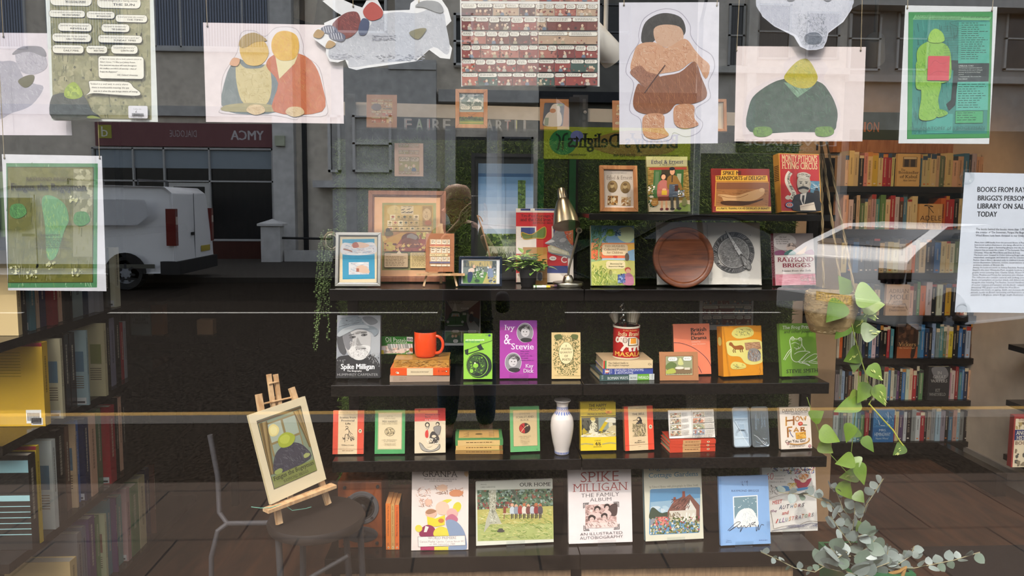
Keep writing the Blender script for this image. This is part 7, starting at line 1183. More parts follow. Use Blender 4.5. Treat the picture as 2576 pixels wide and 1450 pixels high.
# ---- tall bookcase along the side wall, spines to the room
XS = -1.47
SH = [PX(270,777, XS).z + .315, PX(270,777, XS).z, PX(121,1051, XS).z, PX(300,1190, XS).z, PX(330,1395, XS).z]
lt = thing('bookcase', 'black tall bookcase running back from the window along the dark side wall', 'bookcase', None, Matrix.Translation((XS, .1,0))); TI = lt.matrix_world.inverted()
for z in SH: MB().box(WX0 + .01, .02, z - .03, XS + .035,1.45, z).build('shelf', 'blackshelf', lt, mtx=TI)
for y in (.72,1.45): MB().box(WX0 + .005, y, 0, WX0 + .03, y + .03,2.1).build('upright', 'blackshelf', lt, mtx=TI)
LB = [
 [(8,20, 'k', .25,0),(22,57, 'g', .20, .03),(58,78, 'k', .22,0),(79,96, 'k', .21,0),(97,103, 'k', .22,0),(104,117, 'c', .18,0),(118,140, 'k', .2,0),(142,160, 'c', .18, .0),(162,174, 'k', .19,0),(176,199, 'w', .18,0),(202,228, 'k', .2,0)],
 [(50,61, 'c', .27, .02),(62,74, 'k', .26, .0),(75,96, 't', .26, .01),(97,106, 'c', .25,0),(107,122, 'n', .25,0),(123,152, 'r', .25, .02),(153,163, 'c', .25,0),(164,181, 'k', .25, .01),(183,189, 'k', .25,0),(190,215, 's', .25, .0),(217,229, 'n', .25,0),(230,243, 's', .25,0),(245,267, 's', .25, .02),(269,285, 'k', .24,0),(291,310, 'w', .24, .02)],
 [(106,121, 'y', .30, .05),(152,159, 'c', .275, .06),(162,174, 'k', .27, .02),(176,190, 'k', .27, .02),(216,223, 'l', .275, .06),(263,270, 'c', .285, .06),(271,278, 'k', .28, .01),(279,291, 's', .28, .01),(293,304, 'k', .28,0),(306,312, 'r', .24, .0),(314,320, 's', .24,0)],
 [(56,76, 'k', .31, .05),(78,87, 'y', .325, .05),(118,129, 'w', .31, .04),(131,151, 'k', .31, .0),(153,164, 'm', .31, .0),(165,178, 'c', .31, .02),(180,188, 'b', .31,0),(190,214, 'n', .31, .02),(217,233, 'c', .31, .02),(235,247, 'g', .31, .0),(250,282, 'r', .31, .03),(284,291, 'k', .31,0),(292,300, 'c', .31, .0),(302,309, 'k', .31,0)],
 [(112,121, 'w', .20, .08),(150,169, 'c', .25, .06),(172,184, 's', .30, .03),(186,196, 's', .30, .02),(197,219, 'v', .32, .03),(221,231, 'g', .28, .0),(232,250, 'c', .28, .02),(252,261, 't', .31,0),(262,276, 'v', .31, .02),(278,290, 't', .29,0),(292,312, 'p', .31, .02),(314,334, 'g', .30, .02),(336,352, 'c', .31, .02),(354,364, 'n', .31,0),(366,374, 'm', .32, .02)]]
RN2 = ['top', 'second', 'third', 'fourth', 'bottom']; r = random.Random(5)
for ri, row in enumerate(LB):
    pv = .03
    for k, (p0, p1, ch, h, pr) in enumerate(row):
        z = SH[ri]; h = min(h, SH[ri - 1] - z - .036) if ri else h; x = XS + pr; ya, yb = max(PX(p0,900, x).y, pv), PX(p1,900, x).y; th = max(yb - ya - .002, .008); pv = ya + th + .0015; hx_, nm = PAL[ch]; c = tuple(min(1, v * r.uniform(.75,1.05)) for v in lin(hx_)[:3]) + (1,); dp = min(r.uniform(.19, .24), x - WX0 - .04)
        ttl = {'y': 'big yellow'}.get(ch, nm); t = thing('large_book', f'{ttl} book spine, {ORD[k]} from the window along the {RN2[ri]} shelf of the side bookcase', 'book', f'books on the {RN2[ri]} shelf of the side bookcase', Matrix.Translation((x, ya, z + .001)))
        b = MB(); e = .002; b.box(-dp, 0,0,0, e, h, c); b.box(-dp, th - e, 0,0, th, h, c); b.box(-e, e, 0,0, th - e, h, c); ink = tuple(.5 * p + .5 * q for p, q in zip(c, lin('#2a2320' if ch in 'cwyplos' else '#cfc4aa')))[:3] + (1,); y = h * r.uniform(.8, .93); n = 0
        while y > h * .35 and n < 14: l = h * r.uniform(.015, .05); b.box(0, th * .38, y - l, .0005, th * .62, y, ink); y -= l + h * .006; n += 1
        if r.random() < .45: b.box(-.045,-.0006, .004,-.008,0, .028, '#cfcfca'); b.box(-.040,-.0009, .008,-.013,-.0006, .015, '#4a4a4a')
        if ch in 'cwl' and h > .24 and ri > 1: b.box(-.052,-.0006, h * .45,-.012,0, h * .72, r.choice(['#5c7a8a', '#7a4a3a', '#8a8a52'])); [b.box(-.055,-.0006, h * (.38 - .03 * j),-.014,0, h * (.39 - .03 * j), '#6a5c48') for j in range(6)]
        if ri == 3 and k == 0: [b.box(-dp, -.0006, h * v0,0,0, h * v1, '#8fb9bd') for v0, v1 in [(.82, .95),(.52, .58)] + [(.46 - .06 * j, .468 - .06 * j) for j in range(6)]]
        if ch == 'y': b.box(-.06,-.0006, .01,-.012,0, .055, '#e6e6e0'); [b.box(-.056 + j * .004,-.0009, .018,-.054 + j * .004,-.0006, .045, '#2a2a2a') for j in range(10)]; b.box(-dp, -.0006, h - .012,0,0, h, '#8a2434'); [b.box(-dp + .01,-.0006, h * (.88 - .035 * j),-.07,0, h * (.885 - .035 * j), '#8a7a1c') for j in range(9)]
        b.build('cover', 'glossprint', t); MB().box(-dp + .004, e, .004,-e, th - e, h - .004, '#c9bfa8').build('pages', 'pages', t)
# ---- dim low display table farther back with three books
dz = P(450,846,1.5); tag_x0, tag_x1 = WX0 + .02, P(596,846,1.5).x
t = thing('display_table', 'dim black display table far back in the dark shop', 'table', None, Matrix.Translation((tag_x0,1.5,0))); wd = tag_x1 - tag_x0; MB().box(0,0, dz.z - .04, wd, .5, dz.z).build('tabletop', 'blackshelf', t)
for x, y in ((.03, .03),(wd - .06, .03),(.03, .44),(wd - .06, .44)): MB().box(x, y, 0, x + .03, y + .03, dz.z - .04).build('leg', 'blackshelf', t)
for lab, x0, x1, y0, c, tx in (('grey-green book with blocky lettering standing on the dim display table', 330,380,772, '#8a948c', 1),('rusty orange book standing on the dim display table', 382,412,768, '#8e5a34', 0),('small brown box standing alone on the dim display table', 496,536,806, '#7a5f44', 0)):
    q0, q1 = P(x0,845,1.53), P(x1,845,1.53); h = P(x0, y0,1.53).z - dz.z; t = thing('box' if 'box' in lab else 'book', lab, 'box' if 'box' in lab else 'book', None, Matrix.Translation((q0.x, 1.53, dz.z + .001))); a = Art(q1.x - q0.x, h, (0,0),(100,0),(0,100)); a.mb.box(0,0,0, q1.x - q0.x, .05, h, c)
    if tx: a.T('LITTLE TIME,\nBIGGER\nTOGETHER', 8,30,92,62, '#4a4f48', 'b')
    a.mb.build('cover', 'print', t)
# ---- ceiling spotlights with their own lamps; those above the window are added
def spot(lab, px, py, Y, aim, col, power, sz=60):
    p = P(px, py, Y); d = (Vector(aim) - p).normalized(); t = thing('ceiling_spotlight', lab, 'spotlight', 'spotlights on rods from the ceiling', Matrix.Translation(p)); mm = frame(Vector((0,0,0)),(d.cross(Vector((0,0,1)))), d)
    m = MB(); m.lathe([(0,-.10),(.03,-.10),(.038,-.09),(.045, .03),(.045, .05),(.04, .05),(.036, .02),(0, .01)], '#c9c6bd', 24, mm); m.build('housing', 'plain', t, True); MB().lathe([(0, .012),(.03, .022)], '#ffffff', 16, mm, False).build('bulb', 'bulb' if power else 'plain', t)
    MB().tube([-d * .05, Vector((0,0, .06)), Vector((0,0,3.0 - p.z))], .008, '#b3b0a8', 8).build('rod', 'plain', t, True)
    if power:
        l = bpy.data.lights.new('spot_lamp', 'SPOT'); l.energy = power; l.color = col; l.spot_size = R(sz); l.spot_blend = .7; l.shadow_soft_size = .04; o = bpy.data.objects.new('spot_lamp', l); COL.objects.link(o); o.parent = t; o.matrix_local = Matrix.Translation(d * .03) @ d.to_track_quat('-Z', 'Y').to_matrix().to_4x4()
WARM = (1, .60, .30)
spot('pale ceiling spotlight above the couple card, aimed down the shop', 770,24,1.2,(-1.3,1.5, .6),(1, .8, .6),0)
spot('pale ceiling spotlight above the framed prints, aimed at the display', 1523,120, .30,(1.0, .56,1.6), WARM, 9,60)
spot('pale ceiling spotlight near the green sign, aimed at the back bookcase', 2200,132,1.1,(2.45,2.2,1.55), WARM, 46,80)
spot('added unseen spotlight above the window, aimed at the display shelves by the easel', 300,-420, .35,(-.1, .5,1.1),(1, .78, .54),46,70)  # this and the following lamps are added out of view to brighten the shelves
spot('added unseen spotlight above the window, aimed at the middle display shelves', 1300,-440, .35,(.4, .45, .8),(1, .78, .54),46,70)
spot('added unseen spotlight above the window, aimed at the display by the hanging plant', 2250,-420, .35,(1.0, .45, .8),(1, .78, .54),46,70)
# ============================================================ sheets and cut-outs hanging in the window
def hang(name, lab, q, Y, art, c='#e9e4e6', strings=(), cat='poster', cut=None, zo=None, th=.0008, m='print'):
    qq = [zpx(zo, p) for p in q] if zo else q; TL, TR, BR, BL = [P(x, y, Y) for x, y in qq]; ux = (BR - BL) + (TR - TL); uz = (TL - BL) + (TR - BR); wd = ux.length / 2; h = uz.length / 2
    t = thing(name, lab, cat, None, frame(BL, ux, uz)); a = Art(wd, h, q[0], q[1], q[3])
    if cut:                                     # a card cut to an outline
        pts = [a.loc(*p) for p in cut]; a.mb.add([(x, 0, z) for x, _, z in pts] + [(x, th, z) for x, _, z in pts],[tuple(range(len(pts))), tuple(range(2 * len(pts) - 1, len(pts) - 1,-1))] + [(i, (i + 1) % len(pts),(i + 1) % len(pts) + len(pts), i + len(pts)) for i in range(len(pts))], c)
    else: a.mb.box(0,0,0, wd, th, h, c)
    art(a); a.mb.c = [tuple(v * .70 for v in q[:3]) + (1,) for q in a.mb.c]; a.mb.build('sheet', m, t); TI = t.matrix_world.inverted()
    for (x, y, x2) in strings:
        p = zpx(zo, (x, y)) if zo else (x, y); p2 = zpx(zo, (x2, y)) if zo else (x2, y); A = P(p[0], p[1], Y - .002); B = P(p2[0], p2[1], Y); B.z = 2.60; MB().tube([A + Vector((0, .003,-.004)), A, B], .0011, '#a89878', 5).build('string', 'cloth', t, True, mtx=TI); MB().lathe([(0,0),(.0028,0),(.0028, .001),(0, .001)], '#2a2624', 10, TI @ Matrix.Translation(A + Vector((0, .0012,0))) @ Matrix.Rotation(R(90),4, 'X')).build('eyelet', 'plain', t)
    return t
O1, O2, O3, O4 = (0,0),(640,0),(1280,0),(1916,0)
def art(a):
    for pts, c in (([(-20,600),(60,560),(180,570),(240,700),(330,760),(420,800),(300,960),(120,1030),(-20,1060)], '#a9a8b6'),([(180,470),(300,420),(440,500),(455,620),(330,680),(210,640)], '#b5b3bf')): q = a.blob(pts, c); a.hatch_in(q, 160,['#8d8b9c', '#c9c8d2', '#9a98a8', '#d6d5dd'],12,34,60,4,50)
    a.blob([(150,500),(240,430),(420,430),(450,520),(300,470)], '#8a8994'); a.blob([(190,740),(270,690),(340,690),(320,760),(250,800)], '#5c5a3a')
hang('hanging_print', 'pale card with soft grey rounded shapes, partly behind the speech-bubble poster', [(-300,300),(650,306),(664,1238),(-290,1232)], .10, art, '#e3dce4', [(30,336,30)], zo=O1)
def art(a):
    a.R(485,-200,1402,1082, '#8f8e66'); a.specks(487,-200,1400,1080,800,['#86865e', '#97966c', '#a09d74', '#7f805a', '#a8a47c', '#8a8a62'],12,44); a.strokes(490,-100,1398,1070,160,['#5f6244', '#a5a27c', '#70724e'],30,90,88,8,10); a.specks(500,400,1390,1060,40,['#5a5e46', '#62664c'],6,16)
    B = [(490,-40,868,62, '"Fungus might well become a cult figure"', 'TIMES EDUCATIONAL SUPPLEMENT'),(920,-20,1318,76, '"horrible enough to be a roaring success"', 'THE SUN'),(478,106,804,166, '"a coprophilous and putrid volume"', 'TIMES LITERARY SUPPLEMENT'),(822,110,1078,172, '"a very decent book indeed"', 'BBC KALEIDOSCOPE'),(1088,136,1378,200, '"a vivid and truly vile creation"', 'THE TIMES'),(560,220,866,290, '"porn for the pre-potty trained"', 'REVEILLE'),(958,222,1214,290, '"enjoyed it immensely"', 'THE GUARDIAN'),(506,314,858,386, '"repulsive but none the less compulsive"', 'DAILY TELEGRAPH'),(926,322,1330,388, '"you need a strong stomach and a quick eye"', 'SUNDAY TIMES'),(506,418,790,490, '"a most ingenious creation"', 'DAILY MAIL'),(816,420,1008,486, '"highly original"', 'IRISH TIMES'),(1046,410,1290,486, '"exquisite perversity"', 'QUENTIN CRISP')]
    for x0, y0, x1, y1, q, s in B: a.bubble(x0, y0, x1, y1); h = y1 - y0; a.T(q, x0 + 16, y0 + h * .18, x1 - 22, y0 + h * .46, INK, 'h'); a.T(s, x0 + (x1 - x0) * .36, y0 + h * .56, x1 - (x1 - x0) * .14, y0 + h * .78, INK, 'b')
    a.RR(922,508,1348,716,30, '#3a3a30'); a.RR(926,512,1344,712,28, '#f4f3e4')
    for k, s in enumerate(('"A figure to tower above both cultural colossi as', 'Albert Camus, T S Eliot and Johnny Rotten.', 'One name and one alone will roam throughout', 'the endless corridors of eternity - that of', 'Fungus the Bogeyman!"')): a.T(s, 938,528 + k * 29,938 + len(s) * 7.9,546 + k * 29, INK, 'h')
    a.T('ISIS: Oxford University', 1098,672,1290,690, INK, 'h'); a.blob([(836,770),(850,736),(1010,738),(1200,742),(1250,790),(1306,830),(1290,866),(1100,862),(880,850),(795,876),(842,830)], '#f4f3e4', line='#3a3a30', lw=5)
    for k, s in enumerate(('"Indeed it is well said, in every object', 'there is inexhaustible meaning; the eye', 'sees in it what the eye brings means of seeing."')): a.T(s, 848 + k * 14,756 + k * 32,848 + k * 14 + len(s) * 8.8,776 + k * 32, INK, 'h')
    q = a.blob([(487,900),(540,860),(620,850),(780,870),(850,1000),(920,1078),(487,1078)], '#333c3a'); a.hatch_in(q, 90,['#4a5652', '#222a28', '#5a6660'],20,50,50,6,50); a.blob([(610,880),(625,800),(700,750),(765,820),(770,880),(690,905)], '#93ad2e'); a.specks(630,790,750,890,30,['#a9c03e', '#7d9826'],10,24); a.blob([(810,1070),(860,1052),(940,1076),(880,1084)], '#8a9a4a')
    a.R(487,1078,1402,1084, '#2e3226'); a.RR(1198,958,1378,1072,12, '#e6e6ec'); a.T('Collins Gin', 1244,980,1320,994, '#6a6a70', 'f'); a.T('£', 1264,1002,1280,1020, INK, 'b')
    for k in range(22): a.R(1230 + k * 5.2,1026,1232 + k * 5.2 + (k % 3) * .9,1054, INK)
    a.T('9 780241 007587', 1224,1056,1330,1064, INK, 's'); a.T('T. BEARDIE', 1250,1078,1372,1094, INK, 'h')
hang('hanging_poster', 'olive mottled poster covered with white speech bubbles of quotations', [(440,-220),(1432,-220),(1436,1134),(468,1100)], .05, art, '#dfe6e2', [(470,-200,470),(1400,-200,1400)], zo=O1)
def art(a):
    def A(x): return x + 2320            # second crop joins the first
    a.blob([(2020,960),(2030,700),(2160,480),(2200,300),(2320,280),(2420,330),(2520,250),(2700,260),(2770,400),(2780,500),(2920,620),(2980,900),(2985,1060),(2750,1070),(2700,1100),(2500,1060),(2030,1040)], '#b9aeb0'); a.blob([(2026,960),(2036,702),(2165,484),(2205,305),(2320,286),(2420,336),(2522,256),(2698,266),(2764,402),(2774,503),(2914,624),(2974,902),(2979,1054),(2748,1063),(2700,1093),(2500,1053),(2036,1033)], '#e9e2e4')
    q = a.blob([(2055,1010),(2056,720),(2160,540),(2300,590),(2450,600),(2540,760),(2545,1020)], '#6f7d80'); a.hatch_in(q, 120,['#5a6a70', '#8a9698'],20,60,70,5,40); q = a.blob([(2160,560),(2240,620),(2380,620),(2450,580),(2480,800),(2420,960),(2230,950),(2160,760)], '#cfc08a'); a.hatch_in(q, 110,['#bba96a', '#ddd2a4', '#a89858'],20,50,40,5,70)
    a.blob([(2060,960),(2300,940),(2530,970),(2540,1020),(2058,1016)], '#a8a074'); q = a.blob([(2430,600),(2500,500),(2690,480),(2850,560),(2940,760),(2945,1020),(2500,1020),(2540,760)], '#c4683a'); a.hatch_in(q, 260,['#d6804c', '#a8502a', '#cf9050', '#b86a3a'],20,60,70,5,50); a.poly([(2515,520),(2720,500),(2690,580),(2550,720)], '#e3d6a2')
    q = a.blob([(2190,420),(2230,340),(2340,330),(2430,400),(2450,500),(2380,590),(2260,590),(2200,510)], '#dcb862'); a.hatch_in(q, 60,['#e6c878', '#c9a24c'],14,40,60,4,50); a.blob([(2180,410),(2220,330),(2330,300),(2440,370),(2330,385),(2230,440)], '#b39a62'); q = a.blob([(2480,380),(2530,300),(2620,284),(2710,330),(2730,450),(2680,540),(2560,550),(2490,480)], '#e0b02c'); a.hatch_in(q, 90,['#ecc247', '#cf9a24', '#d98a3a'],14,40,60,4,60)
    for x, y in ((2330,1010),(2690,1030)): q = a.blob([(x - 80, y),(x - 40, y - 50),(x + 60, y - 46),(x + 90, y + 10),(x, y + 40)], '#dcc296'); a.hatch_in(q, 24,['#b89a6c', '#eadab2'],14,40,40,4,60)
    a.blob([(2100,590),(2130,530),(2190,540),(2170,600)], '#d6a078')
hang('hanging_print', 'wide pale card printed with ochre, cream and rust rounded colour shapes', [(1857,208),(3127,230),(3137,1130),(1878,1112)], .06, art, '#eadfe0', [(1890,240,1868),(3090,260,3090)], zo=O1)
def art(a):
    q = a.blob([(680,470),(720,410),(860,330),(1060,240),(1100,160),(1300,110),(1500,120),(1660,60),(1740,120),(1760,230),(1790,420),(1760,500),(1640,430),(1480,540),(1240,570),(1080,590),(960,610),(860,610),(850,550),(700,540)], '#b5bac4'); a.hatch_in(q, 650,['#8e939f', '#d3d7de', '#a3a8b3', '#e0e3e8'],10,30,50,4,60)
    for c0, x0, x1, y0, y1 in (('#9aa0b0', 690,1000,490,545),('#9aa0b0', 1080,1300,320,372),('#8d93a3', 1100,1560,500,560)): a.strokes(x0, y0, x1, y1,60,[c0, '#7d8392'],14,34,10,4,20)
    q = a.blob([(800,150),(880,110),(960,120),(980,230),(900,330),(800,350),(720,240)], '#7a3430'); a.hatch_in(q, 90,['#94463e', '#5c2826', '#a8584c'],14,36,60,5,40); a.blob([(1010,90),(1090,20),(1180,90),(1170,160),(1080,190),(1020,150)], '#b5483c'); a.blob([(960,260),(1000,170),(1060,200),(1030,310),(970,320)], '#3d4a6c')
    for x, y in ((700,270),(770,330)): q = a.blob([(x - 80, y - 10),(x, y - 40),(x + 70, y),(x + 40, y + 50),(x - 50, y + 30)], '#5a6078'); [a.L([(x - 60 + k * 22, y - 26),(x - 48 + k * 22, y + 30)],8, '#c3c6d0') for k in range(5)]
    a.blob([(548,330),(590,270),(650,300),(610,350)], '#a8813a'); a.blob([(655,430),(690,370),(750,400),(700,440)], '#a8813a'); q = a.blob([(1480,60),(1560,10),(1690,20),(1740,90),(1700,120),(1560,70)], '#7f8388'); a.blob([(1420,300),(1520,260),(1580,270),(1500,360)], '#6f6a40')
cut = [(540,320),(580,262),(650,240),(650,210),(810,140),(760,110),(640,10),(760,-30),(940,50),(1000,70),(1040,5),(1140,0),(1190,100),(1430,90),(1440,30),(1560,-60),(1700,-40),(1780,80),(1810,190),(1740,260),(1720,300),(1812,440),(1790,540),(1700,530),(1600,455),(1480,560),(1180,600),(1010,622),(930,640),(860,620),(830,545),(760,570),(690,560),(655,490),(660,440),(560,362)]
hang('hanging_cutout', 'grey and maroon speckled paper cut-out with a white cut edge', [(540,-60),(1815,-60),(1815,645),(540,645)], .045, art, '#e6e8ea', [(900,60,880),(1500,20,1500)], cut=cut, zo=O2)
def art(a):
    a.R(1892 - 2,-300,3148,796, '#dcdcd6'); rows = []; ys = [(-.27,-.165),(-.155,-.05),(-.04, .055)]
    yy = [-120,15,34,146,160,278,288,405,415,532,544,660,668,786]
    cut_ = [(.12, .27, .42, .55, .72),(.23, .42, .54, .68, .84),(.2, .36, .55, .62),(.18, .35, .5, .56),(.14, .28, .42, .56, .7, .83),(.1, .25, .4, .56, .68, .8),(.12, .26, .37, .55, .68, .76)]
    for k in range(7): panels(a, 1892, yy[2 * k],3142, yy[2 * k + 1],[(0,1, cut_[k])],['#8e3f38', '#7a3834', '#a8685a', '#5c3c38', '#b59a80', '#70382f'] if k < 5 else ['#7a3834', '#a8503a', '#3a5248', '#8e3f38'], dens=12)
hang('hanging_poster', 'comic strip page of many maroon panels and white speech balloons', [(1880,-300),(3158,-300),(3148,798),(1886,790)], .05, art, '#e3e3de', [(1900,-260,1900),(3130,-260,3130)], zo=O2)
def art(a):
    a.blob([(1190,300),(1240,160),(1400,78),(1560,100),(1660,220),(1670,320),(1740,420),(1860,500),(1888,620),(1830,760),(1848,900),(1720,990),(1720,1060),(1780,1130),(1740,1220),(1620,1260),(1510,1220),(1470,1290),(1300,1300),(1220,1260),(1200,1090),(1100,1000),(1140,760),(1070,650),(1110,500),(1190,380)], '#a9a8b4', line=None); a.blob([(1196,302),(1245,166),(1402,84),(1556,106),(1654,224),(1664,324),(1735,426),(1853,505),(1881,620),(1823,760),(1841,897),(1713,986),(1713,1062),(1773,1130),(1735,1214),(1620,1253),(1508,1212),(1466,1283),(1300,1293),(1226,1254),(1206,1087),(1107,998),(1147,760),(1077,650),(1116,504),(1196,384)], '#dfdee8')
    q = a.blob([(1215,370),(1240,220),(1330,140),(1450,115),(1580,160),(1620,280),(1560,340),(1380,340),(1290,400)], '#34302c'); a.hatch_in(q, 220,['#1f1c1a', '#4a4540', '#2a2622'],20,44,-90,4,40); q = a.blob([(1330,260),(1420,220),(1560,240),(1600,320),(1570,400),(1440,425),(1350,380)], '#cfa98c'); a.hatch_in(q, 60,['#dcc0a6', '#b98464', '#c99a7c'],12,34,60,4,60)
    q = a.blob([(1120,640),(1140,500),(1190,400),(1330,380),(1450,430),(1610,350),(1700,450),(1760,520),(1840,600),(1800,720),(1700,560),(1560,640),(1380,670),(1260,700)], '#cf9f7c'); a.hatch_in(q, 260,['#dfbc9c', '#b5784e', '#c98c66', '#e3c8ac', '#a86a48'],16,46,50,5,60); q = a.blob([(1110,650),(1200,590),(1270,650),(1380,690),(1350,800),(1260,810),(1180,730)], '#9c6a50'); a.hatch_in(q, 90,['#5c3a2c', '#b98a70', '#7a4c3a'],12,30,70,4,60)
    q = a.blob([(1180,760),(1250,790),(1370,700),(1560,660),(1700,560),(1760,700),(1815,850),(1770,920),(1620,960),(1530,950),(1450,1030),(1300,1045),(1170,1010),(1135,920)], '#8a5638'); a.hatch_in(q, 260,['#9c6646', '#74452c', '#a8744e', '#84522f'],30,80,75,6,30)
    for x, y, s in ((1340,1170,1),(1620,1080, .95)): q = a.blob([(x - 100 * s, y - 120 * s),(x + 70 * s, y - 125 * s),(x + 80 * s, y),(x + 120 * s, y + 70 * s),(x, y + 105 * s),(x - 90 * s, y + 80 * s),(x - 120 * s, y + 10)], '#c99470'); a.hatch_in(q, 110,['#dfbc9c', '#a86440', '#e6cdb4', '#b97c58'],14,40,60,5,60)
    a.L([(1240,845),(1330,720),(1430,590)],8, '#4a2c24')
hang('hanging_print', 'tall white card printed with stacked brown and tan rounded colour shapes', [(1017,17),(1926,20),(1910,1302),(1008,1318)], .055, art, '#dcdce6', [(1050,46,1030),(1898,48,1925)], zo=O3)
def art(a):
    q = a.blob([(-60,-60),(380,-60),(820,-60),(815,60),(740,180),(610,290),(590,360),(555,430),(450,452),(370,420),(310,320),(110,230),(-30,100)], '#c6cad6'); a.hatch_in(q, 900,['#aab0c0', '#dde0e8', '#b9bfcd', '#9fa6b6', '#e6e8ee'],10,30,70,3,60); a.hatch_in([(320,120),(570,120),(600,320),(560,430),(440,450),(360,410),(310,300)],360,['#8d949f', '#a3aab3', '#7f8690', '#b9bfc6'],8,26,80,4,60)
    q = a.blob([(385,340),(430,300),(510,300),(550,350),(520,400),(420,400)], '#6f7682'); a.hatch_in(q, 80,['#565c68', '#8a919c'],8,20,20,4,60)
    for x in (255,590): a.E(x, -4,36,20, '#5c606a', wob=.05)
cut = [(-50,-100),(-40,60),(0,150),(110,240),(290,330),(350,425),(420,458),(500,456),(560,440),(590,380),(606,302),(740,200),(815,80),(828,-100)]
hang('hanging_cutout', 'large pale animal muzzle cut-out hanging point downwards over the green card', [(-60,-100),(830,-100),(830,460),(-60,460)], .035, art, '#dfe3ee', [(120,-90,120),(680,-90,680)], cut=cut, zo=O4)
def art(a):
    a.blob([(-160,920),(-100,820),(60,730),(190,680),(200,560),(420,480),(590,610),(560,720),(680,900),(725,1050),(690,1240),(560,1270),(470,1220),(70,1215),(-120,1280),(-180,1180)], '#e3d6d6'); q = a.blob([(-110,1200),(-120,960),(-30,830),(190,720),(500,740),(620,850),(690,1000),(690,1120),(640,1200),(300,1205)], '#2b4636'); a.hatch_in(q, 420,['#1f3428', '#3f6a4e', '#355a42', '#16241c', '#4d7a5c'],16,50,50,6,60)
    a.poly([(190,750),(460,790),(320,890)], '#6f9a78'); a.hatch_in([(190,750),(460,790),(320,890)],40,['#2b4636', '#8fb596'],30,70,50,4,10); q = a.blob([(200,730),(215,660),(310,560),(400,540),(470,630),(500,720),(440,795),(320,800)], '#bcb02c'); a.hatch_in(q, 150,['#cfc23c', '#8fa02c', '#a8a02a', '#d6cc58'],12,40,40,5,60); a.E(300,585 - 380 + 400,10,8, '#8f9c30')
    for x in (10,580): q = a.blob([(x - 90,1190),(x - 60,1160),(x + 60,1160),(x + 85,1215),(x + 20,1248),(x - 70,1240)], '#5f8a2a'); a.hatch_in(q, 50,['#3f6420', '#84ac3c', '#2f4a1a'],10,30,60,5,60)
hang('hanging_print', 'pink-white card with a yellow-green shape over a dark green mound', [(-246,426),(937,428),(915,1294),(-248,1290)], .06, art, '#eadcd8', [(-228,462,-200),(905,460,868)], zo=O4)
def art(a):
    a.R(1325,105,2090,1270, '#36844c'); a.R(1332,110,2082,1262, '#4a9a5c'); a.R(1368,176,2060,1228, '#3f8c80'); a.strokes(1370,180,1780,1220,160,['#357a72', '#4f9c8e', '#2f6e66'],30,80,88,8,10); a.poly([(1385,132),(2078,156),(2060,184),(1362,174)], '#7fc288'); a.T('WE MUST NOW LEAVE FUNGUS FOR A MOMENT TO GIVE A FEW WORDS ABOUT BOGEY ANATOMY', 1390,142,2060,158, '#2f4a34', 'h', rot=1.5); a.T('AS IT PLAYS SUCH AN IMPORTANT PART IN BOGEYDOM', 1380,160,1800,172, '#2f4a34', 'h', rot=1)
    a.R(1780,200,2065,575, '#4fae98'); a.R(1770,745,2062,1010, '#5fb8a4'); a.R(1500,1040,1740,1220, '#4fa898'); a.lines(1805,206,2050,550,18, '#24463c', .28, .4); a.lines(1785,766,2045,1000,11, '#24463c', .24, .4); a.RR(1762,1014,2020,1130,4, '#2f6a44'); a.RR(1766,1018,2016,1126,4, '#4fae74'); a.lines(1778,1030,1990,1118,4, '#24463c', .24, .4)
    a.poly([(1700,546),(1780,548),(1780,576),(2066,578),(2062,744),(1778,744),(1760,960),(1705,1012),(1676,950),(1722,910),(1740,640),(1700,620)], '#2b3432'); a.T('UMBILICAL CORD', 1784,592,1920,606, '#d6ded6', 'F')
    for k, s in enumerate(('We have been requested to withhold', 'information on this aspect of Bogey', 'anatomy out of concern for Bogey', 'privacy.', '   Consequently, this section has', 'been deleted.')): a.T(s, 1784 if k != 4 else 1796,612 + k * 20,1784 + len(s) * 6.3,626 + k * 20, '#c3cec6', 'F')
    for pts in ([(1400,480),(1450,400),(1560,370),(1680,420),(1715,560),(1690,740),(1470,740),(1420,620)],[(1400,560),(1480,540),(1500,700),(1480,800),(1400,800),(1395,650)],[(1460,740),(1620,740),(1600,900),(1610,1010),(1560,1090),(1430,1080),(1445,900)],[(1550,1000),(1640,1000),(1690,1040),(1600,1070)]): q = a.blob(pts, '#8cc04c'); a.hatch_in(q, 110,['#a4d060', '#6fa83c', '#7ab544', '#5c9636'],14,40,70,5,50)
    q = a.blob([(1500,370),(1520,290),(1570,260),(1630,300),(1645,370),(1570,390)], '#9ccc52'); a.hatch_in(q, 40,['#b3dc68', '#7ab544'],10,24,60,4,50)
    for k in range(14): a.L([(1640,240 + k * 22),(1800,236 + k * 22)],2, '#2f5c4c')
    a.curve([(1780,190),(1700,200),(1700,220),(1760,250),(1750,330),(1650,345)],3, '#24463c'); a.poly([(1500,508),(1696,510),(1690,735),(1494,730)], '#d04a52'); a.curve([(1520,600),(1560,550),(1620,580),(1680,560)],3, '#a8343c'); a.curve([(1510,690),(1580,650),(1680,660)],3, '#a8343c')
    a.T('The ANATOMY of a BOGEYMAN', 1338,1158,2028,1188, '#2a5c52', 't')
hang('hanging_poster', 'green-bordered poster with teal text panels and a red square', [(1296,45),(2130,62),(2078,1310),(1248,1308)], .05, art, '#e3e8ea', [(1330,74,1312),(2102,98,2125)], zo=O4)
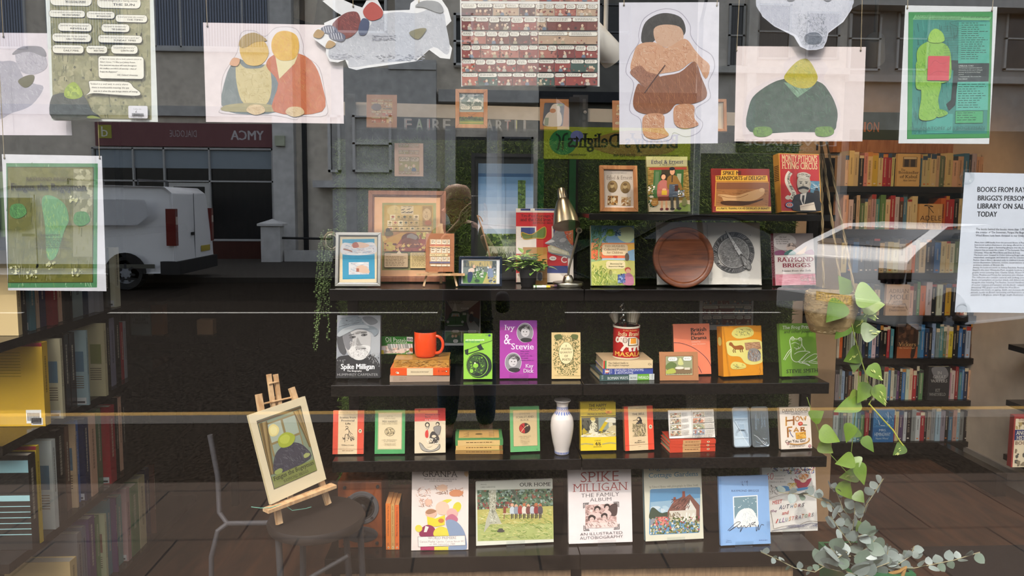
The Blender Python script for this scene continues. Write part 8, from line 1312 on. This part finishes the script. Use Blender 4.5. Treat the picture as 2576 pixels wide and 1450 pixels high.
def art(a):
    a.R(60,150,905,1285, '#4f8a5c'); a.strokes(64,140,900,1280,260,['#86b087', '#4a7a44', '#a3c49a', '#6f9a5c'],20,60,88,7,20); a.R(72,182,868,1240, '#3a3a1c'); a.R(78,188,862,1234, '#6a6a24'); a.specks(80,190,860,1232,300,['#646624', '#72722e', '#787838', '#5f6224', '#6c6e2e'],14,44); a.R(680,200,860,1000, '#8a8a62'); a.specks(682,200,858,700,60,['#a3a17c', '#7a7a50', '#b5b38e'],14,40); a.strokes(90,300,850,1220,120,['#5c5f22', '#7c7c3c', '#88885a'],30,110,90,8,8)
    q = a.blob([(390,480),(470,440),(600,520),(640,660),(600,760),(520,1000),(440,1000),(420,720)], '#5f9a5c'); a.hatch_in(q, 140,['#7fb878', '#4f8848', '#a3c45c', '#8fb04a'],16,50,85,6,30)
    for x, y in ((170,590),(760,660)): q = a.blob([(x - 60, y - 60),(x + 40, y - 70),(x + 80, y + 10),(x, y + 60),(x - 70, y + 30)], '#4f8a48'); a.hatch_in(q, 40,['#6fae5c', '#3a6a34'],12,36,60,6,60)
    for x, y in ((480,1080),(690,480),(300,1160),(720,1140),(140,1120)): a.specks(x - 50, y - 40, x + 50, y + 40,18,['#c3c48c', '#d6d6a8', '#a9aa6c'],4,16)
    a.T('RAYMOND BRIGGS', 248,276,660,308, '#3a2f14', 'F'); a.T('Fungus the Bogeyman', 108,330,806,414, '#26220f', 'FF'); a.T('BOGEYDOM', 384,790,564,810, '#3a3a1c', 'F'); a.lines(330,826,660,930,6, '#4a4a26', .3, .2); a.T('HAMISH HAMILTON', 352,1114,612,1130, '#4a4a26', 'f'); a.T('London', 444,1142,524,1160, '#4a4a26', 'I')
hang('hanging_poster', 'white-edged poster with a green frame and heavy dark title lettering', [(20,70),(940,82),(962,1320),(74,1308)], .066, art, '#dfe0e6', [(38,102,40),(908,104,904)], zo=(0,370))
# white notice stuck to the glass by clear suckers
def art(a):
    for s, x0, x1, y in (('BOOKS FROM RAYMOND', 2445,2610,472),("BRIGGS'S PERSONAL", 2447,2586,493),('LIBRARY ON SALE', 2447,2571,513),('TODAY', 2447,2496,533)): a.T(s, x0, y, x1, y + 13, '#24242a', 'bb')
    for k, s in enumerate(('The books behind the books: more than 1,000 works from', 'the creator of The Snowman, Fungus the Bogeyman and When the', 'Wind Blows have been donated to our bookshop in Brighton.')): a.T(s, 2445.5,574 + k * 8,2445.5 + len(s) * 2.9,580.5 + k * 8, '#2a2a30', 's')
    for k, s in enumerate(('More than 1,000 books from the personal library of Raymond Briggs, one of', 'best-loved author-illustrators, are being offered for sale by our bookshop.', 'The collection gives a fascinating glimpse into the books, artists and', 'subjects that surround the creator of The Snowman, Fungus the Bogeyman,', 'Christmas, When the Wind Blows and Ethel & Ernest.', "The books were donated to Oxfam following Briggs's death in 2022 and", 'researched, catalogued, and listed for sale by volunteers at our shop.', "Rather than a library devoted only to children's books, the collection", 'across illustration, cartoons, comics, social history, poetry, nursery', 'ordinary details of British life.', 'Among the books are works on Aubrey Beardsley, Randolph Caldecott, E.H.', 'Shepard, who drew Winnie-the-Pooh, alongside books by and about comic', 'graphic artists including Giles, Charles Schulz, Winsor McCay, Edward', 'Gorey, Moebius and Private Eye cartoonist John Glashan.', 'The collection also contains material with striking connections to war.', 'Books and pamphlets on nuclear attack, civil defence and nuclear war sit', 'alongside titles including The Nuclear Survival Handbook, The Effects', 'of nuclear weapons and Leicester and the Bomb - subjects explored in his', 'devastating 1982 graphic novel When the Wind Blows.', 'Elsewhere are books on ageing, death, and domestic life, historical', 'annuals, books on British cartooning and illustration, and a history of art', 'education in Brighton, where Briggs taught illustration.')): a.T(s, 2444 - k * .25,608 + k * 6.25,2444 + len(s) * 2.3,613 + k * 6.25, '#35353c', 's')
hang('notice_sheet', 'white printed notice of dark text fixed to the glass by clear suckers', [(2412,437),(2700,440),(2690,792),(2402,786)], .012, art, '#dde6f2', cat='notice')
for px, py, w_ in ((2429,446, 'upper'),(2419,780, 'lower')):
    q = P(px, py, .012); rr = 20 / F * 2.16; m = MB(); m.lathe([(rr, -.0080),(rr * .9,-.004),(rr * .5, .002),(rr * .25, .008),(rr * .2, .016),(rr * .28, .018),(0, .02)], '#ffffff', 30, Matrix.Translation((q.x, .0125, q.z)) @ Matrix.Rotation(R(-90),4, 'X')); tag(m.build('suction_cup', 'acrylic', None, True), f'clear suction cup at the {w_} corner of the white notice', 'suction cup')
# ============================================================ the street behind the photographer, seen only in the pane
FY = 17.9                                                   # distance of the house fronts across the street
def vx(px, Y=FY): return P(px, 500, Y).x
def vz(px, py, Y=FY): return P(px, py, Y).z
yk = PZ(300,1068,0).y; yw = PZ(600,788,-.11).y; yfar = PZ(650,712,-.11).y
def ground(name, x0, y0, x1, y1, z0, z1, m): return structure(MB().box(x0, y0, z0, x1, y1, z1).build(name, m))
mat('asphalt', rough=.95, noise=.85, nscale=38, spec=.02, bump=.6, bscale=90, color='#29241f'); mat('tarmac', rough=.95, noise=.85, nscale=48, spec=.02, bump=.6, bscale=70, color='#2c2620'); mat('kerbstone', rough=.85, noise=.12, nscale=20, color='#38322b'); mat('linepaint', rough=.8, noise=.2, nscale=40, color='#8f6c20'); mat('whiteline', rough=.8, noise=.2, nscale=40, color='#b9b5aa')
m_ = mat('paving', rough=.85, noise=.1, nscale=6, spec=.2, color='#42352a'); t_ = m_.node_tree; bk = t_.nodes.new('ShaderNodeTexBrick'); bk.inputs['Color1'].default_value = bk.inputs['Color2'].default_value = (1,1,1,1); bk.inputs['Mortar'].default_value = (.12, .11, .1,1)
for k_, v_ in (('Scale', 1),('Mortar Size', .006),('Brick Width', .565),('Row Height', .58)): bk.inputs[k_].default_value = v_
tc_ = t_.nodes.new('ShaderNodeTexCoord'); mx_ = [n for n in t_.nodes if n.type == 'MIX'][0]; m2_ = t_.nodes.new('ShaderNodeMix'); m2_.data_type = 'RGBA'; m2_.blend_type = 'MULTIPLY'; m2_.inputs[0].default_value = 1
t_.links.new(tc_.outputs['Object'], bk.inputs['Vector']); t_.links.new(mx_.outputs[2], m2_.inputs[6]); t_.links.new(bk.outputs['Color'], m2_.inputs[7]); t_.links.new(m2_.outputs[2], t_.nodes['Principled BSDF'].inputs['Base Color'])
ground('pavement', -14,-1.86,14,-.12,-.2,0, 'paving'); ground('pavement_strip', -14,-yk, 14,-1.86,-.2,0, 'tarmac'); ground('kerb', -14,-yk - .2,14,-yk, -.2, .003, 'kerbstone'); ground('road', -22,-yfar, 22,-yk - .2,-.3,-.11, 'asphalt'); ground('far_kerb', -22,-yfar - .15,22,-yfar, -.3, .0, 'kerbstone'); ground('far_pavement', -22,-FY - 4.5,22,-yfar - .15,-.2,0, 'kerbstone')
for i, dy in enumerate((.32, .56)): structure(MB().box(-14,-yk - dy - .09,-.11,14,-yk - dy, -.107).build('road_marking', 'linepaint'))
for x0, x1 in ((vx(260, yw), vx(1100, yw)),(vx(1425, yw), vx(1975, yw)),(-13, vx(40, yw))): structure(MB().box(x0,-yw - .07,-.11, x1,-yw + .03,-.107).build('road_marking', 'whiteline'))
def house(name, lab, x0, x1, top, c, depth=3.0):
    t = thing(name, lab, 'building', None, Matrix.Translation((vx((x0 + x1) / 2),-FY, 0))); MB().box(vx(x0),-FY - depth, -.2, vx(x1),-FY, top, c).build('wall', 'rough', t, mtx=t.matrix_world.inverted()); return t
def slab(t, nm, x0, y0, x1, y1, d, c, m='rough', par=None, dz=0.0):
    xa, xb = vx(x0), vx(x1); xm = (x0 + x1) / 2; o = MB().box(xa, -FY + dz, vz(xm, y1), xb, -FY + dz + d, vz(xm, y0), c).build(nm, m, par or t); o.matrix_parent_inverse = Matrix(); o.matrix_local = t.matrix_world.inverted(); return o
def win(t, x0, y0, x1, y1, fc='#b9bac0', bars=(), pc='#1b1e22', blind=None, f=5, d=.06):
    m = MB(); Q = lambda a, b, c2, e: m.box(vx(a),-FY, vz((a + c2) / 2, e), vx(c2),-FY + d, vz((a + c2) / 2, b), fc)
    Q(x0, y0, x0 + f, y1); Q(x1 - f, y0, x1, y1); Q(x0, y0, x1, y0 + f); Q(x0, y1 - f, x1, y1)
    for kind, v in bars: Q(v - f * .4, y0, v + f * .4, y1) if kind == 'v' else Q(x0, v - f * .4, x1, v + f * .4)
    w_ = m.build('window', 'plain', t, mtx=t.matrix_world.inverted()); p = MB(); p.box(vx(x0 + f),-FY + .008, vz(x0, y1 - f), vx(x1 - f),-FY + .012, vz(x0, y0 + f), pc)
    if blind:
        n = int((x1 - x0) / 7)
        for k in range(n): a = x0 + f + (x1 - x0 - 2 * f) * k / n; p.box(vx(a),-FY + .012, vz(a, y1 - f), vx(a + 4),-FY + .014, vz(a, y0 + f), blind)
    p.build('pane', 'gloss', w_)
def sign(t, nm, x0, y0, x1, y1, c, art, d=.12):
    xa, xb = vx(x0), vx(x1); xm = (x0 + x1) / 2; h = vz(xm, y0) - vz(xm, y1); mm = frame((xb, -FY + d, vz(xm, y1)),(-1,0,0),(0,0,1)); a = Art(xb - xa, h, (x1, y0),(x0, y0),(x1, y1)); a.step = .002; a.mb.box(0,0,0, xb - xa, d - .01, h, c); art(a); a.mb.build(nm, 'plain', t, mtx=t.matrix_world.inverted() @ mm)
G1 = '#d9cfc0'
t = house('office_building', 'grey office building with maroon shop sign and wide blinds windows, mirrored in the pane', -1500,694,9.2, G1); 
for x0, x1, bars in ((-60,90,[('v', 10)]),(140,330,[('v', 200)]),(405,690,[('v', 470),('v', 622)])): win(t, x0,-60, x1,123, '#c0bfbe', bars, '#2a3040', '#868ea0')
slab(t, 'sill', 400,123,692,132, .12, '#c3c2c0'); slab(t, 'ledge', -250,265,692,290, .14, '#bab8b5'); sign(t, 'fascia_sign', 252,311,691,370, '#74484a', lambda a: [a.T('YMCA', 670,328,588,352, '#b9b4b6', 'bb'), a.T('DIALOGUE', 503,329,436,346, '#a89c9e', 's'), a.R(260,318,293,351, '#9c9a3a'), a.T('d', 284,322,268,347, '#d6d6c9', 's')])
win(t, 240,372,692,606, '#b0afad', [('v', 342),('v', 419),('v', 532),('h', 456)], '#141619', None, 5, .1); slab(t, 'blind', 248,378,688,424, .02, '#8a949c', 'plain', None, .014); slab(t, 'stall_riser', 532,606,692,655, .08, '#4a2c26'); slab(t, 'door', 428,460,530,654, .06, '#c6c4c0', 'plain'); slab(t, 'door_glass', 440,470,518,640, .07, '#16181b', 'gloss')
W1 = '#e6dccc'
t = house('terraced_house', 'pale rendered house with bay and sash windows, mirrored in the middle of the pane', 694,1352,9.4, W1)
slab(t, 'pilaster', 696,-80,748,660, .3, '#d3d1cd'); slab(t, 'drainpipe', 765,-80,775,660, .14, '#232324', 'plain'); slab(t, 'bay', 846,180,1100,640, .5, '#cbc9c5'); slab(t, 'band', 800,457,1110,474, .62, '#d0cecb'); slab(t, 'pilaster', 1000,-80,1046,300, .3, '#cfcdc9'); slab(t, 'cornice', 985,160,1100,184, .55, '#d3d1cd'); slab(t, 'cornice', 1105,232,1350,262, .4, '#c3c1bd')
for w_ in ((898,296,992,436,(('h', 366),)),(838,296,868,436,()),(850,-60,980,90,(('h', 0),)),(1142,40,1190,170,(('h', 110),))): win(t, *w_[:4], '#dcdad6', w_[4], '#14171a', None, 6, .62 if w_[0] > 830 and w_[1] > 200 else .32)
slab(t, 'door', 1148,345,1222,640, .06, '#121314', 'gloss'); slab(t, 'doorcase', 1120,320,1146,650, .2, '#c3c1bd'); slab(t, 'doorcase', 1224,320,1250,650, .2, '#c3c1bd'); win(t, 1262,345,1340,600, '#5c5d5f', (), '#101112'); slab(t, 'sign_arm', 705,345,728,370, .42, '#b9bda6')
t = thing('garden_wall', 'low pale garden wall with a capped pillar before the house, mirrored', 'wall', None, Matrix.Translation((vx(760),-FY + .9,0))); TI = t.matrix_world.inverted(); s = -FY + .8
MB().box(vx(735), s, 0, vx(850), s + .12, vz(790,625), '#cac8c4').build('low_wall', 'rough', t, mtx=TI); m = MB(); m.box(vx(684), s - .1,0, vx(730), s + .3, vz(700,562), '#d3d1cd'); xa, xb = vx(677), vx(738); zc = vz(700,560); m.box(xa, s - .15, zc - .06, xb, s + .36, zc, '#d8d6d2'); m.add([(xa, s - .15, zc),(xb, s - .15, zc),(xb, s + .36, zc),(xa, s + .36, zc),((xa + xb) / 2, s + .1, zc + .12)],[(0,1,4),(1,2,4),(2,3,4),(3,0,4)], '#d8d6d2'); m.build('pillar', 'rough', t, mtx=TI); MB().tube([(vx(730), s + .1, vz(740,595)),(vx(850), s + .1, vz(800,597))], .03, '#222222').build('handrail', 'plain', t, mtx=TI)
t = house('grocery_shop', 'dark shop with a lime yellow signboard and green frontage, mirrored in the pane', 1352,1742,9.0, '#77756f')
sign(t, 'signboard', 1366,322,1730,402, '#c6cb2e', lambda a: [a.E(1413,360,34,32, '#3f9a4a'), a.E(1447,345,16,14, '#8a8cc0'), a.E(1590,362,110,32, '#b58f3a', wob=.03), a.T("Bready's Delights", 1700,336,1425,384, '#22280f', 'FF'), a.T('breadydelights', 1470,388,1425,395, '#22280f', 's'), a.T('01273 365 408', 1592,388,1538,395, '#22280f', 's'), a.T('www.breadydelights.com', 1700,388,1608,395, '#22280f', 's'), a.curve([(1400,380),(1405,350),(1395,340)],4, '#1d3a1c'), a.curve([(1412,380),(1414,345),(1424,338)],4, '#1d3a1c')])
slab(t, 'shopfront_frame', 1352,402,1366,640, .2, '#2f6a38'); slab(t, 'shopfront_frame', 1430,402,1446,640, .16, '#2f6a38'); slab(t, 'shop_glass', 1368,404,1730,640, .05, '#10130f', 'gloss'); win(t, 1395,20,1470,220, '#4d4e50', [('h', 110)], '#15171a'); win(t, 1500,10,1580,160, '#6a6b6e', [('h', 82)], '#15171b'); slab(t, 'ledge', 1352,236,1740,262, .3, '#3b3c3f')
ST = '#d6cfc4'
t = house('corner_cafe', 'stone house with tall sash windows over a black cafe sign, mirrored in the pane', 1742,2112,9.4, ST); sign(t, 'fascia_sign', 1846,352,2106,384, '#1b1c1b', lambda a: [a.T('LOVEMADE', 2092,352,1862,368, '#b9bab4', 'b'), a.T('COFFEE & FOOD', 2036,371,1918,382, '#9a9b96', 's')])
for w_ in ((1818,10,1858,170,90),(1888,10,1972,150,80),(2110,30,2112,31,30),(2010,30,2092,150,90)): win(t, *w_[:4], '#b3b2ae', [('h', w_[4])], '#2c2e31', '#4a4a4a') if w_[2] - w_[0] > 9 else None
slab(t, 'pilaster', 1862,-60,1884,340, .22, '#cfccc4'); slab(t, 'cornice', 1742,172,2112,188, .25, '#cbc8c0'); slab(t, 'shop_glass', 1760,388,2100,640, .05, '#0f100f', 'gloss')
t = house('corbelled_building', 'grey building with bracketed eaves and dark sash windows, mirrored behind the green poster', 2112,3700,7.9, '#a19f9b'); MB().box(vx(2112),-FY, 7.05, vx(2760),-FY + .6,7.3, '#c6c4c0').build('eaves', 'rough', t, mtx=t.matrix_world.inverted())
for k in range(9): slab(t, 'corbel', 2130 + k * 66,-8,2150 + k * 66,26, .4, '#c6c4c0')
for x in (2116,2234,2500): win(t, x, 30, x + 78,178, '#c6c4c0', [('h', 98)], '#16181c')
slab(t, 'string_course', 2112,195,2760,212, .2, '#b9b7b3'); slab(t, 'shop_glass', 2130,330,2740,640, .05, '#26241f', 'gloss')
# ---- vehicles
def vehicle(name, lab, prof, width, body, m, glass, wheels, mtx, wr=.33, arch=True):
    """side outline in x (nose at 0) and z, with glass outlines; the near side is local y = 0"""
    t = thing(name, lab, name.split('_')[-1], None, mtx); b = MB(); n = len(prof); ys = (0.06,0,0, .06); zmax = max(z for _, z in prof); st = [(0.10, .97),(0,1.0),(width, 1.0),(width - .10, .97)]; rings = []
    def ty(y, z): k = max(0,(z - .9) / (zmax - .9)) ** 1.5 * .16; return y + k if y < width / 2 else y - k
    cx = sum(p[0] for p in prof) / n
    for y, s in st: rings.append([(cx + (x - cx) * s, ty(y, z), z if s == 1 else max(.2, z * .985)) for x, z in prof])
    vs = [v for r_ in rings for v in r_]; fs = [tuple(range(n)), tuple(range(4 * n - 1,3 * n - 1,-1))]
    for k in range(3): fs += [(k * n + i, (k + 1) * n + i, (k + 1) * n + (i + 1) % n, k * n + (i + 1) % n) for i in range(n)]
    b.add(vs, fs, body); b.build('body', m, t, True, .02)
    for g in glass:
        q = MB(); q.add([(x, ty(-.008, z), z) for x, z in g],[tuple(range(len(g)))], '#14171b'); q.add([(x, ty(width + .008, z), z) for x, z in g],[tuple(range(len(g)))], '#14171b'); q.build('side_window', 'gloss', t)
    for x in wheels:
        for y in (.11, width - .11):
            w_ = MB(); rt = Matrix.Translation((x, y, wr)) @ Matrix.Rotation(R(90),4, 'X'); w_.lathe([(wr * .62,-.11),(wr * .95,-.12),(wr, -.08),(wr, .08),(wr * .95, .12),(wr * .62, .11)], '#141414', 28, rt, False); wo = w_.build('wheel', 'plain', t, True); h_ = MB(); sg = 1 if y < 1 else -1; h_.lathe([(0, .115 * sg),(wr * .2, .12 * sg),(wr * .62, .10 * sg)], '#8a8d92', 28, rt, False); [h_.box(-.02, wr * .25, .121, .02, wr * .55, .123, '#2a2a2c', rt @ Matrix.Rotation(k * .9,4, 'Z')) for k in range(7)] if sg > 0 else None; h_.build('hubcap', 'plain', wo, True)
            a_ = MB(); yy = -.004 if y < 1 else width + .004; a_.add([(x + (wr + .06) * math.cos(k * math.pi / 12), yy, wr + (wr + .06) * math.sin(k * math.pi / 12)) for k in range(13)] + [(x + wr + .06, yy, .2),(x - wr - .06, yy, .2)][::1],[tuple(range(15))], '#0f0f10'); a_.build('wheel_arch', 'plain', t)
    return t
yv = PZ(325,731,-.11).y; xr = vx(432, yv)
VM = Matrix.Translation((xr - 4.95,-yv, -.11)) @ Matrix.Diagonal((1,-1,1,1))          # mirrored y: the near side faces the shop
vp = [(0, .35),(.02, .8),(.25,1.05),(.85,1.22),(1.55,1.85),(1.9,1.97),(3.2,2.0),(4.75,1.97),(4.9,1.85),(4.97,1.0),(4.99, .42),(4.7, .32),(.3, .28)]
t = vehicle('white_van', 'white panel van parked across the street, mirrored through the title poster', vp, 1.95, '#e3e3e3', 'gloss', [[(1.42,1.22),(1.62,1.66),(1.78,1.74),(2.35,1.74),(2.35,1.24),(2.2,1.14),(1.5,1.14)]],(1.0,4.05), VM)
m = MB(); m.add([(x, -.01, z) for x, z in ((2.55,1.22),(2.6,1.72),(4.45,1.72),(4.5,1.6),(4.5,1.4),(4.3,1.24))],[tuple(range(6))], '#cdced0'); m.add([(x, -.012, z) for x, z in ((.4, .42),(.4, .5),(4.6, .5),(4.6, .42))],[(0,1,2,3)], '#5a5a52'); m.build('side_panel', 'gloss', t); MB().box(2.44,-.012, .45,2.452,-.004,1.8, '#5c5f64').build('door_seam', 'plain', t)
MB().box(2.2,-.03,1.02,2.42,-.01,1.07, '#8a8d92').build('door_handle', 'plain', t)
for y in (.02,1.85): m = MB(); m.box(4.82, y - .01, .85,5.0, y + .10,1.55, '#6a1c18'); m.box(4.84, y, 1.25,5.004, y + .09,1.4, '#b9a89c'); m.build('tail_light', 'gloss', t)
MB().box(4.7,-.008, .3,5.06,1.96, .55, '#1c1d1f').build('bumper', 'plain', t); MB().box(4.975, .95, .5,4.985, .965,1.85, '#6a6d72').build('rear_door_seam', 'plain', t); MB().box(4.99,1.25, .66,5.0,1.72, .78, '#b3a03a').build('number_plate', 'plain', t); MB().box(4.98, .78,1.02,5.0, .92,1.08, '#1a1a1a').build('rear_handle', 'plain', t)
for x in (2.9,4.2): MB().tube([(x, .3,2.0),(x, .3,2.10),(x, 1.6,2.10),(x, 1.6,2.0)], .018, '#4a4b4e', 8).build('roof_bar', 'plain', t)
cp = [(0, .4),(.03, .75),(.35, .92),(1.15,1.02),(1.9,1.42),(2.4,1.5),(3.2,1.48),(3.85,1.22),(4.1,1.08),(4.16, .85),(4.2, .45),(3.9, .3),(.3, .28)]
cg = [[(1.35,1.04),(1.92,1.36),(2.4,1.42),(2.45,1.04)],[(2.55,1.04),(2.52,1.42),(3.15,1.40),(3.6,1.12),(3.5,1.06)]]
yc = PZ(1640,738,-.11).y; t = vehicle('black_car', 'black hatchback parked on the far side, mirrored behind the wooden board', cp, 1.75, '#0e0f11', 'gloss', cg, (.8,3.35), Matrix.Translation((vx(1440, yc),-yc, -.11)) @ Matrix.Diagonal((1,-1,1,1)))
CM = Matrix.Translation((4.80,-5.60,-.13)) @ Matrix.Rotation(R(-23.6),4, 'Z') @ Matrix.Translation((4.2,0,0)) @ Matrix.Diagonal((-1,-1,1,1)); t = vehicle('silver_car', 'silver hatchback seen from behind with a yellow number plate, mirrored by the plant', cp, 1.78, '#e0deda', 'gloss', cg, (.8,3.35), CM)
for y in (.03,1.45): m = MB(); m.box(4.02, y, .86,4.19, y + .3,1.0, '#1c1516'); [m.box(4.05, y + .03 + k * .09, .83,4.2, y + .08 + k * .09, .95, '#2a1c1e') for k in range(3)]; m.build('tail_light', 'gloss', t)
m = MB(); m.add([(3.26, .32,1.455),(3.26,1.46,1.455),(3.86,1.5,1.235),(3.86, .28,1.235)],[(0,1,2,3)], '#15181b'); m.build('rear_window', 'gloss', t); MB().box(4.1,-.005, .35,4.26,1.785, .62, '#a9a8a4').build('bumper', 'gloss', t, bevel=.03)
a = Art(.52, .115,(0,0),(100,0),(0,100)); a.step = .001; a.mb.box(0,0,0, .52, .008, .115, '#2a2a20'); a.band(.01, .04, .99, .96, '#f2c01e'); a.T('WK22 USE', 8,18,92,84, '#1c1a10', 'bb'); a.mb.build('number_plate', 'plain', t, mtx=frame((4.275, .60, .53),(0,1,0),(0,0,1)))
# lamp post
xp = vx(1846,11.0); t = thing('lamp_post', 'thin grey street pole beside the far road edge, mirrored above the red picture books', 'post', None, Matrix.Translation((xp, -yfar - .4,0))); MB().lathe([(.09,0),(.09, .9),(.06, .92),(.045,5.5)], '#7a7c7e', 16).build('pole', 'plain', t, True); MB().tube([(0,0,5.5),(0, .4,6.0),(0,1.2,6.2)], .035, '#7a7c7e', 8).build('arm', 'plain', t, True)
# ---- the photographer, standing on the pavement in front of the window
hp = P(1150,508,2.50); fx_ = (P(1125,1150,2.5).x, P(1222,1150,2.5).x); bx_ = (fx_[0] + fx_[1]) / 2; BYm = -2.52
t = thing('person', 'bald person in glasses, dark top and jeans photographing the window, seen mirrored', 'person', None, Matrix.Translation((bx_, BYm, 0))); TI = t.matrix_world.inverted()
def skin(name, pts, edges, m, par, rad, sub=2, mtx=None):
    me = bpy.data.meshes.new(name); me.from_pydata(pts, edges, []); o = bpy.data.objects.new(name, me); COL.objects.link(o); o.parent = par; o.matrix_local = mtx or Matrix(); sk = o.modifiers.new('skin', 'SKIN'); sk.use_smooth_shade = True
    for i, v in enumerate(me.skin_vertices[0].data): v.radius = rad[i]; v.use_root = i == 0
    s = o.modifiers.new('sub', 'SUBSURF'); s.levels = s.render_levels = sub; me.materials.append(m); return o
def flat(n, c, r_=.8): return mat(n, rough=r_, noise=.08, nscale=25, spec=.2, color=c)
SK, TOP, JN, SH_ = flat('person_skin', '#b98a70', .5), flat('dark_top', '#17181a', .95), flat('denim', '#3a4656', .95), flat('shoe', '#1a1a1c')
hx_, hz_ = hp.x - bx_, hp.z; lx, rx = fx_[0] - bx_, fx_[1] - bx_
# one continuous body: pelvis, spine, neck, skull; arms bent up to hold the phone
B = [(0,0, .93),(0,-.01,1.10),(-.01,-.02,1.28),(hx_ * .4,-.03,1.40),(hx_ * .8,-.02,1.47),(hx_, .0, hz_ - .06),(hx_ + .012, .02, hz_ + .03),(hx_, .0, hz_ + .07),
     (lx * .9, .01, .50),(lx, -.01, .10),(lx - .0, .11, .05),(rx * .9, .01, .50),(rx, -.01, .10),(rx + .02, .11, .05),(-.20,-.03,1.39),(-.235, .07,1.16),(-.155, .29,1.36),(.15,-.03,1.39),(.23, .07,1.16),(.10, .29,1.40)]
E_ = [(0,1),(1,2),(2,3),(3,4),(4,5),(5,6),(6,7),(0,8),(8,9),(9,10),(0,11),(11,12),(12,13),(3,14),(14,15),(15,16),(3,17),(17,18),(18,19)]
RAD = [(.15, .11),(.14, .11),(.15, .11),(.10, .08),(.055, .06),(.068, .085),(.076, .098),(.06, .08),(.075, .08),(.042, .048),(.04, .035),(.075, .08),(.042, .048),(.04, .035),(.06, .06),(.045, .045),(.030, .028),(.06, .06),(.045, .045),(.030, .028)]
skin('body', B, E_, SK, t, RAD)
hm = Matrix.Translation((hx_, .0, hz_)) @ Matrix.Rotation(R(-52),4, 'Z')               # head turned along the street towards the phone
m = MB(); K = '#b98a70'
m.lathe([(0,-.10),(.05,-.10),(.074,-.06),(.080,0),(.081, .04),(.074, .08),(.052, .106),(.0, .118)], K, 24, Matrix.Diagonal((.98,1.22,1,1)))
m.lathe([(.004, .024),(.012, .010),(.019,-.018),(.014,-.026),(0,-.03)], K, 12, Matrix.Translation((0, .098,0)) @ Matrix.Diagonal((.8,1.2,1,1))); m.box(-.024, .084,-.056, .024, .098,-.049, '#8a5a50')
for s in (-1,1): m.lathe([(0,-.034),(.018,-.02),(.024, .012),(.014, .032),(0, .036)], K, 12, Matrix.Translation((s * .082,-.01,-.01)) @ Matrix.Diagonal((.45,1,1,1))); m.lathe([(0,-.010),(.011,-.004),(.011, .004),(0, .010)], '#d8d2cc', 10, Matrix.Translation((s * .032, .086, .012)))
m.build('head', SK, t, True, mtx=hm)
m = MB()
for s in (-1,1): m.tube([(s * .034 + .025 * math.cos(k * .524), .108, .010 + .02 * math.sin(k * .524)) for k in range(13)], .0022, '#1c1a1a', 6); m.tube([(s * .06, .106, .014),(s * .084, .04, .018),(s * .086,-.02, .012)], .0022, '#1c1a1a', 6)
m.tube([(-.01, .112, .014),(.01, .112, .014)], .002, '#1c1a1a', 6); m.build('glasses', 'plain', t, True, mtx=hm)
skin('dark_top', [B[0], B[1], B[2], B[3],(hx_ * .6,-.025,1.45), B[14], B[15],(-.19, .19,1.27), B[17], B[18],(.165, .19,1.29),(0,0, .84)],[(0,1),(1,2),(2,3),(3,4),(3,5),(5,6),(6,7),(3,8),(8,9),(9,10),(0,11)], TOP, t, [(.175, .13),(.165, .13),(.175, .13),(.115, .09),(.07, .07),(.072, .072),(.057, .057),(.045, .045),(.072, .072),(.057, .057),(.045, .045),(.175, .13)])
skin('jeans', [(0,0, .90), B[8], B[9], B[11], B[12],(0,0, .97)],[(0,1),(1,2),(0,3),(3,4),(0,5)], JN, t, [(.168, .125),(.088, .092),(.062, .066),(.088, .092),(.062, .066),(.16, .12)])
for q in ((lx, .0),(rx, .02)): skin('shoe', [(q[0],-.02, .04),(q[0] + q[1] * .5, .09, .035),(q[0] + q[1], .17, .03)],[(0,1),(1,2)], SH_, t, [(.045, .04),(.048, .034),(.036, .024)])
skin('shoulder_bag', [(.235,-.03,1.02),(.24,-.03, .86)],[(0,1)], TOP, t, [(.07, .05),(.075, .055)])
ph = Vector((0 - bx_, CAM.y - .014 - BYm, CAM.z - .035)); fp = MB(); fp.box(-.037,-.004,-.075, .037, .004, .075, '#101114'); fp.build('phone', 'gloss', None, bevel=.003, mtx=t.matrix_world @ Matrix.Translation(ph)); o = bpy.data.objects['phone']; tag(o, 'dark phone held up by the mirrored photographer', 'phone')
for s, w_ in ((-1, B[16]),(1, B[19])):                  # hands closing on the phone's edges
    ed = ph + Vector((s * .040,-.010,-.025)); wv = Vector(w_); pm = wv.lerp(ed, .55)
    H_ = [tuple(wv), tuple(pm)]; ED = [(0,1)]; RR_ = [(.026, .022),(.034, .020)]
    for k, (dz_, L_) in enumerate(((.036, .9),(.014,1),(-.008, .96),(-.028, .8))): b0 = len(H_); kn = pm.lerp(ed, .55) + Vector((s * .018,-.010, dz_)); H_ += [tuple(kn), tuple(ph + Vector((s * .044,-.012, dz_ - .01))), tuple(ph + Vector((s * (.040 - .012 * L_),-.013, dz_ - .008)))]; ED += [(1, b0),(b0, b0 + 1),(b0 + 1, b0 + 2)]; RR_ += [(.0095, .0095),(.0085, .0085),(.007, .007)]
    b0 = len(H_); H_ += [tuple(pm + Vector((-s * .012,-.025, .012))), tuple(ph + Vector((s * .026,-.024,-.012)))]; ED += [(1, b0),(b0, b0 + 1)]; RR_ += [(.011, .011),(.008, .008)]; skin('hand', H_, ED, SK, t, RR_, 1)
